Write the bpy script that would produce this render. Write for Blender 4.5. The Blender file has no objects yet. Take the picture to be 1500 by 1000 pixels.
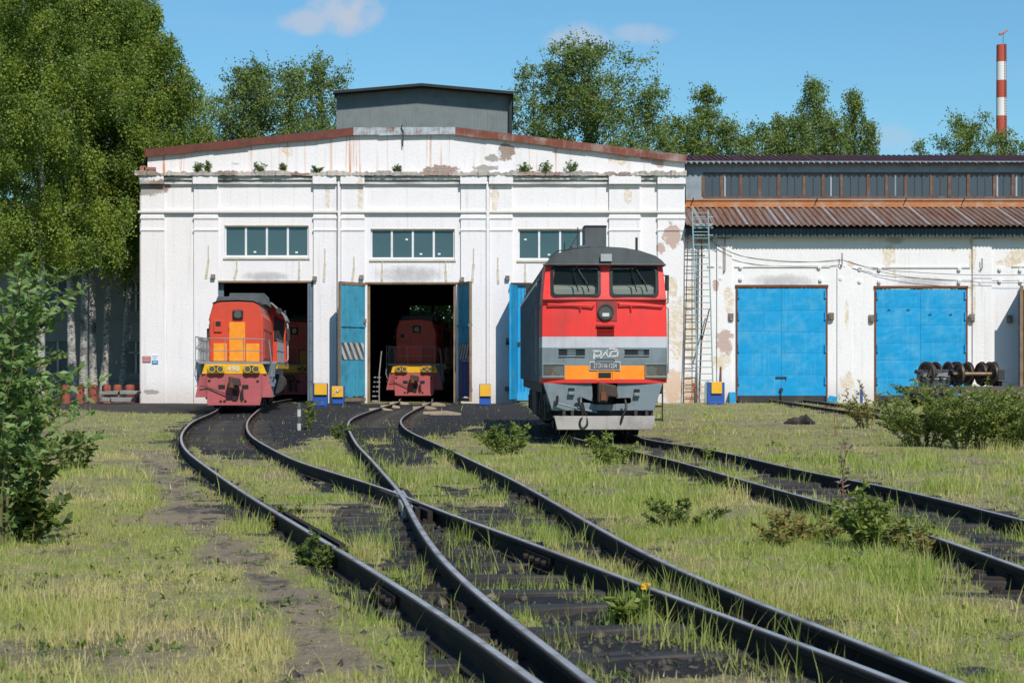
import bpy, math, random
import numpy as np
from mathutils import Matrix, Vector
random.seed(7); RNG = np.random.default_rng(11)
C = bpy.context.scene.collection
sc = bpy.context.scene
# ------------------------------------------------------------------ camera, sky, sun, exposure
FPX, HOR, CAMH = 3000.0, 541.0, 1.55
cam = bpy.data.objects.new('camera', bpy.data.cameras.new('camera')); C.objects.link(cam)
cam.location = (0, 0, CAMH); cam.rotation_euler = (math.radians(90), 0, 0)
cam.data.sensor_width = 36; cam.data.lens = 72; cam.data.shift_y = 41 / 1500
cam.data.clip_start = 0.1; cam.data.clip_end = 5000
cam.data.dof.use_dof = True; cam.data.dof.focus_distance = 48; cam.data.dof.aperture_fstop = 10.0
sc.camera = cam
SUN_DIR = Vector((0.33, -1.0, 1.0)).normalized()
ELEV = math.asin(SUN_DIR.z); ROT = math.atan2(SUN_DIR.x, SUN_DIR.y)
sun = bpy.data.objects.new('sun', bpy.data.lights.new('sun', 'SUN')); C.objects.link(sun)
sun.data.energy = 4.3; sun.data.angle = math.radians(0.53); sun.data.color = (1.0, 0.95, 0.88)
sun.rotation_euler = (-SUN_DIR).to_track_quat('-Z', 'Y').to_euler()
w = bpy.data.worlds.new('World'); sc.world = w; w.use_nodes = True
nt = w.node_tree; nt.nodes.clear()
def N(nt, t, **kw):
    n = nt.nodes.new(t)
    for k, v in kw.items():
        if k.startswith('i_'):
            n.inputs[k[2:].replace('_', ' ')].default_value = v
        else:
            setattr(n, k, v)
    return n
def L(nt, a, b): nt.links.new(a, b)
def mth(nt, op, a, b=None, c=None, clamp=False):
    n = nt.nodes.new('ShaderNodeMath'); n.operation = op; n.use_clamp = clamp
    for i, v in enumerate((a, b, c)):
        if v is None: continue
        if isinstance(v, (int, float)): n.inputs[i].default_value = v
        else: nt.links.new(v, n.inputs[i])
    return n.outputs[0]
def mixc(nt, fac, a, b, mode='MIX'):
    n = nt.nodes.new('ShaderNodeMix'); n.data_type = 'RGBA'; n.blend_type = mode
    for s, v in ((n.inputs[0], fac), (n.inputs[6], a), (n.inputs[7], b)):
        if isinstance(v, (int, float)): s.default_value = v
        elif isinstance(v, (tuple, list)): s.default_value = (*v[:3], 1)
        else: nt.links.new(v, s)
    return n.outputs[2]
def ramp(nt, v, lo, hi):
    n = nt.nodes.new('ShaderNodeMapRange'); n.clamp = True; n.interpolation_type = 'SMOOTHSTEP'
    nt.links.new(v, n.inputs[0]); n.inputs[1].default_value = lo; n.inputs[2].default_value = hi
    return n.outputs[0]
def noise(nt, vec, scale, detail=4, rough=.55, stretch=None):
    if stretch:
        m = nt.nodes.new('ShaderNodeMapping'); m.inputs['Scale'].default_value = stretch
        nt.links.new(vec, m.inputs[0]); vec = m.outputs[0]
    n = nt.nodes.new('ShaderNodeTexNoise'); n.inputs['Scale'].default_value = scale
    n.inputs['Detail'].default_value = detail; n.inputs['Roughness'].default_value = rough
    nt.links.new(vec, n.inputs['Vector'])
    return n.outputs['Fac']
sky = N(nt, 'ShaderNodeTexSky', sky_type='NISHITA', sun_disc=False)
sky.sun_elevation = ELEV; sky.sun_rotation = ROT
sky.air_density = 1.0; sky.dust_density = 0.25; sky.ozone_density = 2.6; sky.altitude = 150
tc = N(nt, 'ShaderNodeTexCoord')
sep = N(nt, 'ShaderNodeSeparateXYZ'); L(nt, tc.outputs['Generated'], sep.inputs[0])
yy = mth(nt, 'MAXIMUM', sep.outputs[1], 0.02)
az = mth(nt, 'DIVIDE', sep.outputs[0], yy); el = mth(nt, 'DIVIDE', sep.outputs[2], yy)
nz = mth(nt, 'SUBTRACT', noise(nt, tc.outputs['Generated'], 55, 5, .55), .5)
nz2 = mth(nt, 'SUBTRACT', noise(nt, tc.outputs['Generated'], 160, 4, .6), .5)
cm = None
for (cx, cy, rx, ry, s) in ((452, 32, 52, 22, .8), (507, 18, 60, 38, 1.0), (850, 60, 58, 30, .95), (940, 50, 60, 18, .55), (1308, 205, 42, 24, .4)):
    a = mth(nt, 'POWER', mth(nt, 'MULTIPLY', mth(nt, 'SUBTRACT', az, (cx - 750) / FPX), FPX / rx), 2.0)
    b0 = mth(nt, 'MULTIPLY', mth(nt, 'SUBTRACT', el, (HOR - cy) / FPX), FPX / ry)
    b = mth(nt, 'POWER', b0, 2.0)
    d = mth(nt, 'ADD', mth(nt, 'ADD', a, b), mth(nt, 'ADD', mth(nt, 'MULTIPLY', nz, 1.8), mth(nt, 'MULTIPLY', nz2, .8)))
    m = mth(nt, 'MULTIPLY', mth(nt, 'SUBTRACT', 1.0, ramp(nt, d, -.15, 1.15)), s)
    cm = m if cm is None else mth(nt, 'MAXIMUM', cm, m)
wisp = mth(nt, 'MULTIPLY', ramp(nt, noise(nt, tc.outputs['Generated'], 9, 5, .6, (1, 1, 7)), .5, .85), .16)
cm = mth(nt, 'MAXIMUM', cm, wisp)
skyc = mixc(nt, 1.0, sky.outputs[0], (0.65, 1.03, 1.165), 'MULTIPLY')
SKYS = 0.095
cl = mixc(nt, cm, skyc, (0.49 / SKYS, .57 / SKYS, .70 / SKYS))
bg = N(nt, 'ShaderNodeBackground'); bg.inputs[1].default_value = SKYS; L(nt, cl, bg.inputs[0])
wo = N(nt, 'ShaderNodeOutputWorld'); L(nt, bg.outputs[0], wo.inputs[0])
sc.view_settings.view_transform = 'Standard'; sc.view_settings.look = 'None'
sc.view_settings.exposure = 0.0; sc.view_settings.gamma = 1.0
sc.cycles.max_bounces = 6; sc.cycles.transparent_max_bounces = 8
sc.cycles.diffuse_bounces = 3; sc.cycles.glossy_bounces = 3; sc.cycles.transmission_bounces = 4
# ------------------------------------------------------------------ helpers
ORG = {}
def tag(o, label=None, cat=None, group=None, kind=None):
    if label: o['label'] = label
    if cat: o['category'] = cat
    if group: o['group'] = group
    if kind: o['kind'] = kind
    return o
def thing(name, loc, label, cat, group=None):
    o = bpy.data.objects.new(name, None); C.objects.link(o); o.location = loc
    o.empty_display_size = .3
    ORG[o.name] = Vector(loc)
    return tag(o, label, cat, group)
class MB:
    def __init__(s): s.v = []; s.f = []; s.m = []; s.T = None
    def add(s, vs, fs, m=0):
        b = len(s.v)
        if s.T is not None: vs = [s.T @ Vector(p) for p in vs]
        s.v.extend([tuple(p) for p in vs])
        for f in fs: s.f.append(tuple(b + i for i in f)); s.m.append(m)
        return s
    def box(s, x0, x1, y0, y1, z0, z1, m=0):
        vs = [(x, y, z) for z in (z0, z1) for y in (y0, y1) for x in (x0, x1)]
        return s.add(vs, [(0, 2, 3, 1), (4, 5, 7, 6), (0, 1, 5, 4), (2, 6, 7, 3), (0, 4, 6, 2), (1, 3, 7, 5)], m)
    def prism(s, poly, y0, y1, m=0, axis='y'):
        n = len(poly)
        def P(p, d): return (p[0], d, p[1]) if axis == 'y' else ((d, p[0], p[1]) if axis == 'x' else (p[0], p[1], d))
        vs = [P(p, y0) for p in poly] + [P(p, y1) for p in poly]
        fs = [tuple(range(n)), tuple(range(2 * n - 1, n - 1, -1))]
        fs += [(i, i + n, (i + 1) % n + n, (i + 1) % n) for i in range(n)]
        return s.add(vs, fs, m)
    def tube(s, pts, r, n=6, m=0, cap=True):
        pts = [Vector(p) for p in pts]; k = len(pts)
        rs = r if isinstance(r, (list, tuple)) else [r] * k
        vs = []; up = None
        for i, p in enumerate(pts):
            d = (pts[min(i + 1, k - 1)] - pts[max(i - 1, 0)]).normalized()
            if up is None: up = Vector((0, 0, 1)) if abs(d.z) < .9 else Vector((1, 0, 0))
            a = d.cross(up)
            if a.length < 1e-4: a = d.cross(Vector((0, 1, 0)))
            a.normalize(); b = a.cross(d); up = b
            for j in range(n):
                t = 2 * math.pi * j / n
                vs.append(p + (a * math.cos(t) + b * math.sin(t)) * rs[i])
        fs = [(i * n + j, i * n + (j + 1) % n, (i + 1) * n + (j + 1) % n, (i + 1) * n + j) for i in range(k - 1) for j in range(n)]
        if cap: fs += [tuple(range(n - 1, -1, -1)), tuple(range((k - 1) * n, k * n))]
        return s.add(vs, fs, m)
    def cyl(s, p0, p1, r, n=16, m=0, r1=None): return s.tube([p0, p1], [r, r if r1 is None else r1], n, m)
    def ring(s, c, r0, r1, ax, depth, n=24, m=0):
        T0 = s.T; ax = Vector(ax).normalized()
        Q = Matrix.Translation(c) @ ax.to_track_quat('Z', 'Y').to_matrix().to_4x4()
        vs = []
        for z in (0, depth):
            for r in (r0, r1):
                for j in range(n): vs.append(Q @ Vector((r * math.cos(6.2832 * j / n), r * math.sin(6.2832 * j / n), z)))
        fs = []
        for j in range(n):
            k = (j + 1) % n
            fs += [(j, k, n + k, n + j), (2 * n + j, 3 * n + j, 3 * n + k, 2 * n + k), (n + j, n + k, 3 * n + k, 3 * n + j), (j, 2 * n + j, 2 * n + k, k)]
        return s.add(vs, fs, m)
    def build(s, name, mats, parent=None, label=None, bevel=0, smooth=False, kind=None):
        me = bpy.data.meshes.new(name)
        org = ORG.get(parent.name, Vector((0, 0, 0))) if parent else Vector((0, 0, 0))
        if org.length: vs = [(a - org.x, b - org.y, c - org.z) for a, b, c in s.v]
        else: vs = s.v
        me.from_pydata(vs, [], s.f)
        if not isinstance(mats, (list, tuple)): mats = [mats]
        for m in mats: me.materials.append(m)
        me.polygons.foreach_set('material_index', s.m)
        if smooth: me.polygons.foreach_set('use_smooth', [True] * len(s.f))
        me.update()
        import bmesh
        bm = bmesh.new(); bm.from_mesh(me); bmesh.ops.recalc_face_normals(bm, faces=bm.faces); bm.to_mesh(me); bm.free()
        o = bpy.data.objects.new(name, me); C.objects.link(o)
        if parent: o.parent = parent; ORG[o.name] = org
        if bevel:
            b = o.modifiers.new('bevel', 'BEVEL'); b.width = bevel; b.segments = 2; b.limit_method = 'ANGLE'; b.angle_limit = math.radians(50)
        if smooth and not bevel:
            me.set_sharp_from_angle(angle=math.radians(40))
        return tag(o, label, None, None, kind)
    def top(s, name, mats, label, cat, group=None, kind=None, loc=None, **kw):   # a thing that is one mesh
        if loc is not None: s.v = [(a - loc[0], b - loc[1], c - loc[2]) for a, b, c in s.v]
        o = s.build(name, mats, **kw)
        if loc is not None: o.location = loc
        return tag(o, label, cat, group, kind)
def copy_tree(o, parent=None):
    c = o.copy(); C.objects.link(c)
    if parent: c.parent = parent
    for ch in list(o.children): copy_tree(ch, c)
    return c
def fastmesh(name, V, F, mats, parent=None, attr=None, smooth=False):
    me = bpy.data.meshes.new(name); nv = len(V); nf, k = F.shape
    me.vertices.add(nv); me.vertices.foreach_set('co', np.ascontiguousarray(V, dtype=np.float32).ravel())
    me.loops.add(nf * k); me.loops.foreach_set('vertex_index', np.ascontiguousarray(F, dtype=np.int32).ravel())
    me.polygons.add(nf); me.polygons.foreach_set('loop_start', np.arange(0, nf * k, k, dtype=np.int32))
    if smooth: me.polygons.foreach_set('use_smooth', np.ones(nf, dtype=bool))
    if attr is not None:
        for an, arr in attr.items():
            if arr.ndim == 1:
                a = me.attributes.new(an, 'FLOAT', 'POINT'); a.data.foreach_set('value', arr.astype(np.float32))
            else:
                a = me.attributes.new(an, 'FLOAT_COLOR', 'POINT'); a.data.foreach_set('color', arr.astype(np.float32).ravel())
    for m in (mats if isinstance(mats, list) else [mats]): me.materials.append(m)
    me.update(calc_edges=True); me.validate()
    o = bpy.data.objects.new(name, me); C.objects.link(o)
    if parent: o.parent = parent
    return o
def text_mesh(name, s, size, mat, parent, loc, rot, shear=0, bold=0.0, space=1.0, sx=1.0, extr=.004):
    cu = bpy.data.curves.new(name, 'FONT'); cu.body = s; cu.size = size; cu.align_x = 'CENTER'; cu.align_y = 'CENTER'
    cu.extrude = extr; cu.shear = shear; cu.offset = bold; cu.space_character = space
    t = bpy.data.objects.new('tmp', cu); C.objects.link(t)
    bpy.context.view_layer.update()
    me = bpy.data.meshes.new_from_object(t.evaluated_get(bpy.context.evaluated_depsgraph_get()))
    bpy.data.objects.remove(t)
    me.name = name; me.materials.clear(); me.materials.append(mat)
    o = bpy.data.objects.new(name, me); C.objects.link(o); o.parent = parent
    o.location = loc; o.rotation_euler = rot; o.scale = (sx, 1, 1)
    return o
# noise in numpy
def vnoise(x, y, seed=0):
    xi = np.floor(x).astype(np.int64); yi = np.floor(y).astype(np.int64); xf = x - xi; yf = y - yi
    def h(a, b):
        n = (a * 374761393 + b * 668265263 + seed * 982451653) & 0xffffffff
        n = ((n ^ (n >> 13)) * 1274126177) & 0xffffffff
        return ((n ^ (n >> 16)) & 0xffff) / 65535.0
    u = xf * xf * (3 - 2 * xf); v = yf * yf * (3 - 2 * yf)
    return (h(xi, yi) * (1 - u) + h(xi + 1, yi) * u) * (1 - v) + (h(xi, yi + 1) * (1 - u) + h(xi + 1, yi + 1) * u) * v
def fbm(x, y, seed=0, o=4):
    s = 0; a = .5; t = 0
    for i in range(o): s = s + a * vnoise(x * 2 ** i, y * 2 ** i, seed + i); t += a; a *= .55
    return s / t
def sstep(a, b, x): t = np.clip((x - a) / (b - a), 0, 1); return t * t * (3 - 2 * t)
# ------------------------------------------------------------------ materials
def newmat(name):
    m = bpy.data.materials.new(name); m.use_nodes = True; nt = m.node_tree
    b = nt.nodes['Principled BSDF']
    tc = nt.nodes.new('ShaderNodeTexCoord')
    return m, nt, b, tc.outputs['Object']
def bump(nt, b, h, strength, dist=.02):
    n = nt.nodes.new('ShaderNodeBump'); n.inputs['Strength'].default_value = strength; n.inputs['Distance'].default_value = dist
    nt.links.new(h, n.inputs['Height']); nt.links.new(n.outputs[0], b.inputs['Normal'])
def std(name, col, rough=.6, metal=0, var=.15, scale=2.5, dirt=None, damt=.4, streak=0, bmp=.1, bscale=25, spec=.4, dscale=1.7):
    m, nt, b, v = newmat(name)
    n1 = noise(nt, v, scale, 5, .6)
    c = mixc(nt, n1, tuple(x * (1 - var) for x in col), tuple(min(1, x * (1 + var)) for x in col))
    if dirt:
        n2 = noise(nt, v, dscale, 7, .65)
        c = mixc(nt, mth(nt, 'MULTIPLY', ramp(nt, n2, .42, .75), damt), c, dirt)
        if streak:
            n3 = noise(nt, v, 1.0, 5, .6, (9, 9, .55))
            c = mixc(nt, mth(nt, 'MULTIPLY', ramp(nt, n3, .5, .8), streak), c, dirt)
    L(nt, c, b.inputs['Base Color'])
    b.inputs['Metallic'].default_value = metal; b.inputs['Specular IOR Level'].default_value = spec
    rr = mth(nt, 'ADD', mth(nt, 'MULTIPLY', noise(nt, v, 6, 4), .3), rough - .15, clamp=True); L(nt, rr, b.inputs['Roughness'])
    if bmp: bump(nt, b, noise(nt, v, bscale, 5, .6), bmp)
    return m
RUST = (.20, .065, .028); SOOT = (.03, .028, .027)
def wallmat(name, base, patches, streak=.25, rust=0, low=True, gscale=1.0):
    m, nt, b, v = newmat(name)
    sp = N(nt, 'ShaderNodeSeparateXYZ'); L(nt, v, sp.inputs[0]); X, Z = sp.outputs[0], sp.outputs[2]
    n1 = noise(nt, v, .7, 6, .6); n2 = noise(nt, v, 5, 6, .65)
    c = mixc(nt, n1, tuple(x * .93 for x in base), tuple(min(.92, x * 1.05) for x in base))
    c = mixc(nt, mth(nt, 'MULTIPLY', ramp(nt, n2, .5, .8), .35), c, tuple(x * .8 for x in base))
    st = ramp(nt, noise(nt, v, 1.0, 5, .65, (5, 5, .22)), .52, .8)
    c = mixc(nt, mth(nt, 'MULTIPLY', st, streak), c, (.50, .42, .33))
    if rust:
        rs = ramp(nt, noise(nt, v, 1.0, 4, .6, (4.2, 4.2, .13)), .56, .70)
        rs = mth(nt, 'MULTIPLY', rs, ramp(nt, noise(nt, v, .35, 3, .5, (1, 1, .3)), .40, .58))
        c = mixc(nt, mth(nt, 'MULTIPLY', rs, rust), c, (.55, .21, .05))
    if low:
        lo = mth(nt, 'SUBTRACT', 1.0, ramp(nt, mth(nt, 'ADD', Z, mth(nt, 'MULTIPLY', n2, 1.2)), .4, 2.0))
        c = mixc(nt, mth(nt, 'MULTIPLY', lo, .45), c, (.42, .34, .25))
    hgt = noise(nt, v, 9, 6, .6)
    nn = mth(nt, 'SUBTRACT', noise(nt, v, 2.6, 6, .68), .5)
    brick = N(nt, 'ShaderNodeTexBrick'); brick.inputs['Scale'].default_value = 2.0
    mp = N(nt, 'ShaderNodeMapping'); mp.inputs['Rotation'].default_value = (math.radians(90), 0, 0); L(nt, v, mp.inputs[0]); L(nt, mp.outputs[0], brick.inputs['Vector'])
    brick.inputs['Color1'].default_value = (.30, .16, .12, 1); brick.inputs['Color2'].default_value = (.33, .25, .2, 1); brick.inputs['Mortar'].default_value = (.35, .33, .3, 1)
    brick.inputs['Brick Width'].default_value = .5; brick.inputs['Row Height'].default_value = .16; brick.inputs['Mortar Size'].default_value = .025
    cols = {'g': (.36, .33, .30), 'y': (.66, .53, .36), 'p': (.52, .38, .33), 'r': (.58, .33, .14), 's': (.12, .11, .11)}
    for (px, pz, rx, rz, k) in patches:
        a = mth(nt, 'POWER', mth(nt, 'DIVIDE', mth(nt, 'SUBTRACT', X, px), rx), 2.0)
        e = mth(nt, 'POWER', mth(nt, 'DIVIDE', mth(nt, 'SUBTRACT', Z, pz), rz), 2.0)
        d = mth(nt, 'ADD', mth(nt, 'ADD', a, e), mth(nt, 'MULTIPLY', nn, 4.0 if k != 's' else 2.0))
        w_ = (.55, 1.05) if k not in 's' else (-.1, 1.3)
        mk = mth(nt, 'SUBTRACT', 1.0, ramp(nt, d, *w_))
        if k in 'sr': mk = mth(nt, 'MULTIPLY', mk, .45 if k == 's' else .6)
        if k == 'y': mk = mth(nt, 'MULTIPLY', mk, mth(nt, 'ADD', .25, mth(nt, 'MULTIPLY', ramp(nt, n2, .40, .60), .65)))
        c = mixc(nt, mk, c, brick.outputs[0] if k == 'b' else cols[k])
        if k not in 'sr': hgt = mth(nt, 'SUBTRACT', hgt, mth(nt, 'MULTIPLY', mk, .8))
    L(nt, c, b.inputs['Base Color']); b.inputs['Roughness'].default_value = .88; b.inputs['Specular IOR Level'].default_value = .2
    bump(nt, b, hgt, .55, .03)
    return m
def corr(name, c1, c2, c3, period, axis='x', rough=.6, rusty=.5, stretch=None, amp=0):
    """corrugated sheet colours: c1 base, c2 rust, c3 pale"""
    m, nt, b, v = newmat(name)
    n1 = noise(nt, v, 1.2, 6, .65, stretch); n2 = noise(nt, v, 4.5, 5, .6, stretch)
    c = mixc(nt, ramp(nt, n1, .5 - rusty * .3, .75 - rusty * .3), c1, c2)
    c = mixc(nt, mth(nt, 'MULTIPLY', ramp(nt, n2, .55, .75), .6), c, c3)
    L(nt, c, b.inputs['Base Color']); b.inputs['Roughness'].default_value = rough; b.inputs['Specular IOR Level'].default_value = .3
    bump(nt, b, n2, .15)
    return m
def glassmat(name, tint=(.10, .14, .15), alpha=.25, rough=.04):
    m, nt, b, v = newmat(name)
    n1 = noise(nt, v, 1.2, 4)
    L(nt, mixc(nt, n1, tint, tuple(x * 1.25 for x in tint)), b.inputs['Base Color'])
    b.inputs['Roughness'].default_value = rough; b.inputs['Specular IOR Level'].default_value = .5
    if alpha < 1:
        tr = N(nt, 'ShaderNodeBsdfTransparent'); tr.inputs[0].default_value = (.75, .8, .8, 1)
        mx = N(nt, 'ShaderNodeMixShader'); mx.inputs[0].default_value = 1 - alpha
        L(nt, b.outputs[0], mx.inputs[1]); L(nt, tr.outputs[0], mx.inputs[2]); L(nt, mx.outputs[0], nt.nodes['Material Output'].inputs[0])
    else: bump(nt, b, n1, .03, .3)
    return m
def leafmat(name, c1, c2, trans=.35, rough=.5, dry=None):
    m, nt, b, v = newmat(name)
    g = N(nt, 'ShaderNodeNewGeometry')
    c = mixc(nt, g.outputs['Random Per Island'], c1, c2)
    tn = N(nt, 'ShaderNodeAttribute', attribute_name='tint')
    if not dry: c = mixc(nt, mth(nt, 'MULTIPLY', tn.outputs['Fac'], .75), c, tuple(x * y for x, y in zip(c2, (1.35, 1.22, .9))))
    if dry:
        at = N(nt, 'ShaderNodeAttribute', attribute_name='dry')
        c = mixc(nt, at.outputs['Fac'], c, dry)
    L(nt, c, b.inputs['Base Color']); b.inputs['Roughness'].default_value = rough; b.inputs['Specular IOR Level'].default_value = .35
    t = N(nt, 'ShaderNodeBsdfTranslucent'); L(nt, mixc(nt, 1.0, c, (1.15, 1.25, .6), 'MULTIPLY'), t.inputs[0])
    mx = N(nt, 'ShaderNodeMixShader'); mx.inputs[0].default_value = trans
    L(nt, b.outputs[0], mx.inputs[1]); L(nt, t.outputs[0], mx.inputs[2]); L(nt, mx.outputs[0], nt.nodes['Material Output'].inputs[0])
    return m
M = {}
M['rustpaint'] = std('rusty_fascia', (.15, .042, .028), .7, 0, .45, 1.6, (.065, .028, .022), .8, .5, .2, 12)
M['rustmix'] = std('rusty_fascia_worn', (.175, .048, .028), .7, 0, .45, 1.6, (.40, .36, .33), .75, .35, .2, 12, dscale=1.1)
M['rustgrey'] = std('worn_grey_fascia', (.40, .46, .50), .6, 0, .15, 3, (.17, .05, .025), 1.0, .8, .15, 12, dscale=2.6)
M['boxgrey'] = std('grey_cladding', (.205, .235, .235), .55, 0, .14, .8, (.13, .14, .14), .5, .55, .04)
M['black'] = std('black_trim', (.018, .02, .02), .6, 0, .2)
M['dark'] = std('dark_metal', (.035, .034, .034), .65, .1, .35, 5, (.10, .07, .05), .5, .2, .25)
M['darkroof'] = std('dark_roof', (.03, .03, .03), .8)
M['interior'] = std('dark_interior', (.035, .032, .03), .9, 0, .3, 1, None)  # near-black tone shared by the hall, wing and cab interiors
M['winframe'] = std('white_window_frame', (.72, .74, .74), .45, 0, .06, 3, (.35, .33, .3), .3)
M['winsill'] = std('dirty_sill', (.62, .55, .45), .8, 0, .15, 3, (.35, .3, .25), .5)
M['glass'] = glassmat('window_glass', (.05, .095, .11), .95, .12)
M['woodframe'] = std('weathered_brown_wood', (.13, .06, .035), .75, 0, .4, 4, (.32, .25, .2), .4, .5, .2)
M['clerglass'] = glassmat('dusty_glass', (.055, .07, .085), .97, .25)
M['bluedoor'] = std('blue_door_paint', (.006, .29, .58), .5, 0, .18, .9, (.10, .38, .58), .7, .55, .08, 6, spec=.25, dscale=1.1)
M['cyanplank'] = std('turquoise_plank_paint', (.06, .33, .47), .6, 0, .25, 2.2, (.045, .13, .18), .6, .6, .25, 9)
M['deepblue'] = std('deep_blue_paint', (.018, .07, .23), .5, 0, .25, 2, (.03, .04, .06), .5, .3)
M['bluebox'] = std('cobalt_box_paint', (.025, .09, .36), .45, 0, .2, 3, (.05, .05, .06), .4, .2)
M['yellow'] = std('yellow_paint', (.75, .40, .012), .5, 0, .1, 3, (.30, .16, .05), .35, .2)
M['wood'] = std('old_timber', (.26, .17, .10), .8, 0, .35, 4, (.08, .06, .05), .6, .3, .3)
M['bw_white'] = std('grubby_white_stripe', (.50, .50, .47), .7, 0, .2, 5, (.12, .11, .1), .6)
M['bw_black'] = std('worn_black_stripe', (.07, .075, .08), .7, 0, .4, 5, (.25, .25, .24), .5)
M['greydoor'] = std('grey_blue_door', (.13, .17, .21), .5, 0, .15, 1, (.08, .09, .1), .5, .4, .05)
M['ladder'] = std('pale_turquoise_ladder', (.26, .40, .42), .55, 0, .2, 4, (.25, .14, .08), .5)
M['rust'] = std('rust', (.16, .06, .03), .85, .1, .4, 5, (.06, .03, .02), .5, 0, .3)
M['railtop'] = std('polished_rail_head', (.60, .57, .54), .33, .5, .2, 5, (.17, .115, .085), .85, 0, .06, dscale=3)
M['railedge'] = std('worn_rail_edge', (.13, .10, .085), .5, .3, .3, 6, (.05, .035, .028), .8, 0, .1)
M['railside'] = std('grimy_rail_web', (.030, .024, .021), .85, 0, .4, 6, (.085, .048, .030), .7, 0, .35, spec=.2)
M['sleeper'] = std('oily_sleeper', (.032, .029, .028), .7, 0, .45, 5, (.10, .085, .07), .6, 0, .6, 14)
M['concrete'] = std('weathered_concrete', (.25, .25, .24), .9, 0, .2, 4, (.10, .10, .095), .6, 0, .3)
M['redpost'] = std('faded_red_post', (.30, .085, .05), .8, 0, .25, 5, (.20, .08, .05), .6, 0, .2)
M['bark'] = None
m, nt, b, v = newmat('birch_bark')
n1 = noise(nt, v, 1.0, 5, .65, (6, 6, 22)); n2 = noise(nt, v, 1.4, 5, .6)
c = mixc(nt, ramp(nt, n1, .50, .62), (.44, .42, .38), (.03, .028, .026)); c = mixc(nt, mth(nt, 'MULTIPLY', ramp(nt, n2, .48, .66), .8), c, (.05, .046, .042))  # black bark marks, plus a darker tone standing in for trunk shade
L(nt, c, b.inputs['Base Color']); b.inputs['Roughness'].default_value = .85; bump(nt, b, n1, .4); M['bark'] = m
M['greybark'] = std('grey_bark', (.16, .14, .115), .9, 0, .3, 4, (.05, .045, .04), .5, 0, .5)
M['stem'] = std('plant_stem', (.14, .12, .05), .8, 0, .3)
M['redstem'] = std('reddish_stem', (.22, .09, .05), .8, 0, .3)
M['birchleaf'] = leafmat('birch_leaves', (.055, .105, .018), (.245, .325, .062), .44)
M['popleaf'] = leafmat('poplar_leaves', (.055, .105, .028), (.235, .310, .100), .44)
M['bushleaf'] = leafmat('bush_leaves', (.085, .145, .028), (.32, .37, .085), .42)
M['sagebush'] = leafmat('grey_green_leaves', (.10, .18, .045), (.31, .42, .16), .40)
M['darkleaf'] = leafmat('dark_weed_leaves', (.06, .10, .02), (.17, .21, .05), .35)
M['grass'] = leafmat('grass_blades', (.20, .29, .045), (.47, .54, .13), .45, .55, dry=(.72, .58, .30))
M['dock'] = leafmat('dock_leaves', (.16, .20, .05), (.36, .27, .10), .4)
M['flower'] = std('yellow_flower', (.75, .42, .01), .6)
# ------------------------------------------------------------------ terrain
def ground_h(x, y):
    return 0.07 * sstep(34, 14, y)
RAILH = 0.15
def G(px, py, dz=0.0):
    """ground point seen at photo pixel (px, py), dz above the ground"""
    y = FPX * 1.5 / (py - HOR)
    for _ in range(6):
        z = float(ground_h(0, np.float64(y))) + dz; y = FPX * (CAMH - z) / (py - HOR)
    return Vector(((px - 750) * y / FPX, y, z))
def spline(pts, step):
    """Catmull-Rom through points, resampled roughly every step metres"""
    P = [Vector(p) for p in pts]; P = [P[0] * 2 - P[1]] + P + [P[-1] * 2 - P[-2]]
    out = []
    for i in range(1, len(P) - 2):
        n = max(2, int((P[i + 1] - P[i]).length / step))
        for k in range(n):
            t = k / n; a, b, c, d = P[i - 1:i + 3]
            out.append(.5 * ((2 * b) + (c - a) * t + (2 * a - 5 * b + 4 * c - d) * t * t + (3 * b - a - 3 * c + d) * t ** 3))
    out.append(P[-2]); return out
def smooth_line(p, it=3):
    p = [q.copy() for q in p]
    for _ in range(it):
        p = [p[0]] + [(p[i - 1] + p[i] * 2 + p[i + 1]) / 4 for i in range(1, len(p) - 1)] + [p[-1]]
    return p
def W(*p): return Vector(p)
RT = RAILH
def rail_path(px, far=(), near=True):
    pts = [W(x, y, RT) for x, y in far] + [G(a, b, RT) for a, b in px]
    if near:
        d = (pts[-1] - pts[-2]).normalized(); pts.append(pts[-1] + d * 6)
    return smooth_line(spline(pts, .5), 22)
A_L = rail_path([(311, 604), (284, 616), (269, 630), (265, 643), (270, 656), (281, 667), (300, 681), (350, 716), (400, 747), (450, 777), (500, 806), (550, 836), (600, 868), (650, 900), (700, 933), (750, 970), (790, 1000)], far=[(-12.1, 118), (-12.1, 97), (-11.75, 88), (-11.2, 80)])
A_R = rail_path([(373, 604.5), (363, 616), (362, 628), (370, 640), (395, 655), (435, 675), (500, 695), (550, 710), (590, 724), (650, 750), (700, 767), (750, 783), (850, 821), (950, 860), (1050, 898), (1150, 933), (1250, 968), (1330, 1000)], far=[(-10.55, 118), (-10.55, 97), (-10.2, 88), (-9.65, 80)])
B_L = rail_path([(585, 588), (553, 598), (520, 610), (510, 620), (513, 633), (524, 652), (540, 668), (565, 696), (590, 724), (603, 752), (620, 782), (650, 824), (700, 873), (750, 908), (800, 944), (870, 1000)], far=[(-5.35, 118), (-5.35, 98)])
B_R = rail_path([(633, 588), (607, 600), (588, 613), (592, 626), (613, 638), (650, 654), (690, 673), (750, 701), (805, 731), (850, 757), (900, 786), (950, 814), (1000, 839), (1100, 880), (1200, 917), (1300, 951), (1415, 1000)], far=[(-3.8, 118), (-3.8, 98)])
C_L = rail_path([(838, 641), (865, 646), (940, 663), (1000, 677), (1100, 706), (1175, 726), (1250, 746), (1350, 779), (1425, 803), (1500, 831)], far=[(1.35, 118), (1.35, 96), (1.23, 70), (1.16, 52)])
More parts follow.
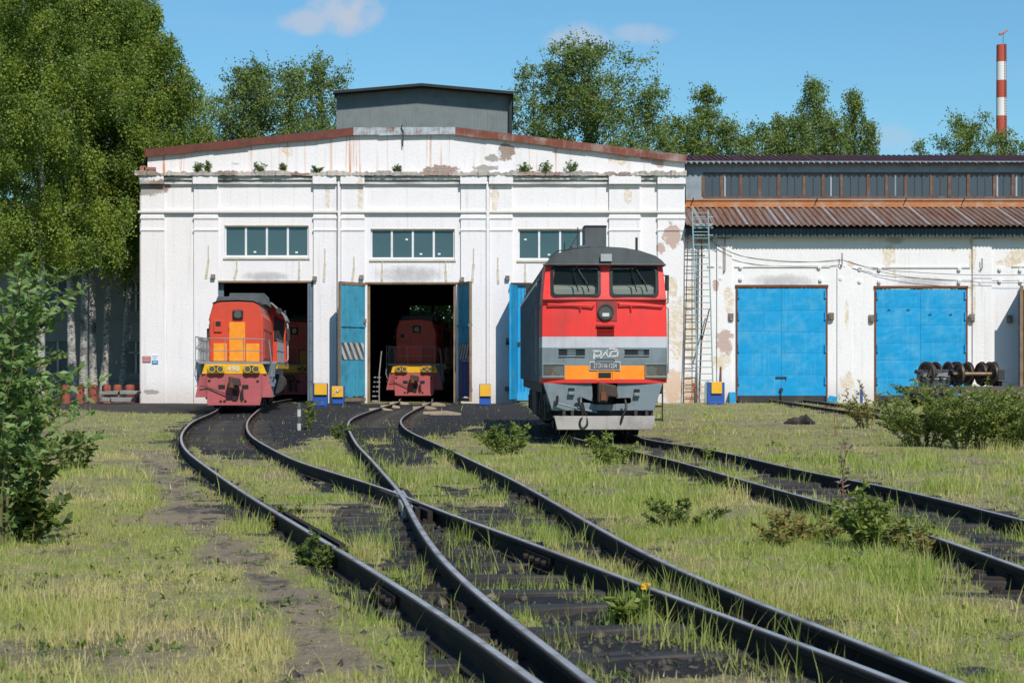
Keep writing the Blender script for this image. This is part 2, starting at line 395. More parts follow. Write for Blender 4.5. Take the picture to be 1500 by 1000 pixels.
C_R = rail_path([(937, 641), (1025, 655), (1075, 665), (1175, 689), (1300, 712), (1400, 736), (1500, 761)], far=[(2.87, 118), (2.87, 96), (2.75, 70), (2.66, 52)])
D_L = smooth_line(spline([W(12.0, 96, RT), W(11.9, 88, RT), W(11.6, 78, RT), W(11.35, 68, RT), W(11.3, 58, RT), W(11.6, 48, RT), W(12.3, 38, RT), W(13.4, 29, RT)], .5), 4)
D_R = smooth_line(spline([W(13.52, 96, RT), W(13.42, 88, RT), W(13.12, 78, RT), W(12.87, 68, RT), W(12.82, 58, RT), W(13.12, 48, RT), W(13.82, 38, RT), W(14.9, 29, RT)], .5), 4)
PROF = [(-.019, 0), (.020, 0), (.029, -.003), (.034, -.010), (.036, -.035), (.011, -.048), (.009, -.135), (.07, -.152), (.07, -.165), (-.07, -.165), (-.07, -.152), (-.009, -.135), (-.011, -.048), (-.036, -.035), (-.034, -.010), (-.028, -.003)]
def sweep_rail(path):
    mb = MB(); n = len(PROF)
    for i, p in enumerate(path):
        d = path[min(i + 1, len(path) - 1)] - path[max(i - 1, 0)]; d.z = 0; d.normalize()
        s = Vector((d.y, -d.x, 0))
        mb.v += [tuple(p + s * a + Vector((0, 0, b))) for a, b in PROF]
    for i in range(len(path) - 1):
        for j in range(n):
            k = (j + 1) % n
            mb.f.append((i * n + j, i * n + k, (i + 1) * n + k, (i + 1) * n + j)); mb.m.append(0 if j == 0 else 2 if j in (1, n - 1) else 1)
    return mb
def near_of(path, y):
    return min(path, key=lambda p: abs(p.y - y))
slme = None
def sleeper_mesh():
    global slme
    if slme: return slme
    mb = MB(); n_ = 12
    for i in range(n_):
        a, b_ = -1.36 + 2.72 * i / n_, -1.36 + 2.72 * (i + 1) / n_
        vs = []
        for k in range(2):
            rr = random.Random(i + k); e = rr.uniform(-.012, .012); x_ = (a, b_)[k]
            vs += [(x_, -.125 + e, -.12), (x_, -.125 + e, -.008 + e * .4), (x_, -.11, .004 + e * .3), (x_, .11, .0 - e * .3), (x_, .125 + e, -.01), (x_, .125 + e, -.12)]
        mb.add(vs, [(j, j + 1, j + 7, j + 6) for j in range(5)] + ([(0, 1, 2, 3, 4, 5)] if i == 0 else []) + ([(6, 7, 8, 9, 10, 11)] if i == n_ - 1 else []))
    for s in (-.76, .76):
        mb.box(s - .15, s + .15, -.08, .08, .003, .018, 1)
        for dx in (-.11, .11):
            for dy in (-.05, .05): mb.box(s + dx - .015, s + dx + .015, dy - .015, dy + .015, .018, .045, 1)
    o = mb.build('sleeper', [M['sleeper'], M['railside']], bevel=0)
    slme = o.data; bpy.data.objects.remove(o); return slme
def track(label, rails, ranges, gap=.56, parts=None):
    t = thing('railway_track', (0, 0, 0), label, 'railway track')
    for r in rails: sweep_rail(r).build('rail', [M['railtop'], M['railside'], M['railedge']], t, smooth=False)
    L_, R_ = parts or rails
    count = 0
    mid = []
    for p in L_:
        q = min(R_, key=lambda q: (q - p).length); mid.append(((p + q) / 2, (q - p).normalized()))
    acc = 0
    bl = MB()
    for i in range(1, len(mid)):
        acc += (mid[i][0] - mid[i - 1][0]).length
        y = mid[i][0].y
        if acc >= gap and any(a <= y <= b for a, b in ranges) and count < 95:
            acc = 0; count += 1
            o = bpy.data.objects.new('sleeper', sleeper_mesh()); C.objects.link(o); o.parent = t
            p, d = mid[i]; o.location = p + Vector((0, 0, -.128 + random.uniform(-.022, .010)))
            o.rotation_euler = (random.uniform(-.01, .01), random.uniform(-.01, .01), math.atan2(d.y, d.x) + random.uniform(-.03, .03)); o.scale = (random.uniform(.95, 1.05), random.uniform(.85, 1.1), 1)
    return t
tA = track('leftmost curved railway track running into the left bay under the locomotive numbered 490', [A_L, A_R], [(17.5, 24), (40, 62)])
tB = track('second railway track from the left, curving through the crossing into the middle bay', [B_L, B_R], [(8.3, 26), (55, 78)])
tC = track('straight railway track under the big red and grey locomotive, running off to the lower right', [C_L, C_R], [(13, 44)])
tD = track('overgrown railway track in the grass leading to the left closed blue gate', [D_L, D_R], [(50, 90)])
# crossing (frog) with wing rails and fish plates, check rails
fp = G(590, 724, RT)
mb = MB()
def bar(mb, p, q, wdt, z0, z1, m=0):
    d = (q - p); d.z = 0; d.normalize(); s = Vector((d.y, -d.x, 0)) * wdt / 2
    poly = [p + s, q + s, q - s, p - s]
    vs = [(a.x, a.y, z0) for a in poly] + [(a.x, a.y, z1) for a in poly]
    mb.add(vs, [(0, 1, 2, 3), (7, 6, 5, 4), (0, 4, 5, 1), (1, 5, 6, 2), (2, 6, 7, 3), (3, 7, 4, 0)], m)
z_ = fp.z
for line, off in ((A_R, -.085), (B_L, .085)):
    seg = [p for p in line if fp.y - 2.6 < p.y < fp.y + 1.2]
    for a, b in zip(seg[:-1], seg[1:]):
        d = (b - a); d.z = 0; d.normalize(); s = Vector((d.y, -d.x, 0)) * off * (-1 if d.y < 0 else 1)
        bar(mb, a + s, b + s, .05, z_ - .16, z_ - .004)
mb.build('crossing_wing_rail', M['railside'], tB)
mb = MB(); bar(mb, G(584, 717, RT), G(598, 738, RT), .12, z_ - .16, z_ - .01); mb.build('crossing_nose', [M['railtop']], tB)
mb = MB()
seg = [p + Vector((.10, .02, -.004)) for p in A_L if 15.2 < p.y < 19.5]
for a, b in zip(seg[:-1], seg[1:]): bar(mb, a, b, .05, a.z - .15, a.z)
mb.build('check_rail', [M['railside']], tA)
def fish(path, y, parent, side):
    p = near_of(path, y); i = path.index(p); d = (path[i + 1] - path[i - 1]).normalized(); s = Vector((d.y, -d.x, 0))
    mb = MB(); a = p + s * side * .03 - d * .4; b = p + s * side * .03 + d * .4
    bar(mb, a, b, .03, p.z - .13, p.z - .05)
    for k in range(4):
        c = a + (b - a) * ((k + .5) / 4); mb.cyl(c + s * side * .01 + Vector((0, 0, -.09)), c + s * side * .055 + Vector((0, 0, -.09)), .022, 6)
    mb.build('fish_plate', M['railside'], parent)
for path, y, pr, sd in ((A_R, 15.6, tA, 1), (A_R, 15.6, tA, -1), (B_R, 15.2, tB, 1), (B_R, 15.2, tB, -1), (B_R, 23, tB, 1), (C_R, 26, tC, -1), (A_L, 13, tA, -1), (A_L, 13, tA, 1)):
    fish(path, y, pr, sd)
# ------------------------------------------------------------------ ground sheet with measured ground-cover areas
def polydist(px, py, poly):
    """signed distance (pixels of the photo; inside negative) of the seen ground points to an outlined area"""
    P = np.array(poly, float); n = len(P); d = np.full(px.shape, 1e9); ins = np.zeros(px.shape, bool)
    for i in range(n):
        a = P[i]; b = P[(i + 1) % n]; e = b - a; wx = px - a[0]; wy = py - a[1]
        t = np.clip((wx * e[0] + wy * e[1]) / (e @ e), 0, 1)
        d = np.minimum(d, np.hypot(wx - e[0] * t, (wy - e[1] * t)))
        c = (a[1] > py) != (b[1] > py)
        with np.errstate(divide='ignore', invalid='ignore'):
            ins ^= c & (px < (b[0] - a[0]) * (py - a[1]) / (b[1] - a[1]) + a[0])
    return np.where(ins, -d, d)
def tp(path): return np.array([(p.x, p.y) for p in path])
def linedist(x, y, path):
    """signed lateral offset to a rail, by interpolating x over y"""
    P = tp(path); o = np.argsort(P[:, 1]); return x - np.interp(y, P[o, 1], P[o, 0])
COAL = [  # (outline in the photo, strength)
    ([(215, 592), (300, 588), (760, 588), (800, 610), (800, 634), (690, 628), (660, 640), (590, 650), (560, 632), (470, 640), (430, 655), (370, 668), (330, 655), (285, 630), (280, 605)], 1.0),
    ([(660, 628), (800, 618), (830, 640), (800, 650), (700, 640)], .75),
    ([(296, 612), (366, 612), (364, 640), (398, 662), (450, 688), (370, 672), (300, 668), (272, 645)], 1.0),
    ([(500, 600), (600, 600), (590, 640), (650, 680), (560, 690), (520, 640)], .8),
    ([(590, 760), (640, 750), (760, 790), (880, 850), (1000, 900), (1220, 1000), (890, 1000), (740, 890), (640, 800)], 1.0),
    ([(620, 735), (700, 742), (830, 775), (960, 850), (940, 862), (800, 800), (650, 752)], .7),
    ([(700, 690), (760, 715), (840, 765), (1000, 850), (1180, 925), (1120, 915), (900, 830), (760, 775), (650, 735), (620, 712)], .58),
    ([(850, 645), (935, 640), (1080, 668), (1180, 692), (1300, 715), (1400, 740), (1500, 765), (1500, 830), (1400, 795), (1250, 745), (1090, 702), (940, 662)], 1.0),
    ([(930, 664), (960, 666), (1090, 708), (1200, 740), (1170, 748), (1060, 716), (950, 690)], .85),
    ([(1090, 664), (1180, 655), (1290, 690), (1340, 712), (1260, 702), (1150, 680)], .45),
    ([(470, 740), (560, 742), (600, 790), (610, 850), (560, 830), (490, 790)], .72),
    ([(400, 690), (560, 715), (575, 740), (450, 722)], .62),
    ([(560, 850), (650, 890), (780, 990), (720, 985), (600, 905)], .68),
    ([(880, 690), (980, 700), (1000, 712), (940, 715)], .3),
]
DIRT = [([(190, 664), (245, 668), (300, 715), (350, 770), (430, 830), (470, 880), (530, 940), (560, 1000), (430, 1000), (400, 920), (350, 880), (310, 830), (255, 780), (225, 720)], 1.0),
        ([(1290, 680), (1500, 675), (1500, 700), (1330, 700)], .45), ([(390, 760), (440, 800), (500, 850), (470, 850), (410, 810)], .7),
        ([(640, 920), (720, 985), (700, 1000), (620, 950)], .6)]
ASPH = [([(60, 590), (215, 582), (300, 590), (300, 608), (250, 607), (80, 600)], 1.0)]
def masks(x, y):
    z = ground_h(x, y); py = HOR + FPX * (CAMH - z) / y; px = 750 + FPX * x / y
    s = FPX / y
    n = (fbm(x * 1.1, y * .7, 3, 5) - .5); n2 = (fbm(x * 3.5, y * 2.2, 9, 4) - .5)
    jit = (n * 1.5 + n2 * .8)
    coal = np.zeros_like(x)
    for poly, st in COAL:
        d = polydist(px, py, poly) + jit * np.minimum(28, 5 + .16 * s)
        coal = np.maximum(coal, st * sstep(3, -4, d) if st >= .99 else sstep(.55, .75, st * 1.15 * sstep(6, -6, d) + jit * .75))
    for R in (A_L, A_R, B_L, B_R, C_L, C_R):
        d = np.abs(linedist(x, y, R)); lim = 15 if R in (D_L, D_R) else 11
        coal = np.maximum(coal, sstep(.32, .12, d + jit * .25) * sstep(90, 60, y) * .9)
    dirt = np.zeros_like(x)
    for poly, st in DIRT:
        d = polydist(px, py, poly) + jit * np.minimum(50, 8 + .2 * s)
        dirt = np.maximum(dirt, st * sstep(14, -24, d + jit * 26))
    asph = np.zeros_like(x)
    for poly, st in ASPH: asph = np.maximum(asph, sstep(2, -2, polydist(px, py, poly) + jit * 4))
    bare = sstep(.47, .60, fbm(x * .9 + 40, y * .6, 21, 5)) * .9
    return coal, dirt, asph, bare, px, py
def surf(x, y, coal, asph):
    """height of the ground sheet"""
    h = ground_h(x, y) + (fbm(x * 2, y * 2, 31, 4) - .38) * .10 * (1 - asph) + (fbm(x * 9, y * 9, 41, 3) - .5) * .035 * (1 - asph)
    for R in (A_L, A_R, B_L, B_R, C_L, C_R, D_L, D_R):
        h = np.minimum(h, ground_h(x, y) + .038 + .30 * np.abs(linedist(x, y, R)))
    h = h - .034 * coal
    return np.where(y > 94, np.minimum(h, -.01), h)
NR, NC = 620, 400
ys = 7.0 * (103 / 7.0) ** (np.linspace(0, 1, NR)); us = np.linspace(-1, 1, NC)
Yg = np.repeat(ys[:, None], NC, 1); Xg = us[None, :] * (.29 * Yg + 6)
x = Xg.ravel(); y = Yg.ravel()
coal, dirt, asph, bare, _, _ = masks(x, y)
inside = (y > 94.6) | ((y > 88) & (np.abs(x) > 1e9))
rough = .012 + .03 * coal + .03 * (1 - coal)
h = surf(x, y, coal, asph)
V = np.stack([x, y, h], 1)
ii = np.arange((NR - 1) * (NC - 1)); r = ii // (NC - 1); cc_ = ii % (NC - 1); a = r * NC + cc_
F = np.stack([a, a + 1, a + NC + 1, a + NC], 1)
m, nt, b, v = newmat('yard_ground')
at = N(nt, 'ShaderNodeAttribute', attribute_name='cover'); sp = N(nt, 'ShaderNodeSeparateColor'); L(nt, at.outputs['Color'], sp.inputs[0])
nA = noise(nt, v, 1.3, 6, .65); nB = noise(nt, v, 14, 6, .7); nC = noise(nt, v, 50, 4, .7, (1, .5, 1))
thatch = mixc(nt, nA, (.20, .23, .06), (.46, .39, .20)); thatch = mixc(nt, ramp(nt, nB, .45, .75), thatch, (.20, .155, .085)); thatch = mixc(nt, mth(nt, 'MULTIPLY', ramp(nt, nC, .55, .75), .5), thatch, (.52, .43, .25))
coalc = mixc(nt, nB, (.012, .0115, .012), (.038, .036, .036)); coalc = mixc(nt, mth(nt, 'MULTIPLY', ramp(nt, nC, .62, .8), .35), coalc, (.13, .11, .09))
dirtc = mixc(nt, nA, (.38, .30, .19), (.20, .165, .12)); dirtc = mixc(nt, ramp(nt, noise(nt, v, 3.0, 6, .7, (1, .45, 1)), .47, .60), dirtc, (.115, .095, .075)); dirtc = mixc(nt, mth(nt, 'MULTIPLY', ramp(nt, nC, .55, .75), .6), dirtc, (.50, .40, .27))
aspc = mixc(nt, nB, (.045, .038, .035), (.09, .078, .07))
c = mixc(nt, mth(nt, 'MULTIPLY', at.outputs['Alpha'], .7), thatch, dirtc)
c = mixc(nt, sp.outputs[1], c, dirtc); c = mixc(nt, sp.outputs[2], c, aspc)
# crisp, noise-broken edge between coal and soil
ce = ramp(nt, mth(nt, 'ADD', sp.outputs[0], mth(nt, 'MULTIPLY', mth(nt, 'SUBTRACT', nB, .5), .9)), .35, .62)
c = mixc(nt, ce, c, coalc)
L(nt, c, b.inputs['Base Color'])
L(nt, mth(nt, 'SUBTRACT', .95, mth(nt, 'MULTIPLY', ce, .22)), b.inputs['Roughness']); b.inputs['Specular IOR Level'].default_value = .35
bump(nt, b, mth(nt, 'ADD', nB, mth(nt, 'MULTIPLY', nC, .6)), .9, .05)
g = fastmesh('ground', V, F, m, attr={'cover': np.stack([coal, dirt, asph, bare], 1)}, smooth=True); tag(g, 'yard ground of coal dust, bare soil and grass', None, None, 'structure')
m2, nt, b, v = newmat('far_ground'); L(nt, mixc(nt, noise(nt, v, .2, 6), (.05, .07, .02), (.14, .13, .06)), b.inputs['Base Color']); b.inputs['Roughness'].default_value = .95
mb = MB(); q = 3000
for (x0, x1, y0, y1) in ((-q, q, -200, 7.0), (-q, q, 102.9, q)): mb.add([(x0, y0, -.05), (x1, y0, -.05), (x1, y1, -.05), (x0, y1, -.05)], [(0, 1, 2, 3)])
for s in (-1, 1):
    e0, e1 = s * (.29 * 7 + 6), s * (.29 * 103 + 6)
    mb.add([(e0 - s * .3, 7, -.05), (s * q, 7, -.05), (s * q, 102.9, -.05), (e1 - s * .3, 102.9, -.05)], [(0, 1, 2, 3)])
mb.top('terrain', m2, 'open land around the depot', None, None, 'structure')
# ------------------------------------------------------------------ grass: one mass nobody could count
def grass_mass(name, n, y0, y1, hgt, wid, label, seed, coal_keep=.04):
    rng = np.random.default_rng(seed)
    u = rng.random(n); yb = (y0 ** 1.0 + (y1 - y0) * u); xb = (rng.random(n) * 2 - 1) * (.275 * yb + 2.6)
    coal, dirt, asph, bare, px, py = masks(xb, yb)
    clump = fbm(xb * 2.2, yb * 1.6, 77, 4)
    dens = (1 - .97 * np.clip(coal * 1.15, 0, 1)) * (1 - .93 * dirt) * (1 - asph) * (1 - .78 * bare) * (.16 + 1.1 * sstep(.38, .62, clump))
    if name == 'grass_carpet': dens = (1 - .98 * np.clip(coal * 1.2, 0, 1)) * (1 - .72 * dirt) * (1 - asph) * (1 - .5 * bare)
    # tufts inside the tracks
    tuft = sstep(.60, .68, fbm(xb * 2.6 + 9, yb * 1.5, 55, 3)) * sstep(.45, .6, fbm(xb * .35 + 3, yb * .22, 56, 3))
    railnear = np.minimum.reduce([np.abs(linedist(xb, yb, R)) for R in (A_L, A_R, B_L, B_R, C_L, C_R)])
    edge = sstep(.5, .15, railnear) * sstep(.5, .64, fbm(xb * .9, yb * .8, 57, 3)) * .55
    dens = np.maximum(dens, np.maximum(tuft * coal * .20, edge * .6) * (yb < 60))
    dens = np.where(railnear < .085, 0, dens)
    keep = (rng.random(n) < dens) & (yb < 94.2)
    for (xa, xc, ya, yc) in ((.4, 3.6, 42, 62),): keep &= ~((xb > xa) & (xb < xc) & (yb > ya) & (yb < yc))
    keep &= ~((yb > 71) & (yb < 94) & (xb > -13.5) & (xb < -8.5))
    xb, yb, clump, coal, dirt, bare = xb[keep], yb[keep], clump[keep], coal[keep], dirt[keep], bare[keep]; px = px[keep]; py = py[keep]; k = len(xb)
    tall = .6 + 1.3 * sstep(.48, .78, fbm(xb * 1.1, yb * .8, 88, 3)) + .9 * (rng.random(k) < .03)
    mown = np.where((px < 520) & (py > 640), .75, 1.0)
    mown = np.where(py < 660, np.minimum(mown, .6), mown)
    hh = hgt * tall * mown * rng.gamma(5, .2, k) * (1 - .5 * dirt); ww = wid * (.6 + .8 * rng.random(k))
    th = rng.random(k) * 6.283; lean = np.abs(rng.normal(.32, .25, k)) * hh; lt = rng.random(k) * 6.283
    z = surf(xb, yb, coal, asph[keep]) - .012
    dx, dy = np.cos(th) * ww, np.sin(th) * ww; lx, ly = np.cos(lt) * lean, np.sin(lt) * lean
    P = np.zeros((k, 5, 3))
    P[:, 0] = np.stack([xb - dx, yb - dy, z], 1); P[:, 1] = np.stack([xb + dx, yb + dy, z], 1)
    P[:, 2] = np.stack([xb + dx * .75 + lx * .35, yb + dy * .75 + ly * .35, z + hh * .58], 1)
    P[:, 3] = np.stack([xb - dx * .75 + lx * .35, yb - dy * .75 + ly * .35, z + hh * .58], 1)
    P[:, 4] = np.stack([xb + lx, yb + ly, z + hh], 1)
    b0 = np.arange(k)[:, None] * 5
    F = np.concatenate([b0 + np.array([[0, 1, 2]]), b0 + np.array([[0, 2, 3]]), b0 + np.array([[3, 2, 4]])], 0)
    dry = np.clip(sstep(.38, .68, fbm(xb * .8 + 5, yb * .5, 66, 4)) * .52 + np.where((px < 420) & (py > 660), .22, 0) + rng.normal(0, .22, k) + .25 * dirt + .25 * bare + (.22 if name == 'grass_carpet' else 0), 0, 1)
    dry = np.where(coal > .4, dry * .3, dry)
    o = fastmesh(name, P.reshape(-1, 3), F, M['grass'], attr={'dry': np.repeat(dry, 5)})
    return tag(o, label, 'grass', None, 'stuff')
grass_mass('near_grass', 390000, 8.2, 22, .088, .0030, 'rough green and straw coloured grass close by along the rails', 1)
grass_mass('middle_grass', 265000, 22, 46, .098, .0052, 'patchy green grass between the tracks in the middle of the yard', 2)
grass_mass('grass_carpet', 370000, 8.2, 24, .034, .0034, 'short matted grass and straw close to the soil', 7)
grass_mass('far_grass', 150000, 46, 95, .11, .010, 'thin grass in front of the depot buildings', 3)
def lumps():
    rng = np.random.default_rng(5); n = 42000
    yb = 8.5 + 60 * rng.random(n) ** 1.6; xb = (rng.random(n) * 2 - 1) * (.262 * yb + 1)
    coal, dirt, asph, bare, px, py = masks(xb, yb)
    keep = rng.random(n) < np.clip(coal * .7 + dirt * .04 + .02, 0, 1); xb, yb = xb[keep], yb[keep]; k = len(xb)
    r = np.minimum(.045, rng.gamma(2.2, .009, k) + .006)
    O = np.array([(1, 0, 0), (-1, 0, 0), (0, 1, 0), (0, -1, 0), (0, 0, 1), (0, 0, -1)], float)
    P = O[None] * (r[:, None, None] * (.6 + .8 * rng.random((k, 6, 1)))) + rng.normal(0, .25, (k, 6, 3)) * r[:, None, None]
    P[:, :, 0] += xb[:, None]; P[:, :, 1] += yb[:, None]; P[:, :, 2] = P[:, :, 2] * .7 + (surf(xb, yb, coal[keep], asph[keep]) - .002)[:, None]
    T = np.array([(0, 2, 4), (2, 1, 4), (1, 3, 4), (3, 0, 4), (2, 0, 5), (1, 2, 5), (3, 1, 5), (0, 3, 5)])
    F = (np.arange(k)[:, None, None] * 6 + T[None]).reshape(-1, 3)
    mm = std('coal_lump', (.035, .031, .029), .7, 0, .6, 2.0, (.17, .135, .10), .9, 0, .3, dscale=5)
    tag(fastmesh('coal_gravel', P.reshape(-1, 3), F, mm), 'loose black coal and gravel strewn between the rails', 'gravel', None, 'stuff')
lumps()

def ground_weeds():
    """small flat leaf rosettes among the grass, beyond counting"""
    rng = np.random.default_rng(8); n = 7000
    yb = 8.3 + 45 * rng.random(n) ** 1.5; xb = (rng.random(n) * 2 - 1) * (.262 * yb + 1)
    coal, dirt, asph, bare, px, py = masks(xb, yb)
    pat = sstep(.5, .62, fbm(xb * .8 + 13, yb * .7, 99, 4))
    keep = rng.random(n) < np.clip(pat * (1 - .85 * coal) * (1 - .6 * dirt) + .05, 0, 1); xb, yb = xb[keep], yb[keep]; k = len(xb); q = 7
    c = np.repeat(np.stack([xb, yb, surf(xb, yb, coal[keep], asph[keep]) + .008], 1), q, 0); th = rng.random(k * q) * 6.283; el = .15 + .9 * rng.random(k * q)
    d = np.stack([np.cos(th) * np.cos(el), np.sin(th) * np.cos(el), np.sin(el)], 1); s = np.stack([-np.sin(th), np.cos(th), 0 * th], 1)
    l = (.018 + .045 * rng.random(k * q) ** 1.5)[:, None]; c = c + rng.normal(0, .02, (k * q, 3)) * np.array([1, 1, .2])
    V = np.stack([c, c + d * l * .55 + s * l * .22, c + d * l, c + d * l * .55 - s * l * .22], 1).reshape(-1, 3)
    F = np.arange(k * q)[:, None] * 4 + np.array([[0, 1, 2, 3]])
    tag(fastmesh('ground_weeds', V, F, M['bushleaf']), 'small broad leaved weeds low among the grass', 'weeds', None, 'stuff')
ground_weeds()
# ------------------------------------------------------------------ depot hall (white, three bays)
YF = 95.0
def fx(px, Y=YF): return (px - 750) * Y / FPX
def fz(py, Y=YF): return CAMH + (HOR - py) * Y / FPX
def wall_grid(mb, x0, x1, z0, z1, holes, ya, yb, m=0):
    """wall slab between depths ya (front) and yb with rectangular openings, each opening with its reveals"""
    xs = sorted({x0, x1, *[h[0] for h in holes], *[h[1] for h in holes]}); zs = sorted({z0, z1, *[h[2] for h in holes], *[h[3] for h in holes]})
    xs = [v for v in xs if x0 <= v <= x1]; zs = [v for v in zs if z0 <= v <= z1]
    def solid(i, j):
        if i < 0 or j < 0 or i >= len(xs) - 1 or j >= len(zs) - 1: return False
        cx, cz = (xs[i] + xs[i + 1]) / 2, (zs[j] + zs[j + 1]) / 2
        return not any(h[0] < cx < h[1] and h[2] < cz < h[3] for h in holes)
    for i in range(len(xs) - 1):
        for j in range(len(zs) - 1):
            if not solid(i, j): continue
            a, b, c, d = xs[i], xs[i + 1], zs[j], zs[j + 1]
            for y in (ya, yb): mb.add([(a, y, c), (b, y, c), (b, y, d), (a, y, d)], [(0, 1, 2, 3)], m)
            if not solid(i - 1, j): mb.add([(a, ya, c), (a, yb, c), (a, yb, d), (a, ya, d)], [(0, 1, 2, 3)], m)
            if not solid(i + 1, j): mb.add([(b, ya, c), (b, yb, c), (b, yb, d), (b, ya, d)], [(0, 1, 2, 3)], m)
            if not solid(i, j - 1): mb.add([(a, ya, c), (b, ya, c), (b, yb, c), (a, yb, c)], [(0, 1, 2, 3)], m)
            if not solid(i, j + 1): mb.add([(a, ya, d), (b, ya, d), (b, yb, d), (a, yb, d)], [(0, 1, 2, 3)], m)
def pt(px, py, rx, rz, k, Y=YF): return (fx(px, Y), fz(py, Y), rx, rz, k)
WHITE = (.80, .765, .765)
M['wall'] = wallmat('white_render', WHITE, [pt(214, 276, .9, .42, 'g'), pt(235, 272, .5, .25, 'b'), pt(984, 345, .42, .7, 'p'), pt(968, 365, .2, .35, 'p'), pt(992, 480, .5, 1.5, 'y'), pt(985, 565, .55, .9, 'r'), pt(985, 420, .25, .6, 'y'),
    pt(480, 290, .12, .5, 'y'), pt(528, 285, .14, .9, 'y'), pt(724, 290, .2, .6, 'y'), pt(920, 288, .2, .4, 'y'), pt(600, 402, 1.7, .42, 's'), pt(390, 405, 1.2, .25, 's'), pt(325, 578, .35, .16, 'g'), pt(222, 574, .4, .12, 'g')], .5)
M['gablewall'] = wallmat('white_render_gable', WHITE, [pt(741, 222, .42, .5, 'b'), pt(646, 251, .85, .30, 'b'), pt(720, 232, .3, .2, 'g'), pt(345, 240, .25, .06, 's'), pt(965, 235, .35, .35, 'p'), pt(945, 228, .3, .3, 'p'), pt(710, 246, .7, .15, 'g'), pt(800, 205, .5, .3, 'y'), pt(905, 232, .5, .35, 'y'), pt(420, 222, .3, .3, 'y')], .45, rust=.95, low=False)
M['cornice'] = wallmat('crumbling_cornice', (.50, .45, .40), [pt(x, 252, r, .35, k) for x, r, k in ((222, .6, 'b'), (290, .9, 'g'), (335, .6, 'b'), (390, .7, 'g'), (440, .6, 'b'), (560, 1.1, 'g'), (640, .8, 'b'), (735, .8, 'g'), (790, 1.2, 'b'), (850, .7, 'g'), (900, .8, 'b'), (960, .7, 'g'))] + [pt(x, 262, .8, .3, 's') for x in (230, 330, 430, 600, 700, 830, 910)], .5, low=False)
M['mould'] = wallmat('stained_moulding', (.70, .66, .62), [pt(x, 266, .9, .3, 's') for x in (225, 330, 520, 600, 690, 800, 905)] + [pt(330, 265, .5, .15, 'g')], .4, low=False)
hall = thing('depot_hall', (0, YF, 0), 'white rendered three bay locomotive depot with stepped rusty gable and grey roof box', 'depot building')
XL, XR = fx(205), fx(1003)
ZC = fz(262)
D1 = (fx(315), fx(467), -.1, fz(414)); D2 = (fx(538), fx(668), -.1, fz(416)); D3 = (fx(757), fx(888), -.1, fz(417))
W1 = (fx(329), fx(452), fz(377), fz(331)); W2 = (fx(543), fx(666), fz(380), fz(336)); W3 = (fx(759), fx(882), fz(381), fz(336))
mb = MB(); wall_grid(mb, XL, XR, -.2, ZC, [D1, D2, D3, W1, W2, W3], YF, YF + .6); mb.build('front_wall', M['wall'], hall)
# gable above the cornice
top = [(214, 224), (518, 192), (667, 191), (1004, 231)]
poly = [(fx(a), fz(b)) for a, b in top]
mb = MB(); mb.prism([(fx(216), ZC)] + poly[:0] + [(fx(216), poly[0][1]), poly[1], poly[2], (XR, poly[3][1]), (XR, ZC)], YF + .03, YF + .55); mb.build('gable_wall', M['gablewall'], hall)
# fascia pieces (sheet metal, slightly uneven)
def fascia(name, a, b, mat, th=.36, n=6):
    mb = MB()
    for i in range(n):
        t0, t1 = i / n, (i + 1) / n
        xa, xb = a[0] + (b[0] - a[0]) * t0, a[0] + (b[0] - a[0]) * t1; za, zb = a[1] + (b[1] - a[1]) * t0, a[1] + (b[1] - a[1]) * t1
        j = random.uniform(-.012, .012); f = YF - .20 + j
        d0, d1 = th + random.uniform(-.03, .03), th + random.uniform(-.03, .03)
        vs = [(xa, f, za - d0), (xb, f + j, zb - d1), (xb, f + j, zb), (xa, f, za), (xa, YF + .7, za + .02), (xb, YF + .7, zb + .02), (xa, YF + .02, za - d0 + .02), (xb, YF + .02, zb - d1 + .02)]
        mb.add(vs, [(0, 1, 2, 3), (3, 2, 5, 4), (0, 6, 7, 1), (0, 3, 4, 6), (1, 7, 5, 2)])
    mb.build(name, mat, hall)
fs = [(fx(213), fz(219.5)), (fx(518), fz(187.5)), (fx(667), fz(187)), (fx(1005), fz(227.5))]
fascia('fascia', fs[0], fs[1], M['rustpaint'])
fascia('fascia', fs[1], fs[2], M['rustgrey'], n=4)
fascia('fascia', fs[2], fs[3], M['rustmix'], n=7)
mb = MB(); mb.tube([(fx(590), YF - .24, fz(184)), (fx(588), YF - .24, fz(188)), (fx(591), YF - .24, fz(193)), (fx(590), YF - .1, fz(215))], .03); mb.build('cable', M['dark'], hall)
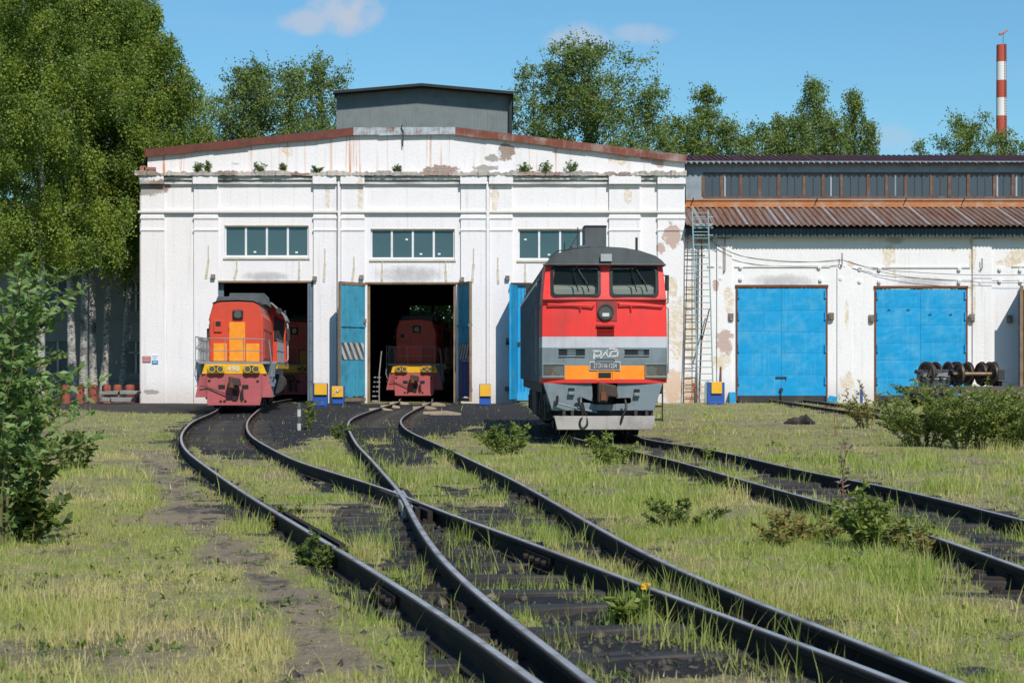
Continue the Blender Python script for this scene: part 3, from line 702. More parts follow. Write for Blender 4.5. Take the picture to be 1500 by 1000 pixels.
# cornice: crumbling ledge and two mouldings, broken forward over the pilasters
pil = [(207, 241), (284.5, 320), (459.5, 493), (500, 534), (675, 713), (717, 751), (892, 938), (963, 1003)]
def ledge(name, y0, y1, zt, zb, mat, xa, xb, rough=.0, step=.5):
    mb = MB(); n = int((xb - xa) / step) + 1
    xs = [xa + (xb - xa) * i / n for i in range(n + 1)]
    qn = vnoise(np.array(xs) * 1.6, 0 * np.array(xs), 5); q2 = vnoise(np.array(xs) * 6.0, 0 * np.array(xs), 6)
    pts = [(x, y0 + (qn[i] * .8 + random.uniform(0, .5)) * rough, zt - (qn[i] * .6 + (q2[i] > .62) * .5 + random.uniform(0, .35)) * rough, zb + random.uniform(-.3, .3) * rough * .4) for i, x in enumerate(xs)]
    vs = []
    for (x, y, t, b_) in pts: vs += [(x, y, t), (x, y, b_), (x, y1, t + .03), (x, y1, b_)]
    fs_ = [(0, 1, 3, 2), (4 * n + 0, 4 * n + 2, 4 * n + 3, 4 * n + 1)]
    for i in range(n):
        a, c_ = 4 * i, 4 * i + 4
        fs_ += [(a, c_, c_ + 1, a + 1), (a, a + 2, c_ + 2, c_), (a + 1, c_ + 1, c_ + 3, a + 3)]
    mb.add(vs, fs_); mb.build(name, mat, hall)
ledge('cornice', YF - .50, YF + .1, fz(250), fz(258.5), M['cornice'], fx(200), XR + .05, .13, .085)
ledge('cornice_moulding', YF - .30, YF + .1, fz(258.8), fz(264), M['mould'], fx(204), XR + .02, .05, .35)
ledge('cornice_moulding', YF - .18, YF + .1, fz(265), fz(270), M['mould'], fx(205), XR + .01, .03, .35)
mb = MB()
for x_ in (212, 218, 226):
    mb.box(fx(x_ - 5), fx(x_ + 3), YF - .35, YF - .05, fz(250), fz(246 if x_ > 215 else 244))
mb.build('loose_brick', std('loose_brick', (.33, .13, .08), .9, 0, .3, 6, (.5, .45, .4), .6), hall)
for (a, b_) in pil:
    mb = MB(); x0, x1 = fx(a), fx(b_) - .004
    mb.box(x0, x1, YF - .12, YF - .002, -.2, fz(271))
    mb.box(x0 - .03, x1 + .03, YF - .17, YF - .118, fz(321), fz(317))
    mb.box(x0 - .03, x1 + .03, YF - .165, YF - .118, fz(338.5), fz(335.5))
    mb.box(x0 - .02, x1 + .02, YF - .36, YF - .1, fz(270.5), fz(257.5))
    mb.build('pilaster', M['wall'], hall, bevel=.012)
mb = MB()
segs = sorted(pil); prev = fx(205)
mb.box(fx(203), XR, YF - .20, YF + .0, fz(312.2), fz(309)); mb.build('string_course', M['mould'], hall, bevel=.01)
for x_ in (497.5, 714.8):
    mb = MB(); mb.box(fx(x_ - 2.4), fx(x_ + 2.0), YF - .22, YF - .004, 0.05, fz(266)); mb.build('pipe_chase', M['wall'], hall, bevel=.02)
# windows
def window(holes, parent, n=4, fr=.10, dirty=None):
    x0, x1, z0, z1 = holes; f = MB(); y0, y1 = YF + .10, YF + .20
    f.box(x0, x1, y0, y1, z0, z0 + fr); f.box(x0, x1, y0, y1, z1 - fr * .5, z1); f.box(x0, x0 + fr * .7, y0, y1, z0 + fr, z1 - fr * .5); f.box(x1 - fr * .7, x1, y0, y1, z0 + fr, z1 - fr * .5)
    for i in range(1, n):
        c = x0 + (x1 - x0) * i / n; f.box(c - fr * .5, c + fr * .5, y0, y1, z0 + fr, z1 - fr * .5)
    o = f.build('window', M['winframe'], parent, bevel=.01)
    for i in range(n):
        a, c = x0 + (x1 - x0) * i / n + .04, x0 + (x1 - x0) * (i + 1) / n - .04
        mb = MB(); t = random.uniform(-.006, .006); mb.add([(a, y0 + .05 + t, z0 + .05), (c, y0 + .05 - t, z0 + .05), (c, y0 + .05 - t, z1 - .03), (a, y0 + .05 + t, z1 - .03)], [(0, 1, 2, 3)])
        mb.build('pane', M['glass'], o)
        if random.random() < .55:
            s = MB(); qx, qz = random.uniform(a + .2, c - .2), random.choice([z0 + .22, z0 + .2, z1 - .5]); s.box(qx - .06, qx + .06, y0 + .025, y0 + .035, qz, qz + .08); s.build('paper_sticker', M['winframe'], o)
    s = MB(); s.box(x0 - .06, x1 + .06, YF - .07, YF + .09, z0 - .09, z0 - .004); s.box(x0, x1, YF - .03, YF + .0, z1 + .004, z1 + .05); s.build('window_sill', M['winsill'], o)
for Wn in (W1, W2, W3): window(Wn, hall)
M['hinge'] = std('weathered_block', (.17, .14, .12), .85, 0, .4, 6, (.4, .37, .33), .6)
# old strap irons and gate stops on the wall
for (a, b_, c, d) in ((306, 360, 302.5, 408), (347, 381, 343.5, 411), (438.5, 381, 438, 411), (476.5, 364, 475, 413), (519, 376, 516.5, 413), (560, 382, 559.5, 414), (653, 382, 653.8, 415), (694, 364, 692, 414), (729.5, 377, 730, 416), (769.5, 386, 769.5, 416)):
    pil_ = any(p0 - 1 < a < p1 + 1 for p0, p1 in pil); y_ = YF - (.12 if pil_ else 0)
    mb = MB(); w_ = .055
    mb.add([(fx(c) - w_, y_ - .03, fz(d)), (fx(c) + w_, y_ - .03, fz(d)), (fx(a) + w_, y_ - .03, fz(b_ + (d - b_) * .45)), (fx(a) - w_, y_ - .03, fz(b_ + (d - b_) * .45)), (fx(c) - w_, y_ - .001, fz(d)), (fx(c) + w_, y_ - .001, fz(d)), (fx(a) + w_, y_ - .001, fz(b_ + (d - b_) * .45)), (fx(a) - w_, y_ - .001, fz(b_ + (d - b_) * .45))], [(0, 1, 2, 3), (0, 4, 5, 1), (2, 6, 7, 3), (0, 3, 7, 4), (1, 5, 6, 2)])
    mb.box(fx(a) - .02, fx(a) + .03, y_ - .05, y_ - .004, fz(b_ + (d - b_) * .5), fz(b_))
    mb.cyl((fx(c), y_ - .05, fz(d - 5)), (fx(c), y_, fz(d - 5)), .04, 8)
    mb.build('strap_iron', M['winsill'], hall)
for (a, b_) in ((313, 405), (461.5, 408), (530, 406), (677, 409), (743.5, 407), (744, 498), (742.5, 569), (534, 470)):
    mb = MB(); mb.box(fx(a - 3), fx(a + 3), YF - .30, YF - .1, fz(b_ + 3.5), fz(b_ - 3)); mb.build('hinge_block', M['hinge'], hall, bevel=.01)
# rough lintel lines and jambs of the gates
for D, wood in ((D1, 0), (D2, 1), (D3, 1)):
    mb = MB(); x0, x1, _, zt = D
    mb.box(x0 - .10, x1 + .10, YF - .05, YF + .10, zt, zt + .09)
    if wood: mb.box(x0, x0 + .12, YF + .05, YF + .3, 0, zt - .004); mb.box(x1 - .12, x1, YF + .05, YF + .3, 0, zt - .004)
    mb.build('gate_frame', M['wood'], hall, bevel=.01)
# shell: side walls, roof, back wall with openings, floor
ZR = fz(195)
mb = MB(); BK = YF + 25
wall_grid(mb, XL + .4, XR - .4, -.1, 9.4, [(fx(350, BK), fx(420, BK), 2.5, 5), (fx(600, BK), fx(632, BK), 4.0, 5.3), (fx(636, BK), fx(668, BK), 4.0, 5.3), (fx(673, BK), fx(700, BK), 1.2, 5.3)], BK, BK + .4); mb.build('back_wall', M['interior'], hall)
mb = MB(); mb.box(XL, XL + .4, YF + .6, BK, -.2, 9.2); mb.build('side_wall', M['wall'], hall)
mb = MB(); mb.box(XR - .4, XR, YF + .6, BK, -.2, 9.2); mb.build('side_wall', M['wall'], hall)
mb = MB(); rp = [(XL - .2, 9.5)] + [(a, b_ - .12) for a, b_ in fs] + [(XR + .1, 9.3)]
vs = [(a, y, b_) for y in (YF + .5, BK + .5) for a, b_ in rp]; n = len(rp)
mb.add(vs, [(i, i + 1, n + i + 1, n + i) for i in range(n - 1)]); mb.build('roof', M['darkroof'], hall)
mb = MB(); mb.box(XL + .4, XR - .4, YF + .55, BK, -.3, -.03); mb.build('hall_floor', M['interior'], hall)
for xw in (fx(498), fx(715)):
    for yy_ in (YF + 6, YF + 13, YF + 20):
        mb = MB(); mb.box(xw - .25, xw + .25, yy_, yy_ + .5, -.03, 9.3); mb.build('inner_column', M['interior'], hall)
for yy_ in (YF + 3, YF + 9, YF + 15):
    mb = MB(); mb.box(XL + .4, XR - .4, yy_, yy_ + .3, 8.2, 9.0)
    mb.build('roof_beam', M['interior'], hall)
# steps seen just inside the middle bay
mb = MB()
for i in range(6): mb.box(fx(543), fx(553), YF + .8 + i * .28, YF + 1.1 + i * .28, i * .22 + .05, i * .22 + .11)
mb.tube([(fx(554), YF + .7, 0), (fx(554), YF + .7, 1.3), (fx(554), YF + 2.4, 2.4)], .03); mb.build('inner_stairs', M['concrete'], hall)
# roof box of corrugated sheet
YB = 101.0
bx = [(492, 136), (618, 125), (752, 137)]
mb = MB(); x0, x1 = fx(493, YB), fx(746, YB); xm = fx(618, YB)
def zt(x): return (fz(139, YB) + (fz(128, YB) - fz(139, YB)) * ((x - x0) / (xm - x0) if x < xm else (x1 - x) / (x1 - xm)))
n = 96; xs = [x0 + (x1 - x0) * i / n for i in range(n + 1)]
for i in range(n):
    a, b_ = xs[i], xs[i + 1]; w_ = b_ - a
    q = [(a, YB), (a + w_ * .3, YB), (a + w_ * .42, YB + .035), (a + w_ * .88, YB + .035), (b_, YB)]
    for (xa, ya), (xb, yb) in zip(q[:-1], q[1:]):
        mb.add([(xa, ya, 9.3), (xb, yb, 9.3), (xb, yb, zt(xb)), (xa, ya, zt(xa))], [(0, 1, 2, 3)])
mb.build('roof_box_cladding', M['boxgrey'], hall)
mb = MB(); mb.box(x1, x1 + .14, YB - .25, YB + 10, 9.3, fz(139, YB)); mb.box(x0 - .004, x0 + .1, YB + .04, YB + 10, 9.3, fz(139, YB)); mb.build('roof_box_side', M['black'], hall)
mb = MB(); zz = [(x0 - .1, fz(136, YB)), (xm, fz(125, YB)), (x1 + .2, fz(137, YB))]
mb.prism([(a, b_ - .13) for a, b_ in zz] + [(a, b_) for a, b_ in zz[::-1]], YB - .75, YB + 10); mb.build('roof_box_roof', M['black'], hall)
# gate leaves
def leaf(parent, name, hx, w_, z0, z1, ang, yh, mats, planks=0, ruin=None, thick=.09, sign=1):
    """leaf hinged at x = hx; ang = 0 is along +x (sign 1) or -x (sign -1), opening towards the camera"""
    T = Matrix.Translation((hx, yh, 0)) @ Matrix.Rotation(-ang * sign, 4, 'Z')
    mb = MB(); mb.T = T
    n = planks or 1
    for i in range(n):
        a, b_ = sign * w_ * i / n, sign * w_ * (i + 1) / n
        a, b_ = min(a, b_), max(a, b_)
        j = random.uniform(-.012, .012) if planks else 0; g_ = .008 if planks else 0
        zb = z0 + (random.uniform(0, .08) if planks else 0)
        cuts = [zb, z1] if not ruin else [zb, 1.95, 2.75, z1]
        for k in range(len(cuts) - 1):
            mm = 0 if not ruin else (ruin if k == 0 else (0 if k == 2 else 2))
            if mm == 2:
                nn = 2
                for s_ in range(2): pass
            mb.box(a + g_, b_ - g_, -thick / 2 + j, thick / 2 + j, cuts[k], cuts[k + 1] - (.004 if k < len(cuts) - 2 else 0), mm)
    if planks:
        e0, e1 = sorted((0, sign * w_))
        mb.box(e0, e1, -thick / 2 - .05, -thick / 2 - .014, 3.52, 3.62, 0); mb.box(e0, e1, -thick / 2 - .05, -thick / 2 - .014, .55, .7, ruin or 0)
        mb.box(e0, e1, thick / 2 + .014, thick / 2 + .05, 3.5, 3.62, 0)
    o = mb.build(name, mats, parent)
    if planks:
        mb = MB(); mb.T = T; e0, e1 = sorted((0, sign * w_))
        mb.box(e0 - .01, e1 + .01, -.07, .07, z1, z1 + .14); mb.box(e0, e1, -.07, .07, z0 - .16, z0)
        e = sign * w_; a, b_ = sorted((e, e + sign * .04)); mb.box(a, b_, -.06, .06, z0 - .16, z1 + .05)
        mb.build('edge_timber', M['wood'], o)
    return o, T
def hazard(parent, T, x0, x1, z0, z1, y, flip=1):
    mb = MB(); mb.T = T; n = 4; w_ = (x1 - x0) / n; sk = .5 * flip
    import itertools
    sy = .006 if y > 0 else -.006
    mb.add([(x0, y, z0), (x1, y, z0), (x1, y, z1), (x0, y, z1)], [(0, 1, 2, 3)], 0)
    for i in range(-2, n + 2):
        a = x0 + i * w_; p = [(a, z0), (a + w_ * .5, z0), (a + w_ * .5 - sk, z1), (a - sk, z1)]
        p2 = []   # clip to the panel in x by clamping along the slanted edges
        def xat(xb, z): return xb - sk * (z - z0) / (z1 - z0)
        m_ = 8
        for k in range(m_):
            za, zb = z0 + (z1 - z0) * k / m_, z0 + (z1 - z0) * (k + 1) / m_
            q = [min(max(v_, x0), x1) for v_ in (xat(a, za), xat(a + w_ * .5, za), xat(a + w_ * .5, zb), xat(a, zb))]
            if q[1] - q[0] > 1e-3 or q[2] - q[3] > 1e-3:
                mb.add([(q[0], y + sy, za), (q[1], y + sy, za), (q[2], y + sy, zb), (q[3], y + sy, zb)], [(0, 1, 2, 3)], 1)
    mb.build('warning_stripes', [M['bw_black'], M['bw_white']], parent)
zg = fz(419)
# middle bay: both leaves swung outwards
o, T = leaf(hall, 'gate_leaf', D2[0] - .12, 1.95, .25, zg, math.radians(121), YF - .12, [M['cyanplank'], M['cyanplank']], 10)
hazard(o, T, .15, 1.9, 2.0, 2.78, .066, -1)
# the face seen is the inner one: put the stripes there too
hazard(o, T, .15, 1.9, 2.0, 2.78, -.075, -1)
o, T = leaf(hall, 'gate_leaf', D2[1] + .14, 1.95, .25, zg, math.radians(107), YF - .12, [M['cyanplank'], M['deepblue']], 10, ruin=1, sign=-1)
hazard(o, T, -1.9, -.15, 2.0, 2.72, -.075, 1); hazard(o, T, -1.9, -.15, 2.0, 2.72, .066, 1)
# right bay: left leaf swung out behind the locomotive, the right one too
o, T = leaf(hall, 'gate_leaf', D3[0] + .04, 1.95, .2, zg, math.radians(100), YF - .12, [M['bluedoor'], M['bluedoor']], 0)
mb = MB(); mb.box(fx(752), fx(778), YF - .34, YF - .27, .28, zg); mb.box(fx(757), fx(780), YF - .38, YF - .341, 2.7, 2.85); mb.box(fx(748), fx(782), YF - .44, YF - .341, .12, .5); mb.build('gate_leaf', M['bluedoor'], hall)
mb = MB()
for i in range(5): mb.box(fx(753 + i * 5), fx(753.6 + i * 5), YF - .355, YF - .341, .52, zg - .02)
mb.box(fx(748), fx(778), YF - .45, YF - .1, zg + .004, zg + .14); mb.box(fx(741), fx(762), YF - .47, YF - .38, fz(505), fz(501)); mb.build('gate_iron', M['dark'], hall)
# left bay: grey leaves folded into the opening
mb = MB(); T = Matrix.Translation((D1[1] - .02, YF + .25, 0)) @ Matrix.Rotation(math.radians(100), 4, 'Z'); mb.T = T
mb.box(0, 2.6, -.05, .05, .1, D1[3] - .1)
for zz_ in (1.2, 2.6, 4.0): mb.box(.03, 2.57, .05, .09, zz_, zz_ + .12)
mb.build('gate_leaf', M['greydoor'], hall, bevel=.01)
mb = MB(); mb.box(D1[0] + .02, D1[0] + .36, YF + .3, YF + .42, .1, D1[3] - .05); mb.build('gate_leaf', M['greydoor'], hall, bevel=.01)
mb = MB(); mb.box(fx(450.5), fx(467.5), YF - .02, YF + .04, .08, D1[3] - .05)
for q in (453.5, 458, 461.5, 465): mb.box(fx(q), fx(q + .8), YF - .06, YF - .021, .1, D1[3] - .1)
for z_ in (1.0, 2.4, 3.8): mb.box(fx(452), fx(467.3), YF - .05, YF - .0212, z_, z_ + .05)
mb.build('gate_leaf', M['greydoor'], hall, bevel=.008)
# ------------------------------------------------------------------ right wing with clerestory
YW = 95.15
wing = thing('depot_wing', (0, YW, 0), 'long white side wing with blue gates, rusty corrugated roof and a band of clerestory windows', 'depot building')
def gx(px, Y=YW): return (px - 750) * Y / FPX
XE = gx(1800)
E1 = (gx(1078.5), gx(1211.5), -.1, fz(421, YW)); E2 = (gx(1281.5), gx(1416.5), -.1, fz(422.5, YW)); E3 = (gx(1495), gx(1628), -.1, fz(424, YW))
pw = lambda px, py, rx, rz, k: pt(px, py, rx, rz, k, YW)
M['wingwall'] = wallmat('white_render_wing', (.80, .775, .765), [pw(1302, 375, .32, .62, 'y'), pw(1424, 375, .16, .9, 'y'), pw(1424, 440, .13, 1.2, 'y'), pw(1490, 375, .5, .45, 'y'), pw(1480, 385, .6, .25, 'y'), pw(1068, 440, .25, .7, 'y'), pw(1062, 500, .4, .6, 'p'), pw(1055, 530, .5, .4, 'y'), pw(1048, 420, .15, .3, 'p'), pw(1246, 387, .16, .18, 'y'), pw(1240, 460, .1, .8, 'y'), pw(1012, 470, .35, 2.2, 'y'), pw(1010, 575, .7, .8, 'r'), pw(1030, 350, .5, .2, 'g'),
   pw(1145, 412, 1.6, .35, 's'), pw(1350, 414, 1.4, .3, 's'), pw(1310, 405, .08, .4, 'y'), pw(1195, 395, .1, .15, 'y'), pw(1395, 365, .3, .12, 'y'), pw(1310, 352, .5, .2, 's'), pw(1145, 588, 2.2, .25, 's'), pw(1240, 560, .35, .5, 'y')], .42)
mb = MB(); wall_grid(mb, XR + .01, XE, -.2, fz(337, YW), [E1, E2, E3], YW, YW + .5); mb.build('front_wall', M['wingwall'], wing)
for (a, b_, t) in ((1050, 1072, .1), (1226, 1248, .08), (1424, 1452, .10), (1240, 1278, .05)):
    mb = MB(); mb.box(gx(a), gx(b_), YW - t, YW - .002, -.2, fz(392 if t != .1 else 350, YW)); mb.build('pilaster', M['wingwall'], wing, bevel=.012)
mb = MB()
for (a, b_, py) in ((1036, 1046, 391), (1076, 1216, 391.5), (1277, 1421, 392.5), (1482, 1560, 391)): mb.box(gx(a), gx(b_), YW - .06, YW - .002, fz(py, YW), fz(py - 2.0, YW))
mb.build('drip_moulding', M['mould'], wing)
for (a, b_) in ((1085, 391), (1200, 391), (1085, 408), (1202, 409.5), (1231, 390), (1231, 408), (1259, 394), (1259, 412), (1288, 394), (1288, 412), (1405, 394), (1405, 412.5), (1434.5, 395), (1435, 414), (1464.5, 394), (1464.5, 411), (1494.5, 395), (1495, 412), (1055, 390), (1055, 408)):
    mb = MB(); mb.cyl((gx(a), YW - .125, fz(b_, YW)), (gx(a), YW - .0, fz(b_, YW)), .09, 14); mb.cyl((gx(a), YW - .15, fz(b_, YW)), (gx(a), YW - .124, fz(b_, YW)), .03, 8); mb.build('tie_plate', M['winsill'] if b_ > 1e9 else M['wingwall'], wing)
def steel_gate(E, rows, name, seedx, label):
    x0, x1, _, zt_ = E; zb = .35; xm = (x0 + x1) / 2 - .02; mb = MB(); rnd = random.Random(seedx)
    o = None
    yb = YW - .03
    root = MB(); root.box(x0 + .06, x1 - .06, yb + .03, yb + .09, zb, zt_ - .05)
    o = root.build(name, M['bluedoor'], wing, label=label)
    for (a, b_) in ((x0 + .06, xm - .006), (xm + .006, x1 - .06)):
        mb = MB(); zz_ = [zb] + [zb + (zt_ - .05 - zb) * (k + rnd.uniform(-.03, .03)) / rows for k in range(1, rows)] + [zt_ - .05]
        for k in range(rows):
            # dented sheet: 5 x 4 grid with small depth noise
            nx, nz_ = 9, 5; vs = []
            for i in range(nx + 1):
                for j in range(nz_ + 1):
                    e = (i in (0, nx)) or (j in (0, nz_))
                    vs.append((a + (b_ - a) * i / nx, yb - (0 if e else rnd.uniform(0, .016)), zz_[k] + .006 + (zz_[k + 1] - zz_[k] - .012) * j / nz_))
            mb.add(vs, [(i * (nz_ + 1) + j, (i + 1) * (nz_ + 1) + j, (i + 1) * (nz_ + 1) + j + 1, i * (nz_ + 1) + j + 1) for i in range(nx) for j in range(nz_)])
        for k in range(rows):
            mb.box(a, b_, yb - .012, yb + .0, zz_[k] - .010, zz_[k] + .012)
        mb.build('gate_leaf', M['bluedoor'], o, smooth=False)
    mb = MB(); mb.box(x0 - .02, x0 + .055, YW - .06, YW + .05, .1, zt_); mb.box(x1 - .055, x1 + .02, YW - .06, YW + .05, .1, zt_); mb.box(x0 - .05, x1 + .05, YW - .08, YW + .05, zt_ + .003, zt_ + .12); mb.build('gate_frame', M['rust'], o)
    for zz_ in (zb + .5, zb + 2.0, zb + 3.5, zt_ - .5):
        for xx in (x0 + .1, x1 - .1):
            mb = MB(); mb.cyl((xx, YW - .09, zz_), (xx, YW - .09, zz_ + .35), .04, 8); mb.box(xx - .05, xx + .05, YW - .08, YW - .03, zz_, zz_ + .1); mb.build('hinge', M['bluedoor'], o)
    mb = MB(); mb.box(x0 + .1, x1 - .1, YW - .04, YW + .1, -.1, zb - .01); mb.build('sill_plate', M['dark'], o)
    return o
g1 = steel_gate(E1, 5, 'steel_gate', 1, 'closed blue sheet steel gate with a latch and chain')
mb = MB(); mb.box(gx(1136), gx(1152), YW - .10, YW - .045, fz(553.5, YW), fz(551.5, YW)); mb.tube([(gx(1151), YW - .09, fz(552, YW)), (gx(1151), YW - .09, fz(557, YW))], .015); mb.build('latch', M['dark'], g1); mb = MB()
mb.tube([(gx(1144), YW - .1, fz(570, YW)), (gx(1143), YW - .12, fz(578, YW)), (gx(1144.5), YW - .1, fz(586, YW)), (gx(1143), YW - .12, fz(596, YW))], .035); mb.cyl((gx(1144), YW - .16, fz(570.5, YW)), (gx(1144), YW - .05, fz(570.5, YW)), .09, 10); mb.build('chain', M['dark'], g1)
g2 = steel_gate(E2, 6, 'steel_gate', 2, 'closed blue steel gate of dented sheets with small handles')
for (a, b_) in ((1302, 455), (1330, 455), (1362, 462), (1392, 462)): mb = MB(); mb.tube([(gx(a - 1.5), YW - .045, fz(b_, YW)), (gx(a - 1.5), YW - .10, fz(b_ - 2, YW)), (gx(a + 1.5), YW - .10, fz(b_ - 2, YW)), (gx(a + 1.5), YW - .045, fz(b_, YW))], .018); mb.build('handle', M['dark'], g2)
for (a, b_) in ((1070, 464), (1217, 463), (1276, 466), (1423, 465), (1478, 467)):
    mb = MB(); mb.box(gx(a - 4), gx(a + 4), YW - .16, YW - .05, fz(b_ + 6, YW), fz(b_ - 5, YW)); mb.box(gx(a - 2), gx(a + 2.5), YW - .24, YW - .161, fz(b_ + 5, YW), fz(b_ - 1, YW)); mb.build('hinge_block', M['hinge'], wing, bevel=.01)
# open leaf at the right edge, standing out from the wall
mb = MB(); mb.T = Matrix.Translation((gx(1495), YW - .05, 0)) @ Matrix.Rotation(math.radians(-103), 4, 'Z')
hz = fz(424, YW); mb.box(0, 2.0, -.06, .06, .2, hz)
for zz_ in (.4, 2.0, 3.4, 5.0): mb.box(.03, 1.97, -.10, -.061, zz_, zz_ + .14)
mb.box(.0, .1, -.10, -.062, .2, hz); mb.box(1.9, 2.0, -.10, -.062, .2, hz); o = mb.build('gate_leaf', M['deepblue'], wing, bevel=.008)
mb = MB(); mb.T = Matrix.Translation((gx(1495), YW - .05, 0)) @ Matrix.Rotation(math.radians(-103), 4, 'Z'); mb.box(2.0, 2.06, -.08, .08, .15, hz + .1); mb.build('edge_timber', M['wood'], o)
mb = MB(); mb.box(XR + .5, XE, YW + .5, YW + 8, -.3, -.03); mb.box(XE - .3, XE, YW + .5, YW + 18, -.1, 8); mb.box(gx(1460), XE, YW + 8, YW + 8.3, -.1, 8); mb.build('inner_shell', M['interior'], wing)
# lean-to roof (corrugated, rusty) + fascia + eave shadow
M['corrust'] = corr('rusty_corrugated', (.25, .19, .165), (.20, .095, .06), (.38, .33, .30), .2, rusty=.45, stretch=(6, .25, .25))
M['corrtop'] = corr('brown_corrugated', (.075, .032, .034), (.11, .04, .035), (.05, .025, .028), .2, rusty=.4, stretch=(5, .4, .4))
M['bluefascia'] = std('dull_blue_fascia', (.055, .085, .105), .6, 0, .15, 2, (.03, .04, .045), .5, .5, .05)
def corrug(mb, xa, xb, yA, zA, yB, zB, per, amp, seg=6, m=0):
    """corrugated sheet from the eave (yA, zA) up to (yB, zB), ribs along the slope"""
    nrm = Vector((0, -(zB - zA), yB - yA)).normalized()
    n = int((xb - xa) / per * seg); vs = []
    for i in range(n + 1):
        t = i * per / seg / per; o_ = amp * (1 if (t % 1) < .34 else (-1 if .5 < (t % 1) < .84 else 0))
        xx = xa + i * per / seg
        vs += [(xx, yA + nrm.y * o_, zA + nrm.z * o_), (xx, yB + nrm.y * o_, zB + nrm.z * o_)]
    mb.add(vs, [(2 * i, 2 * i + 2, 2 * i + 3, 2 * i + 1) for i in range(n)], m)
YE, YC = 94.2, 99.3
zE = fz(330.5, YE); zT = fz(304, YC)
mb = MB(); corrug(mb, XR + .02, XE, YE, zE, YC, zT, .30, .04); mb.build('lower_roof', M['corrust'], wing)
mb = MB(); n = int((XE - XR) / .30)
for i in range(0, n):
    if i % 7 == 2 or random.random() < .04:
        x_ = XR + .06 + i * .30
        mb.add([(x_, YE + .01, zE + .052), (x_ + .13, YE + .01, zE + .052), (x_ + .13, YC, zT + .052), (x_, YC, zT + .052)], [(0, 1, 2, 3)])
mb.build('roof_seam_strip', std('bare_zinc', (.40, .37, .36), .6, .2, .2, 2, (.22, .10, .06), .6, .5), wing)
mb = MB(); corrug(mb, XR + .02, XE, YE + .42, fz(347, YE + .42), YE + .421, zE - .10, .17, .022); mb.build('eave_fascia', M['bluefascia'], wing)
mb = MB(); mb.box(XR + .02, XE, YE + .47, YW + .2, fz(346, YE + .42), fz(344, YE + .42)); mb.build('soffit', M['dark'], wing)
# clerestory wall
M['zinc'] = std('mottled_zinc_sheet', (.27, .325, .36), .55, .1, .25, 1.2, (.12, .14, .15), .5, .4, .05)
M['rustflash'] = std('rusty_flashing', (.44, .16, .05), .75, 0, .35, 1.1, (.45, .36, .27), .7, .4, .1)
zb1, zb0 = fz(252.5, YC), fz(290.5, YC)
mb = MB(); wall_grid(mb, XR + .0, XE + 1, fz(293, YC), fz(236, YC), [(gx(1030, YC), XE - .5, zb0, zb1)], YC, YC + .12); mb.build('clerestory_wall', M['zinc'], wing)
mb = MB(); mb.box(XR, XE, YC - .06, YC - .004, zT + .02, fz(293, YC)); mb.box(XR + .1, XE, YC - .12, YC - .064, fz(294, YC), fz(292.2, YC)); mb.build('flashing', M['rustflash'], wing)
wb = MB(); px_ = 1030; wx0, wx1 = gx(1030, YC), XE - .5
wb.box(wx0, wx1, YC - .02, YC + .08, zb0, zb0 + .09); wb.box(wx0, wx1, YC - .02, YC + .08, zb1 - .07, zb1)
o = wb.build('window_band', M['woodframe'], wing)
px_ = 1030; k = 0; widths = [27, 28, 27.5, 28, 37, 28, 27, 39, 27, 28, 38, 26, 28, 38, 27, 28, 37, 27, 28, 38, 27, 28, 37, 27]
mb = MB(); mu = MB(); pn = []
for wd in widths:
    a, b_ = gx(px_, YC), gx(px_ + wd, YC)
    if b_ > wx1: break
    mb = MB(); mb.box(a - .07, a + .07, YC - .03, YC + .07, zb0 + .09, zb1 - .07); mb.build('mullion', M['woodframe'], o)
    cnt = 2 if wd < 30 else 3
    for j in range(cnt):
        c0, c1 = a + .07 + (b_ - a - .14) * j / cnt, a + .07 + (b_ - a - .14) * (j + 1) / cnt
        pn.append((c0, c1))
        if j: mu = MB(); mu.box(c0 - .014, c0 + .014, YC + .01, YC + .06, zb0 + .09, zb1 - .07); mu.build('glazing_bar', M['dark'], o)
    px_ += wd

for (c0, c1) in pn:
    g_ = MB(); t = random.uniform(-.008, .008); g_.add([(c0, YC + .03 + t, zb0 + .05), (c1, YC + .03 - t, zb0 + .05), (c1, YC + .03 - t, zb1 - .03), (c0, YC + .03 + t, zb1 - .03)], [(0, 1, 2, 3)]); g_.build('pane', M['clerglass'], o)
for q in (1062, 1217.5, 1312, 1461, 1489): mb = MB(); mb.box(gx(q - 1.2, YC), gx(q + 1.2, YC), YC + .012, YC + .02, zb0 + .1, zb1 - .1); mb.build('pale_board', std('pale_board', (.33, .36, .38), .7), o)
mb = MB()
for q in (1014, 1195, 1325, 1410): mb.tube([(gx(q, YC), YC - .02, fz(296, YC)), (gx(q + 1, YC), YC - .4, fz(291, YC))], .03)
mb.build('bracket', M['dark'], wing)
mb = MB(); corrug(mb, XR - .6, XE, YC - .55, fz(239.5, YC - .55), YC + 6, fz(228, YC + 6), .27, .05); mb.build('upper_roof', M['corrtop'], wing)
mb = MB(); mb.add([(XR, YC + 6, fz(228, YC + 6) - .1), (XE, YC + 6, fz(228, YC + 6) - .1), (XE, YC + 14, 9.0), (XR, YC + 14, 9.0)], [(0, 1, 2, 3)]); mb.build('rear_roof', M['corrtop'], wing)
mb = MB(); mb.box(XR + .3, XE, YC + .7, YC + .8, fz(296, YC), fz(240, YC)); mb.build('inner_screen', M['interior'], wing)
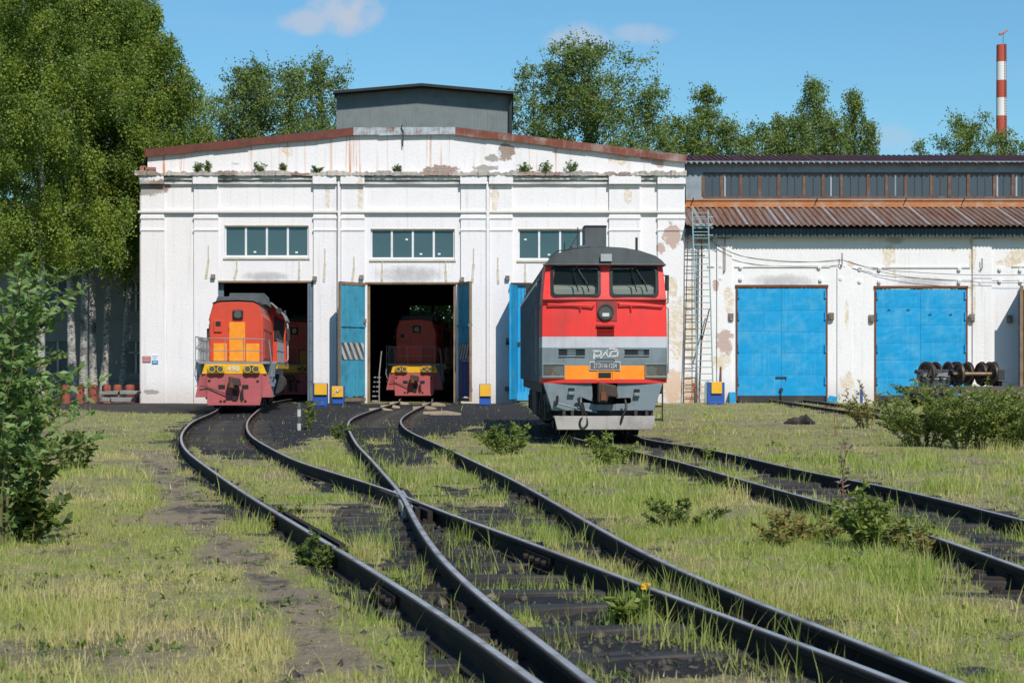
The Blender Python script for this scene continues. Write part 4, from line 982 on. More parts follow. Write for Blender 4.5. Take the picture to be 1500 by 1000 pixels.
# cables slung across the wing wall
def sag(a, b_, s, Y): return [(gx(a[0] + (b_[0] - a[0]) * t, Y), Y, fz(a[1] + (b_[1] - a[1]) * t + s * 4 * t * (1 - t), Y)) for t in [i / 12 for i in range(13)]]
for pts, dark in (([(1040, 354), (1110, 380), (1232, 380)], 1), ([(1040, 350), (1090, 376), (1232, 382)], 1), ([(1232, 380), (1330, 398), (1560, 400)], 1), ([(1232, 380), (1350, 408), (1560, 412)], 1)):
    mb = MB()
    pp = []
    for p, q in zip(pts[:-1], pts[1:]): pp += sag(p, q, 4, YW - .25)
    mb.tube(pp, .012, 5); mb.build('wall_cable', M['dark'], wing)
for (a, b_, c) in ((1232, 371, 392), (1436.5, 379, 397), (1061, 345, 400)):
    mb = MB(); mb.tube([(gx(a), YW - .02, fz(c, YW)), (gx(a), YW - .28, fz(c - 4, YW)), (gx(a), YW - .28, fz(b_, YW))], .025, 6); mb.build('cable_bracket', M['rust'], wing)
# ------------------------------------------------------------------ shaded annex at the left
YA = 106.0
ann = thing('annex_building', (fx(0, YA), YA, 0), 'shaded two storey pale building behind the birch trunks at the left edge', 'annex building')
ax = lambda p: fx(p, YA); az_ = lambda p: fz(p, YA)
hs = []
for (a, b_) in ((60, 108), (182, 215), (-80, -20)):
    hs += [(ax(a), ax(b_), az_(456), az_(414)), (ax(a), ax(b_), az_(546), az_(500))]
M['annexwall'] = wallmat('annex_render_shade_toned', (.30, .285, .265), [], .5)  # render colour lowered to stand in for the birches' shade
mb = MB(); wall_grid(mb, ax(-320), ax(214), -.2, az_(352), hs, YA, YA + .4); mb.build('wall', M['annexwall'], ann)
mb = MB()
for p in (466, 555, 363): mb.box(ax(-320), ax(214), YA - .12, YA - .002, az_(p + 2), az_(p - 2))
mb.build('string_course', M['annexwall'], ann)
for h_ in hs:
    mb = MB(); x0, x1, z0, z1 = h_; mb.box(x0, x1, YA + .15, YA + .2, z0, z1); o = mb.build('window', M['clerglass'], ann)
    mb = MB(); cxx = (x0 + x1) / 2; mb.box(cxx - .05, cxx + .05, YA + .10, YA + .148, z0, z1); mb.box(x0, x1, YA + .10, YA + .148, z0 + (z1 - z0) * .62, z0 + (z1 - z0) * .62 + .08); mb.build('window_frame', M['winsill'], o)
mb = MB(); mb.add([(ax(-330), YA - .6, az_(352)), (ax(216), YA - .6, az_(352)), (ax(216), YA + 6, az_(330)), (ax(-330), YA + 6, az_(330))], [(0, 1, 2, 3)]); mb.build('roof', std('blue_sheet_roof', (.03, .08, .2), .5), ann)
# ------------------------------------------------------------------ chimney far behind
YH = 420.0
h0 = thing('chimney_stack', (fx(1467, YH), YH, 0), 'tall red and white banded chimney behind the wing at the right', 'chimney')
M['chred'] = std('chimney_red', (.46, .085, .05), .8, 0, .15, .3, (.30, .10, .07), .4, .3); M['chwhite'] = std('chimney_white', (.72, .72, .70), .8, 0, .08, .3)
mb = MB(); cx = fx(1467, YH)
bands = [(66, 91, 0), (91, 118, 1), (118, 143.5, 0), (143.5, 170, 1), (170, 205, 0), (205, 250, 1), (250, 310, 0), (310, 541, 1)]
for a, b_, k in bands:
    ra, rb = (7.2 + (a - 66) * .004) * YH / FPX, (7.2 + (b_ - 66) * .004) * YH / FPX
    za, zb = fz(a, YH), max(-1, fz(b_, YH))
    mb.tube([(cx, YH, zb), (cx, YH, za)], [rb, ra], 28, k, cap=(a == 66))
mb.build('shaft', [M['chred'], M['chwhite']], h0, smooth=True)
mb = MB(); zz_ = fz(66, YH)
lx = cx + 1.15
for s in (-.35, .35): mb.tube([(cx + .55 + s * .5, YH - 1.0, 20), (cx + .55 + s * .5, YH - .98, zz_)], .04, 4)
for i in range(40): mb.tube([(cx + .32, YH - 1.05, zz_ - i * .55), (cx + .85, YH - 1.05, zz_ - i * .55)], .035, 4)
mb.build('rung_ladder', M['dark'], h0)
mb = MB(); mb.tube([(cx + .35, YH, zz_ - 1.5), (cx + .35, YH, fz(48, YH))], .05, 5); mb.build('mast', M['dark'], h0)
mb = MB(); mb.tube([(cx - .45, YH, fz(50.5, YH)), (cx + .35, YH, fz(48.5, YH)), (cx + 1.3, YH, fz(44, YH))], [.30, .26, .14], 8); mb.build('windsock', std('windsock_red', (.45, .2, .16), .8), h0)
# ------------------------------------------------------------------ locomotives
LOCO_GRP = 'red shunting locomotives at the depot'
M['locored'] = std('loco_red', (.80, .040, .032), .45, 0, .07, 1.2, (.36, .06, .05), .5, .45, .03, 8, spec=.4)
M['locogrey'] = std('loco_blue_grey', (.185, .228, .25), .5, 0, .10, 1.5, (.09, .09, .08), .55, .5, .05, 8)
M['locowhite'] = std('loco_pale_stripe', (.50, .51, .54), .45, 0, .06, 2, (.30, .28, .26), .4, .35)
M['locoorange'] = std('loco_orange', (.90, .25, .010), .45, 0, .12, 3, (.80, .40, .08), .5, .2, .04, dscale=3.5)
M['locoroof'] = std('loco_roof', (.085, .095, .10), .6, 0, .2, 2, (.03, .03, .03), .6, .3, .05)
M['locoside'] = std('grimy_loco_side', (.16, .13, .12), .65, 0, .3, 2, (.035, .033, .03), .85, .6, .1)
M['plow'] = std('pale_plough', (.40, .37, .34), .75, 0, .15, 2.5, (.16, .13, .11), .65, .5, .1)
M['rubber'] = std('black_rubber', (.012, .012, .012), .55)
M['coupler'] = std('coupler_steel', (.07, .048, .036), .7, .3, .4, 6, (.04, .035, .03), .6, 0, .2)
M['cabglass'] = glassmat('cab_glass', (.03, .045, .04), .28, .03)
M['lampglass'] = glassmat('lamp_glass', (.12, .13, .12), .5, .05)
M['lampmetal'] = std('lamp_reflector', (.62, .62, .60), .22, .9, .05, 5, None, bmp=0)
M['cream'] = std('cab_lining', (.66, .64, .54), .7)
M['platewhite'] = std('plate_white', (.62, .62, .60), .6, 0, .1, 6, (.3, .28, .26), .5)
M['plategrey'] = std('plate_grey', (.10, .105, .11), .6, 0, .2)
M['shuntred'] = std('shunter_red', (.60, .060, .025), .45, 0, .08, 1.3, (.33, .05, .03), .35, .3, .04)
M['shuntorange'] = std('shunter_orange', (.80, .255, .008), .5, 0, .16, 2.5, (.85, .42, .05), .6, .3, .05, dscale=3)
M['shuntyellow'] = std('shunter_yellow', (.78, .42, .008), .5, 0, .1, 3, (.35, .2, .05), .4, .3)
M['pinkred'] = std('faded_pilot_red', (.42, .095, .10), .7, 0, .14, 2, (.22, .075, .07), .6, .45, .1)
M['railgrey'] = std('handrail_grey', (.22, .235, .24), .5, 0, .15, 5, (.12, .1, .09), .5)
def cxz(x, z): return ((x - 456) / 221.7, (1005.6 - z) / 221.7)
def bogie(root, y0, n, wb, gauge=.76, r=.52, dark=M['dark']):
    for i in range(n):
        y = y0 + i * wb; mb = MB()
        for s in (-1, 1):
            mb.cyl((s * (gauge - .05), y, r), (s * (gauge + .09), y, r), r, 24); mb.cyl((s * (gauge - .09), y, r), (s * (gauge - .05), y, r), r + .03, 24)
        mb.cyl((-gauge, y, r), (gauge, y, r), .09, 10); o = mb.build('wheelset', M['dark'], root, smooth=True)
    for s in (-1, 1):
        mb = MB(); x = s * (gauge + .28)
        mb.box(x - .08, x + .08, y0 - .9, y0 + (n - 1) * wb + .9, .62, .86)
        for i in range(n): mb.box(x - .13, x + .13, y0 + i * wb - .2, y0 + i * wb + .2, .32, .72); mb.cyl((x, y0 + i * wb - .45, .5), (x, y0 + i * wb - .45, .85), .1, 8); mb.cyl((x, y0 + i * wb + .45, .5), (x, y0 + i * wb + .45, .85), .1, 8)
        mb.build('bogie_frame', dark, root, bevel=.02)
def coupler(root, y, z, s=1.0):
    mb = MB(); mb.box(-.10 * s, .10 * s, y - .25, y + .5, z - .13 * s, z + .13 * s)
    o = mb.build('coupler', M['coupler'], root, bevel=.03)
    mb = MB(); mb.prism([(-.17 * s, -.2 * s), (.02 * s, -.2 * s), (.05 * s, -.07 * s), (.26 * s, -.10 * s), (.22 * s, .16 * s), (.03 * s, .20 * s), (-.17 * s, .24 * s)], y - .62, y - .25)
    mb.v = [(a, b_, c + z) for a, b_, c in mb.v]; mb.build('coupler_head', M['coupler'], o, bevel=.025)
    mb = MB(); mb.box(-.09 * s, -.05 * s, y - .64, y - .30, z + .0, z + .16 * s); mb.box(-.12 * s, .0, y - .66, y - .62, z - .16 * s, z + .02); mb.build('coupler_jaw', M['rust'], o, bevel=.01)
# ---- the big mainline diesel
def mainline_loco():
    t = thing('mainline_locomotive', (0, 0, 0), 'large red and grey mainline diesel locomotive with white stripe and orange band, facing the camera', 'locomotive')
    hw0 = 1.285
    prof = [(752, 0, 1.283), (735, -.005, 1.287), (672, 0, 1.29), (590, .0, 1.29), (540, .005, 1.288), (450, .015, 1.284), (378, .03, 1.278), (352, .05, 1.27), (285, .11, 1.245), (222, .17, 1.215), (200, .19, 1.20)]
    xs_ = [-1.0, -.92, (215 - 456) / 285., (300 - 456) / 285., (370 - 456) / 285., (435 - 456) / 285., (485 - 456) / 285., (560 - 456) / 285., (630 - 456) / 285., (700 - 456) / 285., .93, 1.0]
    def bow(u): return .10 * abs(u) ** 2.5
    vs, R = [], len(xs_)
    for (c, y, hw) in prof:
        for u in xs_: vs.append((u * hw, y + bow(u), (1005.6 - c) / 221.7))
    mb = MB(); fs_, ms = [], []
    for i in range(len(prof) - 1):
        zc = (prof[i][0] + prof[i + 1][0]) / 2
        for j in range(R - 1):
            uc = (xs_[j] + xs_[j + 1]) / 2
            if 222 < zc < 352 and ((215 - 456) / 285. < uc < (435 - 456) / 285. or (485 - 456) / 285. < uc < (700 - 456) / 285.): continue
            m_ = 4 if zc > 735 else 3 if zc > 672 else 2 if zc > 590 else 1 if zc > 540 else 0
            mb.add([vs[i * R + j], vs[i * R + j + 1], vs[(i + 1) * R + j + 1], vs[(i + 1) * R + j]], [(0, 1, 2, 3)], m_)
    o = mb.build('cab_front', [M['locored'], M['locowhite'], M['locogrey'], M['locoorange'], M['locored']], t, smooth=True)
    def fy(z, u):   # front surface depth at height z
        c = 1005.6 - z * 221.7
        for (a, ya, _), (b_, yb, _) in zip(prof[:-1], prof[1:]):
            if b_ <= c <= a: return ya + (yb - ya) * (a - c) / (a - b_) + bow(u)
        return bow(u)
    # corner rounding returns to the body side
    for s in (-1, 1):
        mb = MB(); vs2 = []
        for (c, y, hw) in prof:
            z = (1005.6 - c) / 221.7; vs2 += [(s * hw, y + .10, z), (s * (hw + .012), y + .17, z), (s * (hw + .015), max(.30, y + .25), z), (s * (hw + .015), 1.9, z)]
        for i in range(len(prof) - 1):
            zc = (prof[i][0] + prof[i + 1][0]) / 2; m_ = 4 if zc > 735 else 2 if zc > 590 else 1 if zc > 540 else 0
            for j in range(3): mb.add([vs2[i * 4 + j], vs2[i * 4 + j + 1], vs2[i * 4 + j + 5], vs2[i * 4 + j + 4]], [(0, 1, 2, 3)], m_)
        mb.build('cab_side', [M['locored'], M['locowhite'], M['locogrey'], M['locoorange'], M['locored']], t, smooth=True)
    # windshields
    def rounded(x0, x1, z0, z1, r, k=4):
        P = []
        for (cx_, cz_, a0) in ((x1 - r, z1 - r, 0), (x0 + r, z1 - r, 90), (x0 + r, z0 + r, 180), (x1 - r, z0 + r, 270)):
            for q in range(k + 1): a = math.radians(a0 + 90 * q / k); P.append((cx_ + r * math.cos(a), cz_ + r * math.sin(a)))
        return P
    for (a, b_) in ((211, 437), (481, 703)):
        x0, z0 = cxz(a, 357); x1, z1 = cxz(b_, 218)
        outer = rounded(x0 - .01, x1 + .01, z0 - .01, z1 + .01, .09); inner = rounded(x0 + .055, x1 - .055, z0 + .05, z1 - .05, .07); n = len(outer)
        mb = MB(); vs3 = [(p, fy(q, p / 1.28) - .02, q) for p, q in outer] + [(p, fy(q, p / 1.28) - .025, q) for p, q in inner] + [(p, fy(q, p / 1.28) + .03, q) for p, q in inner] + [(p, fy(q, p / 1.28) + .02, q) for p, q in outer]
        mb.add(vs3, [(i, (i + 1) % n, n + (i + 1) % n, n + i) for i in range(n)] + [(n + i, n + (i + 1) % n, 2 * n + (i + 1) % n, 2 * n + i) for i in range(n)] + [(i, 3 * n + i, 3 * n + (i + 1) % n, (i + 1) % n) for i in range(n)])
        wo_ = mb.build('windshield', M['rubber'], t)
        mb = MB(); mb.add([(p, fy(q, p / 1.28) + .012, q) for p, q in inner], [tuple(range(n))]); mb.build('pane', M['cabglass'], wo_)
        # wipers
        for (w0, w1) in (((x0 + x1) / 2 + .10, (x0 + x1) / 2 + .24), ((x0 + x1) / 2 + .03, (x0 + x1) / 2 + .02)):
            mb = MB(); zt_ = z1 + .02; ymid = fy(z1, 0) - .03
            mb.tube([(w0 - .1, fy(zt_, w0 / 1.28) - .04, zt_), (w1, fy(z0 + .25, w1 / 1.28) - .045, z0 + .26)], .010, 5); mb.tube([(w1 - .06, fy(z0 + .4, w1 / 1.28) - .04, z0 + .42), (w1 + .03, fy(z0 + .1, w1 / 1.28) - .04, z0 + .10)], .012, 4); mb.build('wiper', M['rubber'], wo_)
        mb = MB(); zl = (1005.6 - 396) / 221.7; xa, xb = (x0 + .0 - .08, x1 - .14) if a < 300 else (x0 + .17, x1 + .09); pts = [(xa, fy(zl, xa / 1.28), zl + .03), (xa + .01, fy(zl, xa / 1.28) - .07, zl + .02), (xb - .01, fy(zl, xb / 1.28) - .07, zl - .02), (xb, fy(zl, xb / 1.28), zl)]
        mb.tube(pts, .02, 8); xm = (xa + xb) / 2 + .2 * (1 if a < 300 else -1); mb.tube([(xm, fy(zl, 0) - .05, zl), (xm, fy(zl - .1, 0) - .02, zl - .12)], .018, 6); mb.build('handrail', M['locored'], t, smooth=True)
    mb = MB(); zl = (1005.6 - 373) / 221.7
    mb.prism([(u * 1.284, zl) for u in (-1, 1)] + [(1.284, zl + .035), (-1.284, zl + .035)], fy(zl, 0) - .035, fy(zl, 1) + .02); mb.build('waist_step', std('grubby_red', (.42, .06, .05), .7, 0, .2, 3, (.25, .2, .18), .8, .3), t, bevel=.01)
    # cab interior
    mb = MB(); mb.box(-1.15, 1.15, 1.6, 1.65, 2.2, 3.7); mb.box(-1.2, 1.2, .9, 1.6, 3.55, 3.6); mb.build('cab_back_wall', M['interior'], t)
    mb = MB(); mb.prism([(.24, 2.8), (.24, 3.12), (.62, 3.22), (.75, 2.8)], -1.12, -.13, axis='x'); mb.prism([(.24, 2.8), (.24, 3.12), (.62, 3.22), (.75, 2.8)], .14, 1.10, axis='x'); mb.build('control_desk', M['cream'], t, bevel=.03)
    mb = MB(); mb.prism(rounded(-.75, -.35, 2.9, 3.45, .08), 1.0, 1.12); mb.prism(rounded(.35, .78, 2.9, 3.45, .08), 1.0, 1.12); mb.build('cab_seat', M['dark'], t)
    # headlight
    mb = MB(); x0, z0 = cxz(418, 470); x1, z1 = cxz(512, 378); mb.box(x0, x1, fy(2.6, 0) - .02, fy(2.6, 0) + .05, z0, z1); o = mb.build('headlight', std('sooty_red', (.30, .045, .04), .7, 0, .3, 5, (.06, .04, .04), .8), t, bevel=.008)
    hx, hz = cxz(460, 428); mb = MB(); mb.ring((hx, fy(hz, 0) - .02, hz), .135, .165, (0, -1, 0), .05, 28); mb.build('headlight_rim', M['dark'], o)
    mb = MB(); mb.cyl((hx, fy(hz, 0) - .024, hz), (hx, fy(hz, 0) - .05, hz), .137, 28); mb.build('lens', M['lampglass'], o)
    mb = MB(); mb.box(hx - .07, hx + .07, fy(hz, 0) - .062, fy(hz, 0) - .051, hz - .09, hz - .02); mb.build('bulb', M['platewhite'], o)
    # grille
    mb = MB(); x0, z0 = cxz(419, 540); x1, z1 = cxz(498, 486)
    for i in range(7): z = z0 + (z1 - z0 - .05) * i / 7; mb.add([(x0, fy(z, 0) - .008, z), (x1, fy(z, 0) - .008, z), (x1, fy(z, 0) - .03, z + .022), (x0, fy(z, 0) - .03, z + .022)], [(0, 1, 2, 3)])
    mb.box(x0 - .01, x1 + .01, fy(2.3, 0) - .05, fy(2.3, 0), z1 - .04, z1); mb.build('grille', std('dark_red', (.30, .02, .02), .5), t)
    # vents
    for (a, b_, c, d, sk) in ((245, 365, 595, 630, 6), (547, 660, 597, 628, -6)):
        x0, z0 = cxz(a, d); x1, z1 = cxz(b_, c); ym = fy(z0, .6) - .06
        mb = MB(); y_ = lambda x: fy(z0, x / 1.28)
        mb.add([(x0, y_(x0) - .004, z0), (x1, y_(x1) - .004, z0), (x1, y_(x1) - .004, z1), (x0, y_(x0) - .004, z1)], [(0, 1, 2, 3)], 0)
        for k in range(1, 3):
            z = z0 + (z1 - z0) * k / 3; mb.add([(x0 + .03, y_(x0) - .008, z - .02), (x1 - .03, y_(x1) - .008, z - .02), (x1 - .03, y_(x1) - .03, z + .0), (x0 + .03, y_(x0) - .03, z + .0)], [(0, 1, 2, 3)], 1)
        mb.tube([(x0, y_(x0) - .02, z1), (x1, y_(x1) - .02, z1)], .014, 5, 1); mb.tube([(x0, y_(x0) - .02, z0), (x1, y_(x1) - .02, z0)], .014, 5, 1)
        mb.build('vent', [M['rubber'], M['locogrey']], t)
    # emblem strokes (white)
    mb = MB(); ye = fy(1.75, 0) - .012
    def stroke(pts, w_=.028):
        P = [cxz(*p) for p in pts]
        for i, ((ax_, az1), (bx_, bz1)) in enumerate(zip(P[:-1], P[1:])):
            d = Vector((bx_ - ax_, 0, bz1 - az1)); 
            if d.length < 1e-5: continue
            d.normalize(); s = Vector((d.z, 0, -d.x)) * w_ / 2; e = d * w_ * .25
            a, b_ = Vector((ax_, ye, az1)) - e, Vector((bx_, ye, bz1)) + e
            mb.add([a + s, b_ + s, b_ - s, a - s], [(0, 1, 2, 3)])
    stroke([(406, 640), (408, 615), (402, 607), (400, 606)], .034); stroke([(402, 606), (430, 606), (440, 609), (438, 622), (428, 629), (410, 629)], .034)
    stroke([(436, 638), (446, 628), (468, 602)], .030); stroke([(463, 606), (466, 626), (472, 631), (480, 630)], .028)
    stroke([(512, 630), (516, 608), (508, 597), (488, 595), (478, 596)], .034); stroke([(512, 629), (486, 630), (480, 622), (484, 611), (494, 607), (514, 607)], .034)
    mb.build('emblem', M['platewhite'], t)
    # number plate
    mb = MB(); x0, z0 = cxz(386, 693); x1, z1 = cxz(527, 654); yp = fy(1.5, 0) - .03
    mb.box(x0, x1, yp, yp + .03, z0, z1); o = mb.build('number_plate', M['platewhite'], t); mb = MB(); mb.box(x0 + .015, x1 - .015, yp - .006, yp - .001, z0 + .015, z1 - .015); mb.build('plate_field', M['plategrey'], o)
    text_mesh('plate_number', '2ТЭ116-1224', .135, M['platewhite'], o, ((x0 + x1) / 2, yp - .010, (z0 + z1) / 2 - .002), (math.radians(90), 0, 0), bold=.0, sx=.86 * (x1 - x0 - .05) / .80)
    mb = MB(); mb.tube([cxz(413, 652)[:1] + (yp, cxz(413, 652)[1]), (cxz(416, 645)[0], yp - .04, cxz(416, 645)[1]), (cxz(496, 645)[0], yp - .04, cxz(496, 645)[1]), cxz(499, 652)[:1] + (yp, cxz(499, 652)[1])], .012, 6); mb.build('plate_handle', M['dark'], o)
    mb = MB(); x0, z0 = cxz(427, 727); x1, z1 = cxz(484, 704); mb.box(x0, x1, fy(z0, 0) - .02, fy(z0, 0), z0, z1); mb.build('slot', M['rubber'], t, bevel=.006)
    for (a, b_) in ((418, 423), (489, 494)):
        mb = MB(); x0, z0 = cxz(a + 2, 742); x1, z1 = cxz(b_ + 3, 690); mb.box(x0, x1, fy(z0, 0) - .015, fy(z0, 0), z0, z1); mb.build('rib', M['locoorange'], t, bevel=.005)
    # lower lamps
    for (a, b_) in ((169, 274), (640, 743)):
        x0, z0 = cxz(a, 729); x1, z1 = cxz(b_, 663); y0 = bow(.8) - .06
        mb = MB(); f_ = .028
        mb.box(x0, x1, y0, y0 + .12, z0, z0 + f_ * 1.6); mb.box(x0, x1, y0, y0 + .12, z1 - f_, z1); mb.box(x0, x0 + f_, y0, y0 + .12, z0 + f_ * 1.6, z1 - f_); mb.box(x1 - f_, x1, y0, y0 + .12, z0 + f_ * 1.6, z1 - f_); mb.box(x0 + f_, x1 - f_, y0 + .09, y0 + .12, z0 + f_, z1 - f_)
        o = mb.build('buffer_lamp', M['locogrey'], t, bevel=.008)
        for k in (0, 1):
            cx_ = x0 + (x1 - x0) * (.29 + .42 * k); inner_ = (k == 1) == (a < 300)
            mb = MB(); mb.cyl((cx_, y0 + .089, (z0 + z1) / 2 + .01), (cx_, y0 + .03, (z0 + z1) / 2 + .01), .075, 18, 0, .088); mb.build('lamp_bowl', M['lampmetal'] if inner_ else std('red_lens', (.16, .05, .05), .2), o, smooth=True)
        mb = MB(); mb.add([(x0 + f_, y0 + .018, z0 + f_), (x1 - f_, y0 + .018, z0 + f_), (x1 - f_, y0 + .018, z1 - f_), (x0 + f_, y0 + .018, z1 - f_)], [(0, 1, 2, 3)]); mb.build('pane', M['lampglass'], o)
    # lower front apron with the coupler bay
    mb = MB(); ya_ = .02
    A = [cxz(176, 753), cxz(398, 753), cxz(402, 838), cxz(352, 818), cxz(352, 842), cxz(405, 846), cxz(405, 878), cxz(216, 878)]
    B = [cxz(724, 753), cxz(514, 753), cxz(510, 822), cxz(575, 820), cxz(578, 838), cxz(570, 846), cxz(505, 848), cxz(505, 878), cxz(682, 878)]
    for P_ in (A, B): mb.prism([(p, q) for p, q in P_], ya_ + .05, ya_ + .09)
    for s, a0, a1 in ((-1, cxz(176, 753), cxz(216, 878)), (1, cxz(724, 753), cxz(682, 878))):
        mb.add([(a0[0], ya_ + .05, a0[1]), (a1[0], ya_ + .05, a1[1]), (a1[0] - s * .02, 1.6, a1[1]), (a0[0], 1.6, a0[1])], [(0, 1, 2, 3)])
    for (a, b_) in ((405, 455), (455, 505)): mb.box(cxz(a, 0)[0], cxz(b_, 0)[0], ya_ + .05, ya_ + .09, cxz(0, 878)[1], cxz(0, 850)[1])
    o = mb.build('front_apron', M['locogrey'], t, bevel=.008)
    for (a, b_, c, d) in ((289, 318, 775, 806), (590, 617, 780, 812)):
        x0, z0 = cxz(a, d); x1, z1 = cxz(b_, c); mb = MB(); mb.box(x0, x1, ya_ + .03, ya_ + .055, z0, z1); mb.build('step_hole', M['rubber'], o); mb = MB(); mb.box(x0, x1, ya_ - .06, ya_ + .05, z0, z0 + .07); mb.build('toe_step', M['locogrey'], o, bevel=.008)
    mb = MB(); mb.box(-1.0, .55, .5, .6, .5, 1.15); mb.box(.2, .95, .5, .6, .5, 1.15); mb.build('coupler_pocket', M['rubber'], t)
    coupler(t, .15, cxz(0, 797)[1], .95)
    # snow plough blade and beam
    mb = MB(); x0, z0 = cxz(222, 964); x1, z1 = cxz(684, 902); x0b, _ = cxz(236, 0); x1b, _ = cxz(670, 0)
    mb.prism([(x0b, z0), (x1b, z0), (x1, z1), (x0, z1)], -.22, -.17); mb.box(x0, x1, -.17, .5, z1 - .05, z1 - .003); mb.build('plough', M['plow'], t, bevel=.012)
    mb = MB(); mb.box(x0 + .1, x1 - .1, .25, .4, z1, z1 + .14)
    for q in (262, 300, 590, 640): xq = cxz(q, 0)[0]; mb.box(xq, xq + .06, -.1, .3, z1 - .05, z1 + .12)
    mb.build('plough_bracket', M['dark'], t)
    # air hoses
    for pts in ([(335, 822), (338, 850), (350, 870), (352, 905), (345, 915), (338, 935), (345, 955), (360, 955), (372, 940), (370, 905), (357, 870), (350, 840)], [(546, 828), (550, 850), (548, 870), (535, 900), (525, 935), (522, 950)], [(238, 812), (236, 840), (228, 855)]):
        mb = MB(); P_ = [cxz(*p) for p in pts]; sp_ = spline([(p, -.12 - .1 * math.sin(i / len(P_) * 3.1), q) for i, (p, q) in enumerate(P_)], .03); mb.tube(sp_, .028, 7); mb.build('brake_hose', M['rubber'], t, smooth=True)
    mb = MB(); mb.tube([(cxz(230, 842)[0], -.03, cxz(0, 842)[1]), (cxz(330, 860)[0], -.07, cxz(0, 868)[1]), (cxz(420, 885)[0], -.06, cxz(0, 885)[1])], .022, 6); mb.tube([(cxz(236, 0)[0], -.06, cxz(0, 810)[1]), (cxz(236, 0)[0], -.06, cxz(0, 850)[1])], .03, 6); mb.tube([(cxz(330, 820)[0], -.06, cxz(0, 825)[1]), (cxz(345, 0)[0], -.1, cxz(0, 815)[1])], .035, 6); mb.build('release_lever', M['locogrey'], t, smooth=True)
    # roof: arched, with visor in front
    arc = [(181, 210), (186, 203), (202, 184), (235, 160), (300, 141), (380, 131), (460, 128), (545, 133), (620, 146), (690, 168), (720, 188), (735, 204), (741, 212)]
    pf = [cxz(*p) for p in arc]; zb_ = cxz(0, 210)[1]
    mb = MB(); n = len(pf); secs = []
    for (y, sc_, dz) in ((.12, .985, -.01), (.05, 1.0, 0), (.4, 1.0, .0), (2.2, 1.0, .0), (18.0, 1.0, .0)): secs.append([(p * sc_, y + (0 if y > .3 else .10 * abs(p) ** 2), q + dz) for p, q in pf])
    vs = [v_ for s in secs for v_ in s]
    mb.add(vs, [(i * n + j, i * n + j + 1, (i + 1) * n + j + 1, (i + 1) * n + j) for i in range(len(secs) - 1) for j in range(n - 1)])
    fr = [(p, .055 + .10 * abs(p) ** 2, q) for p, q in pf]; fb = [(p, .055 + .10 * abs(p) ** 2, zb_) for p, q in pf]
    mb.add(fr + fb, [(j, j + 1, n + j + 1, n + j) for j in range(n - 1)])
    mb.add([(pf[0][0], .1, zb_ - .004), (pf[-1][0], .1, zb_ - .004), (1.2, .5, zb_ - .004), (-1.2, .5, zb_ - .004)], [(0, 1, 2, 3)])
    mb.build('roof', M['locoroof'], t, smooth=True)
    mb = MB(); mb.tube([(p * 1.0, .02 + .10 * abs(p) ** 2, zb_ + .0) for p in [-1.27 + 2.54 * i / 12 for i in range(13)]], .02, 6); mb.build('drip_rail', M['locoroof'], t)
    x0, z0 = cxz(436, 197); x1, z1 = cxz(488, 163); mb = MB(); mb.box(x0, x1, -.04, .1, z0, z1); mb.build('roof_lamp', std('lamp_housing', (.36, .37, .37), .5), t, bevel=.01)
    x0, z0 = cxz(398, 125); x1, z1 = cxz(505, 42); mb = MB(); mb.box(x0, x1, 3.0, 3.7, z0 - .1, z1 + .26); o = mb.build('exhaust_stack', M['locoroof'], t, bevel=.015)
    mb = MB(); mb.box(x0 - .012, x1 + .012, 2.98, 3.72, z1 + .225, z1 + .25); mb.build('stack_rim', M['black'], o)
    x0, z0 = cxz(245, 140); x1, z1 = cxz(625, 118); mb = MB(); mb.prism([(x0, z0 - .1), (x1, z0 - .1), (x1 - .2, z1), (x0 + .25, z1)], 1.5, 15); mb.box(cxz(330, 0)[0], cxz(398, 0)[0], 2.6, 4, z1 - .02, cxz(0, 88)[1]); mb.box(cxz(565, 0)[0], cxz(650, 0)[0], 2, 3, z0 - .15, z0 + .03); mb.build('roof_fairing', M['locoroof'], t, bevel=.02)
    for (x_, c0, c1, r_) in ((345, 140, 22, .012), (283, 140, 95, .014), (622, 150, 70, .03)):
        mb = MB(); xq = cxz(x_, 0)[0]; mb.tube([(xq, 1.2, cxz(0, c0)[1]), (xq, 1.2, cxz(0, c1)[1])], r_, 6); mb.build('antenna' if r_ < .02 else 'horn', M['dark'], t)
    mb = MB(); mb.tube([(cxz(205, 0)[0], .8, cxz(0, 175)[1]), (cxz(245, 0)[0], .7, cxz(0, 140)[1]), (cxz(400, 0)[0], .8, cxz(0, 120)[1])], .012, 5); mb.tube([(cxz(300, 0)[0], 1.2, cxz(0, 130)[1]), (cxz(345, 0)[0], 1.2, cxz(0, 60)[1])], .006, 4); mb.build('roof_pipe', M['dark'], t)
    # mirrors
    for s, c0, c1 in ((1, 253, 326), (-1, 362, 420)):
        mb = MB(); za, zb2 = cxz(0, c1)[1], cxz(0, c0)[1]; y_ = .5 if s > 0 else 4.6; xa = 1.29
        mb.box(*sorted((s * xa, s * (xa + .085))), y_, y_ + .06, za, zb2); o = mb.build('mirror', M['rubber'], t, bevel=.015)
        mb = MB(); mb.tube([(s * (xa - .05), y_ + .1, zb2 + .02), (s * (xa + .06), y_, zb2 - .05), (s * (xa + .06), y_, za - .25), (s * (xa - .03), y_ + .05, za - .3)], .014, 5); mb.build('mirror_bracket', M['dark'], o)
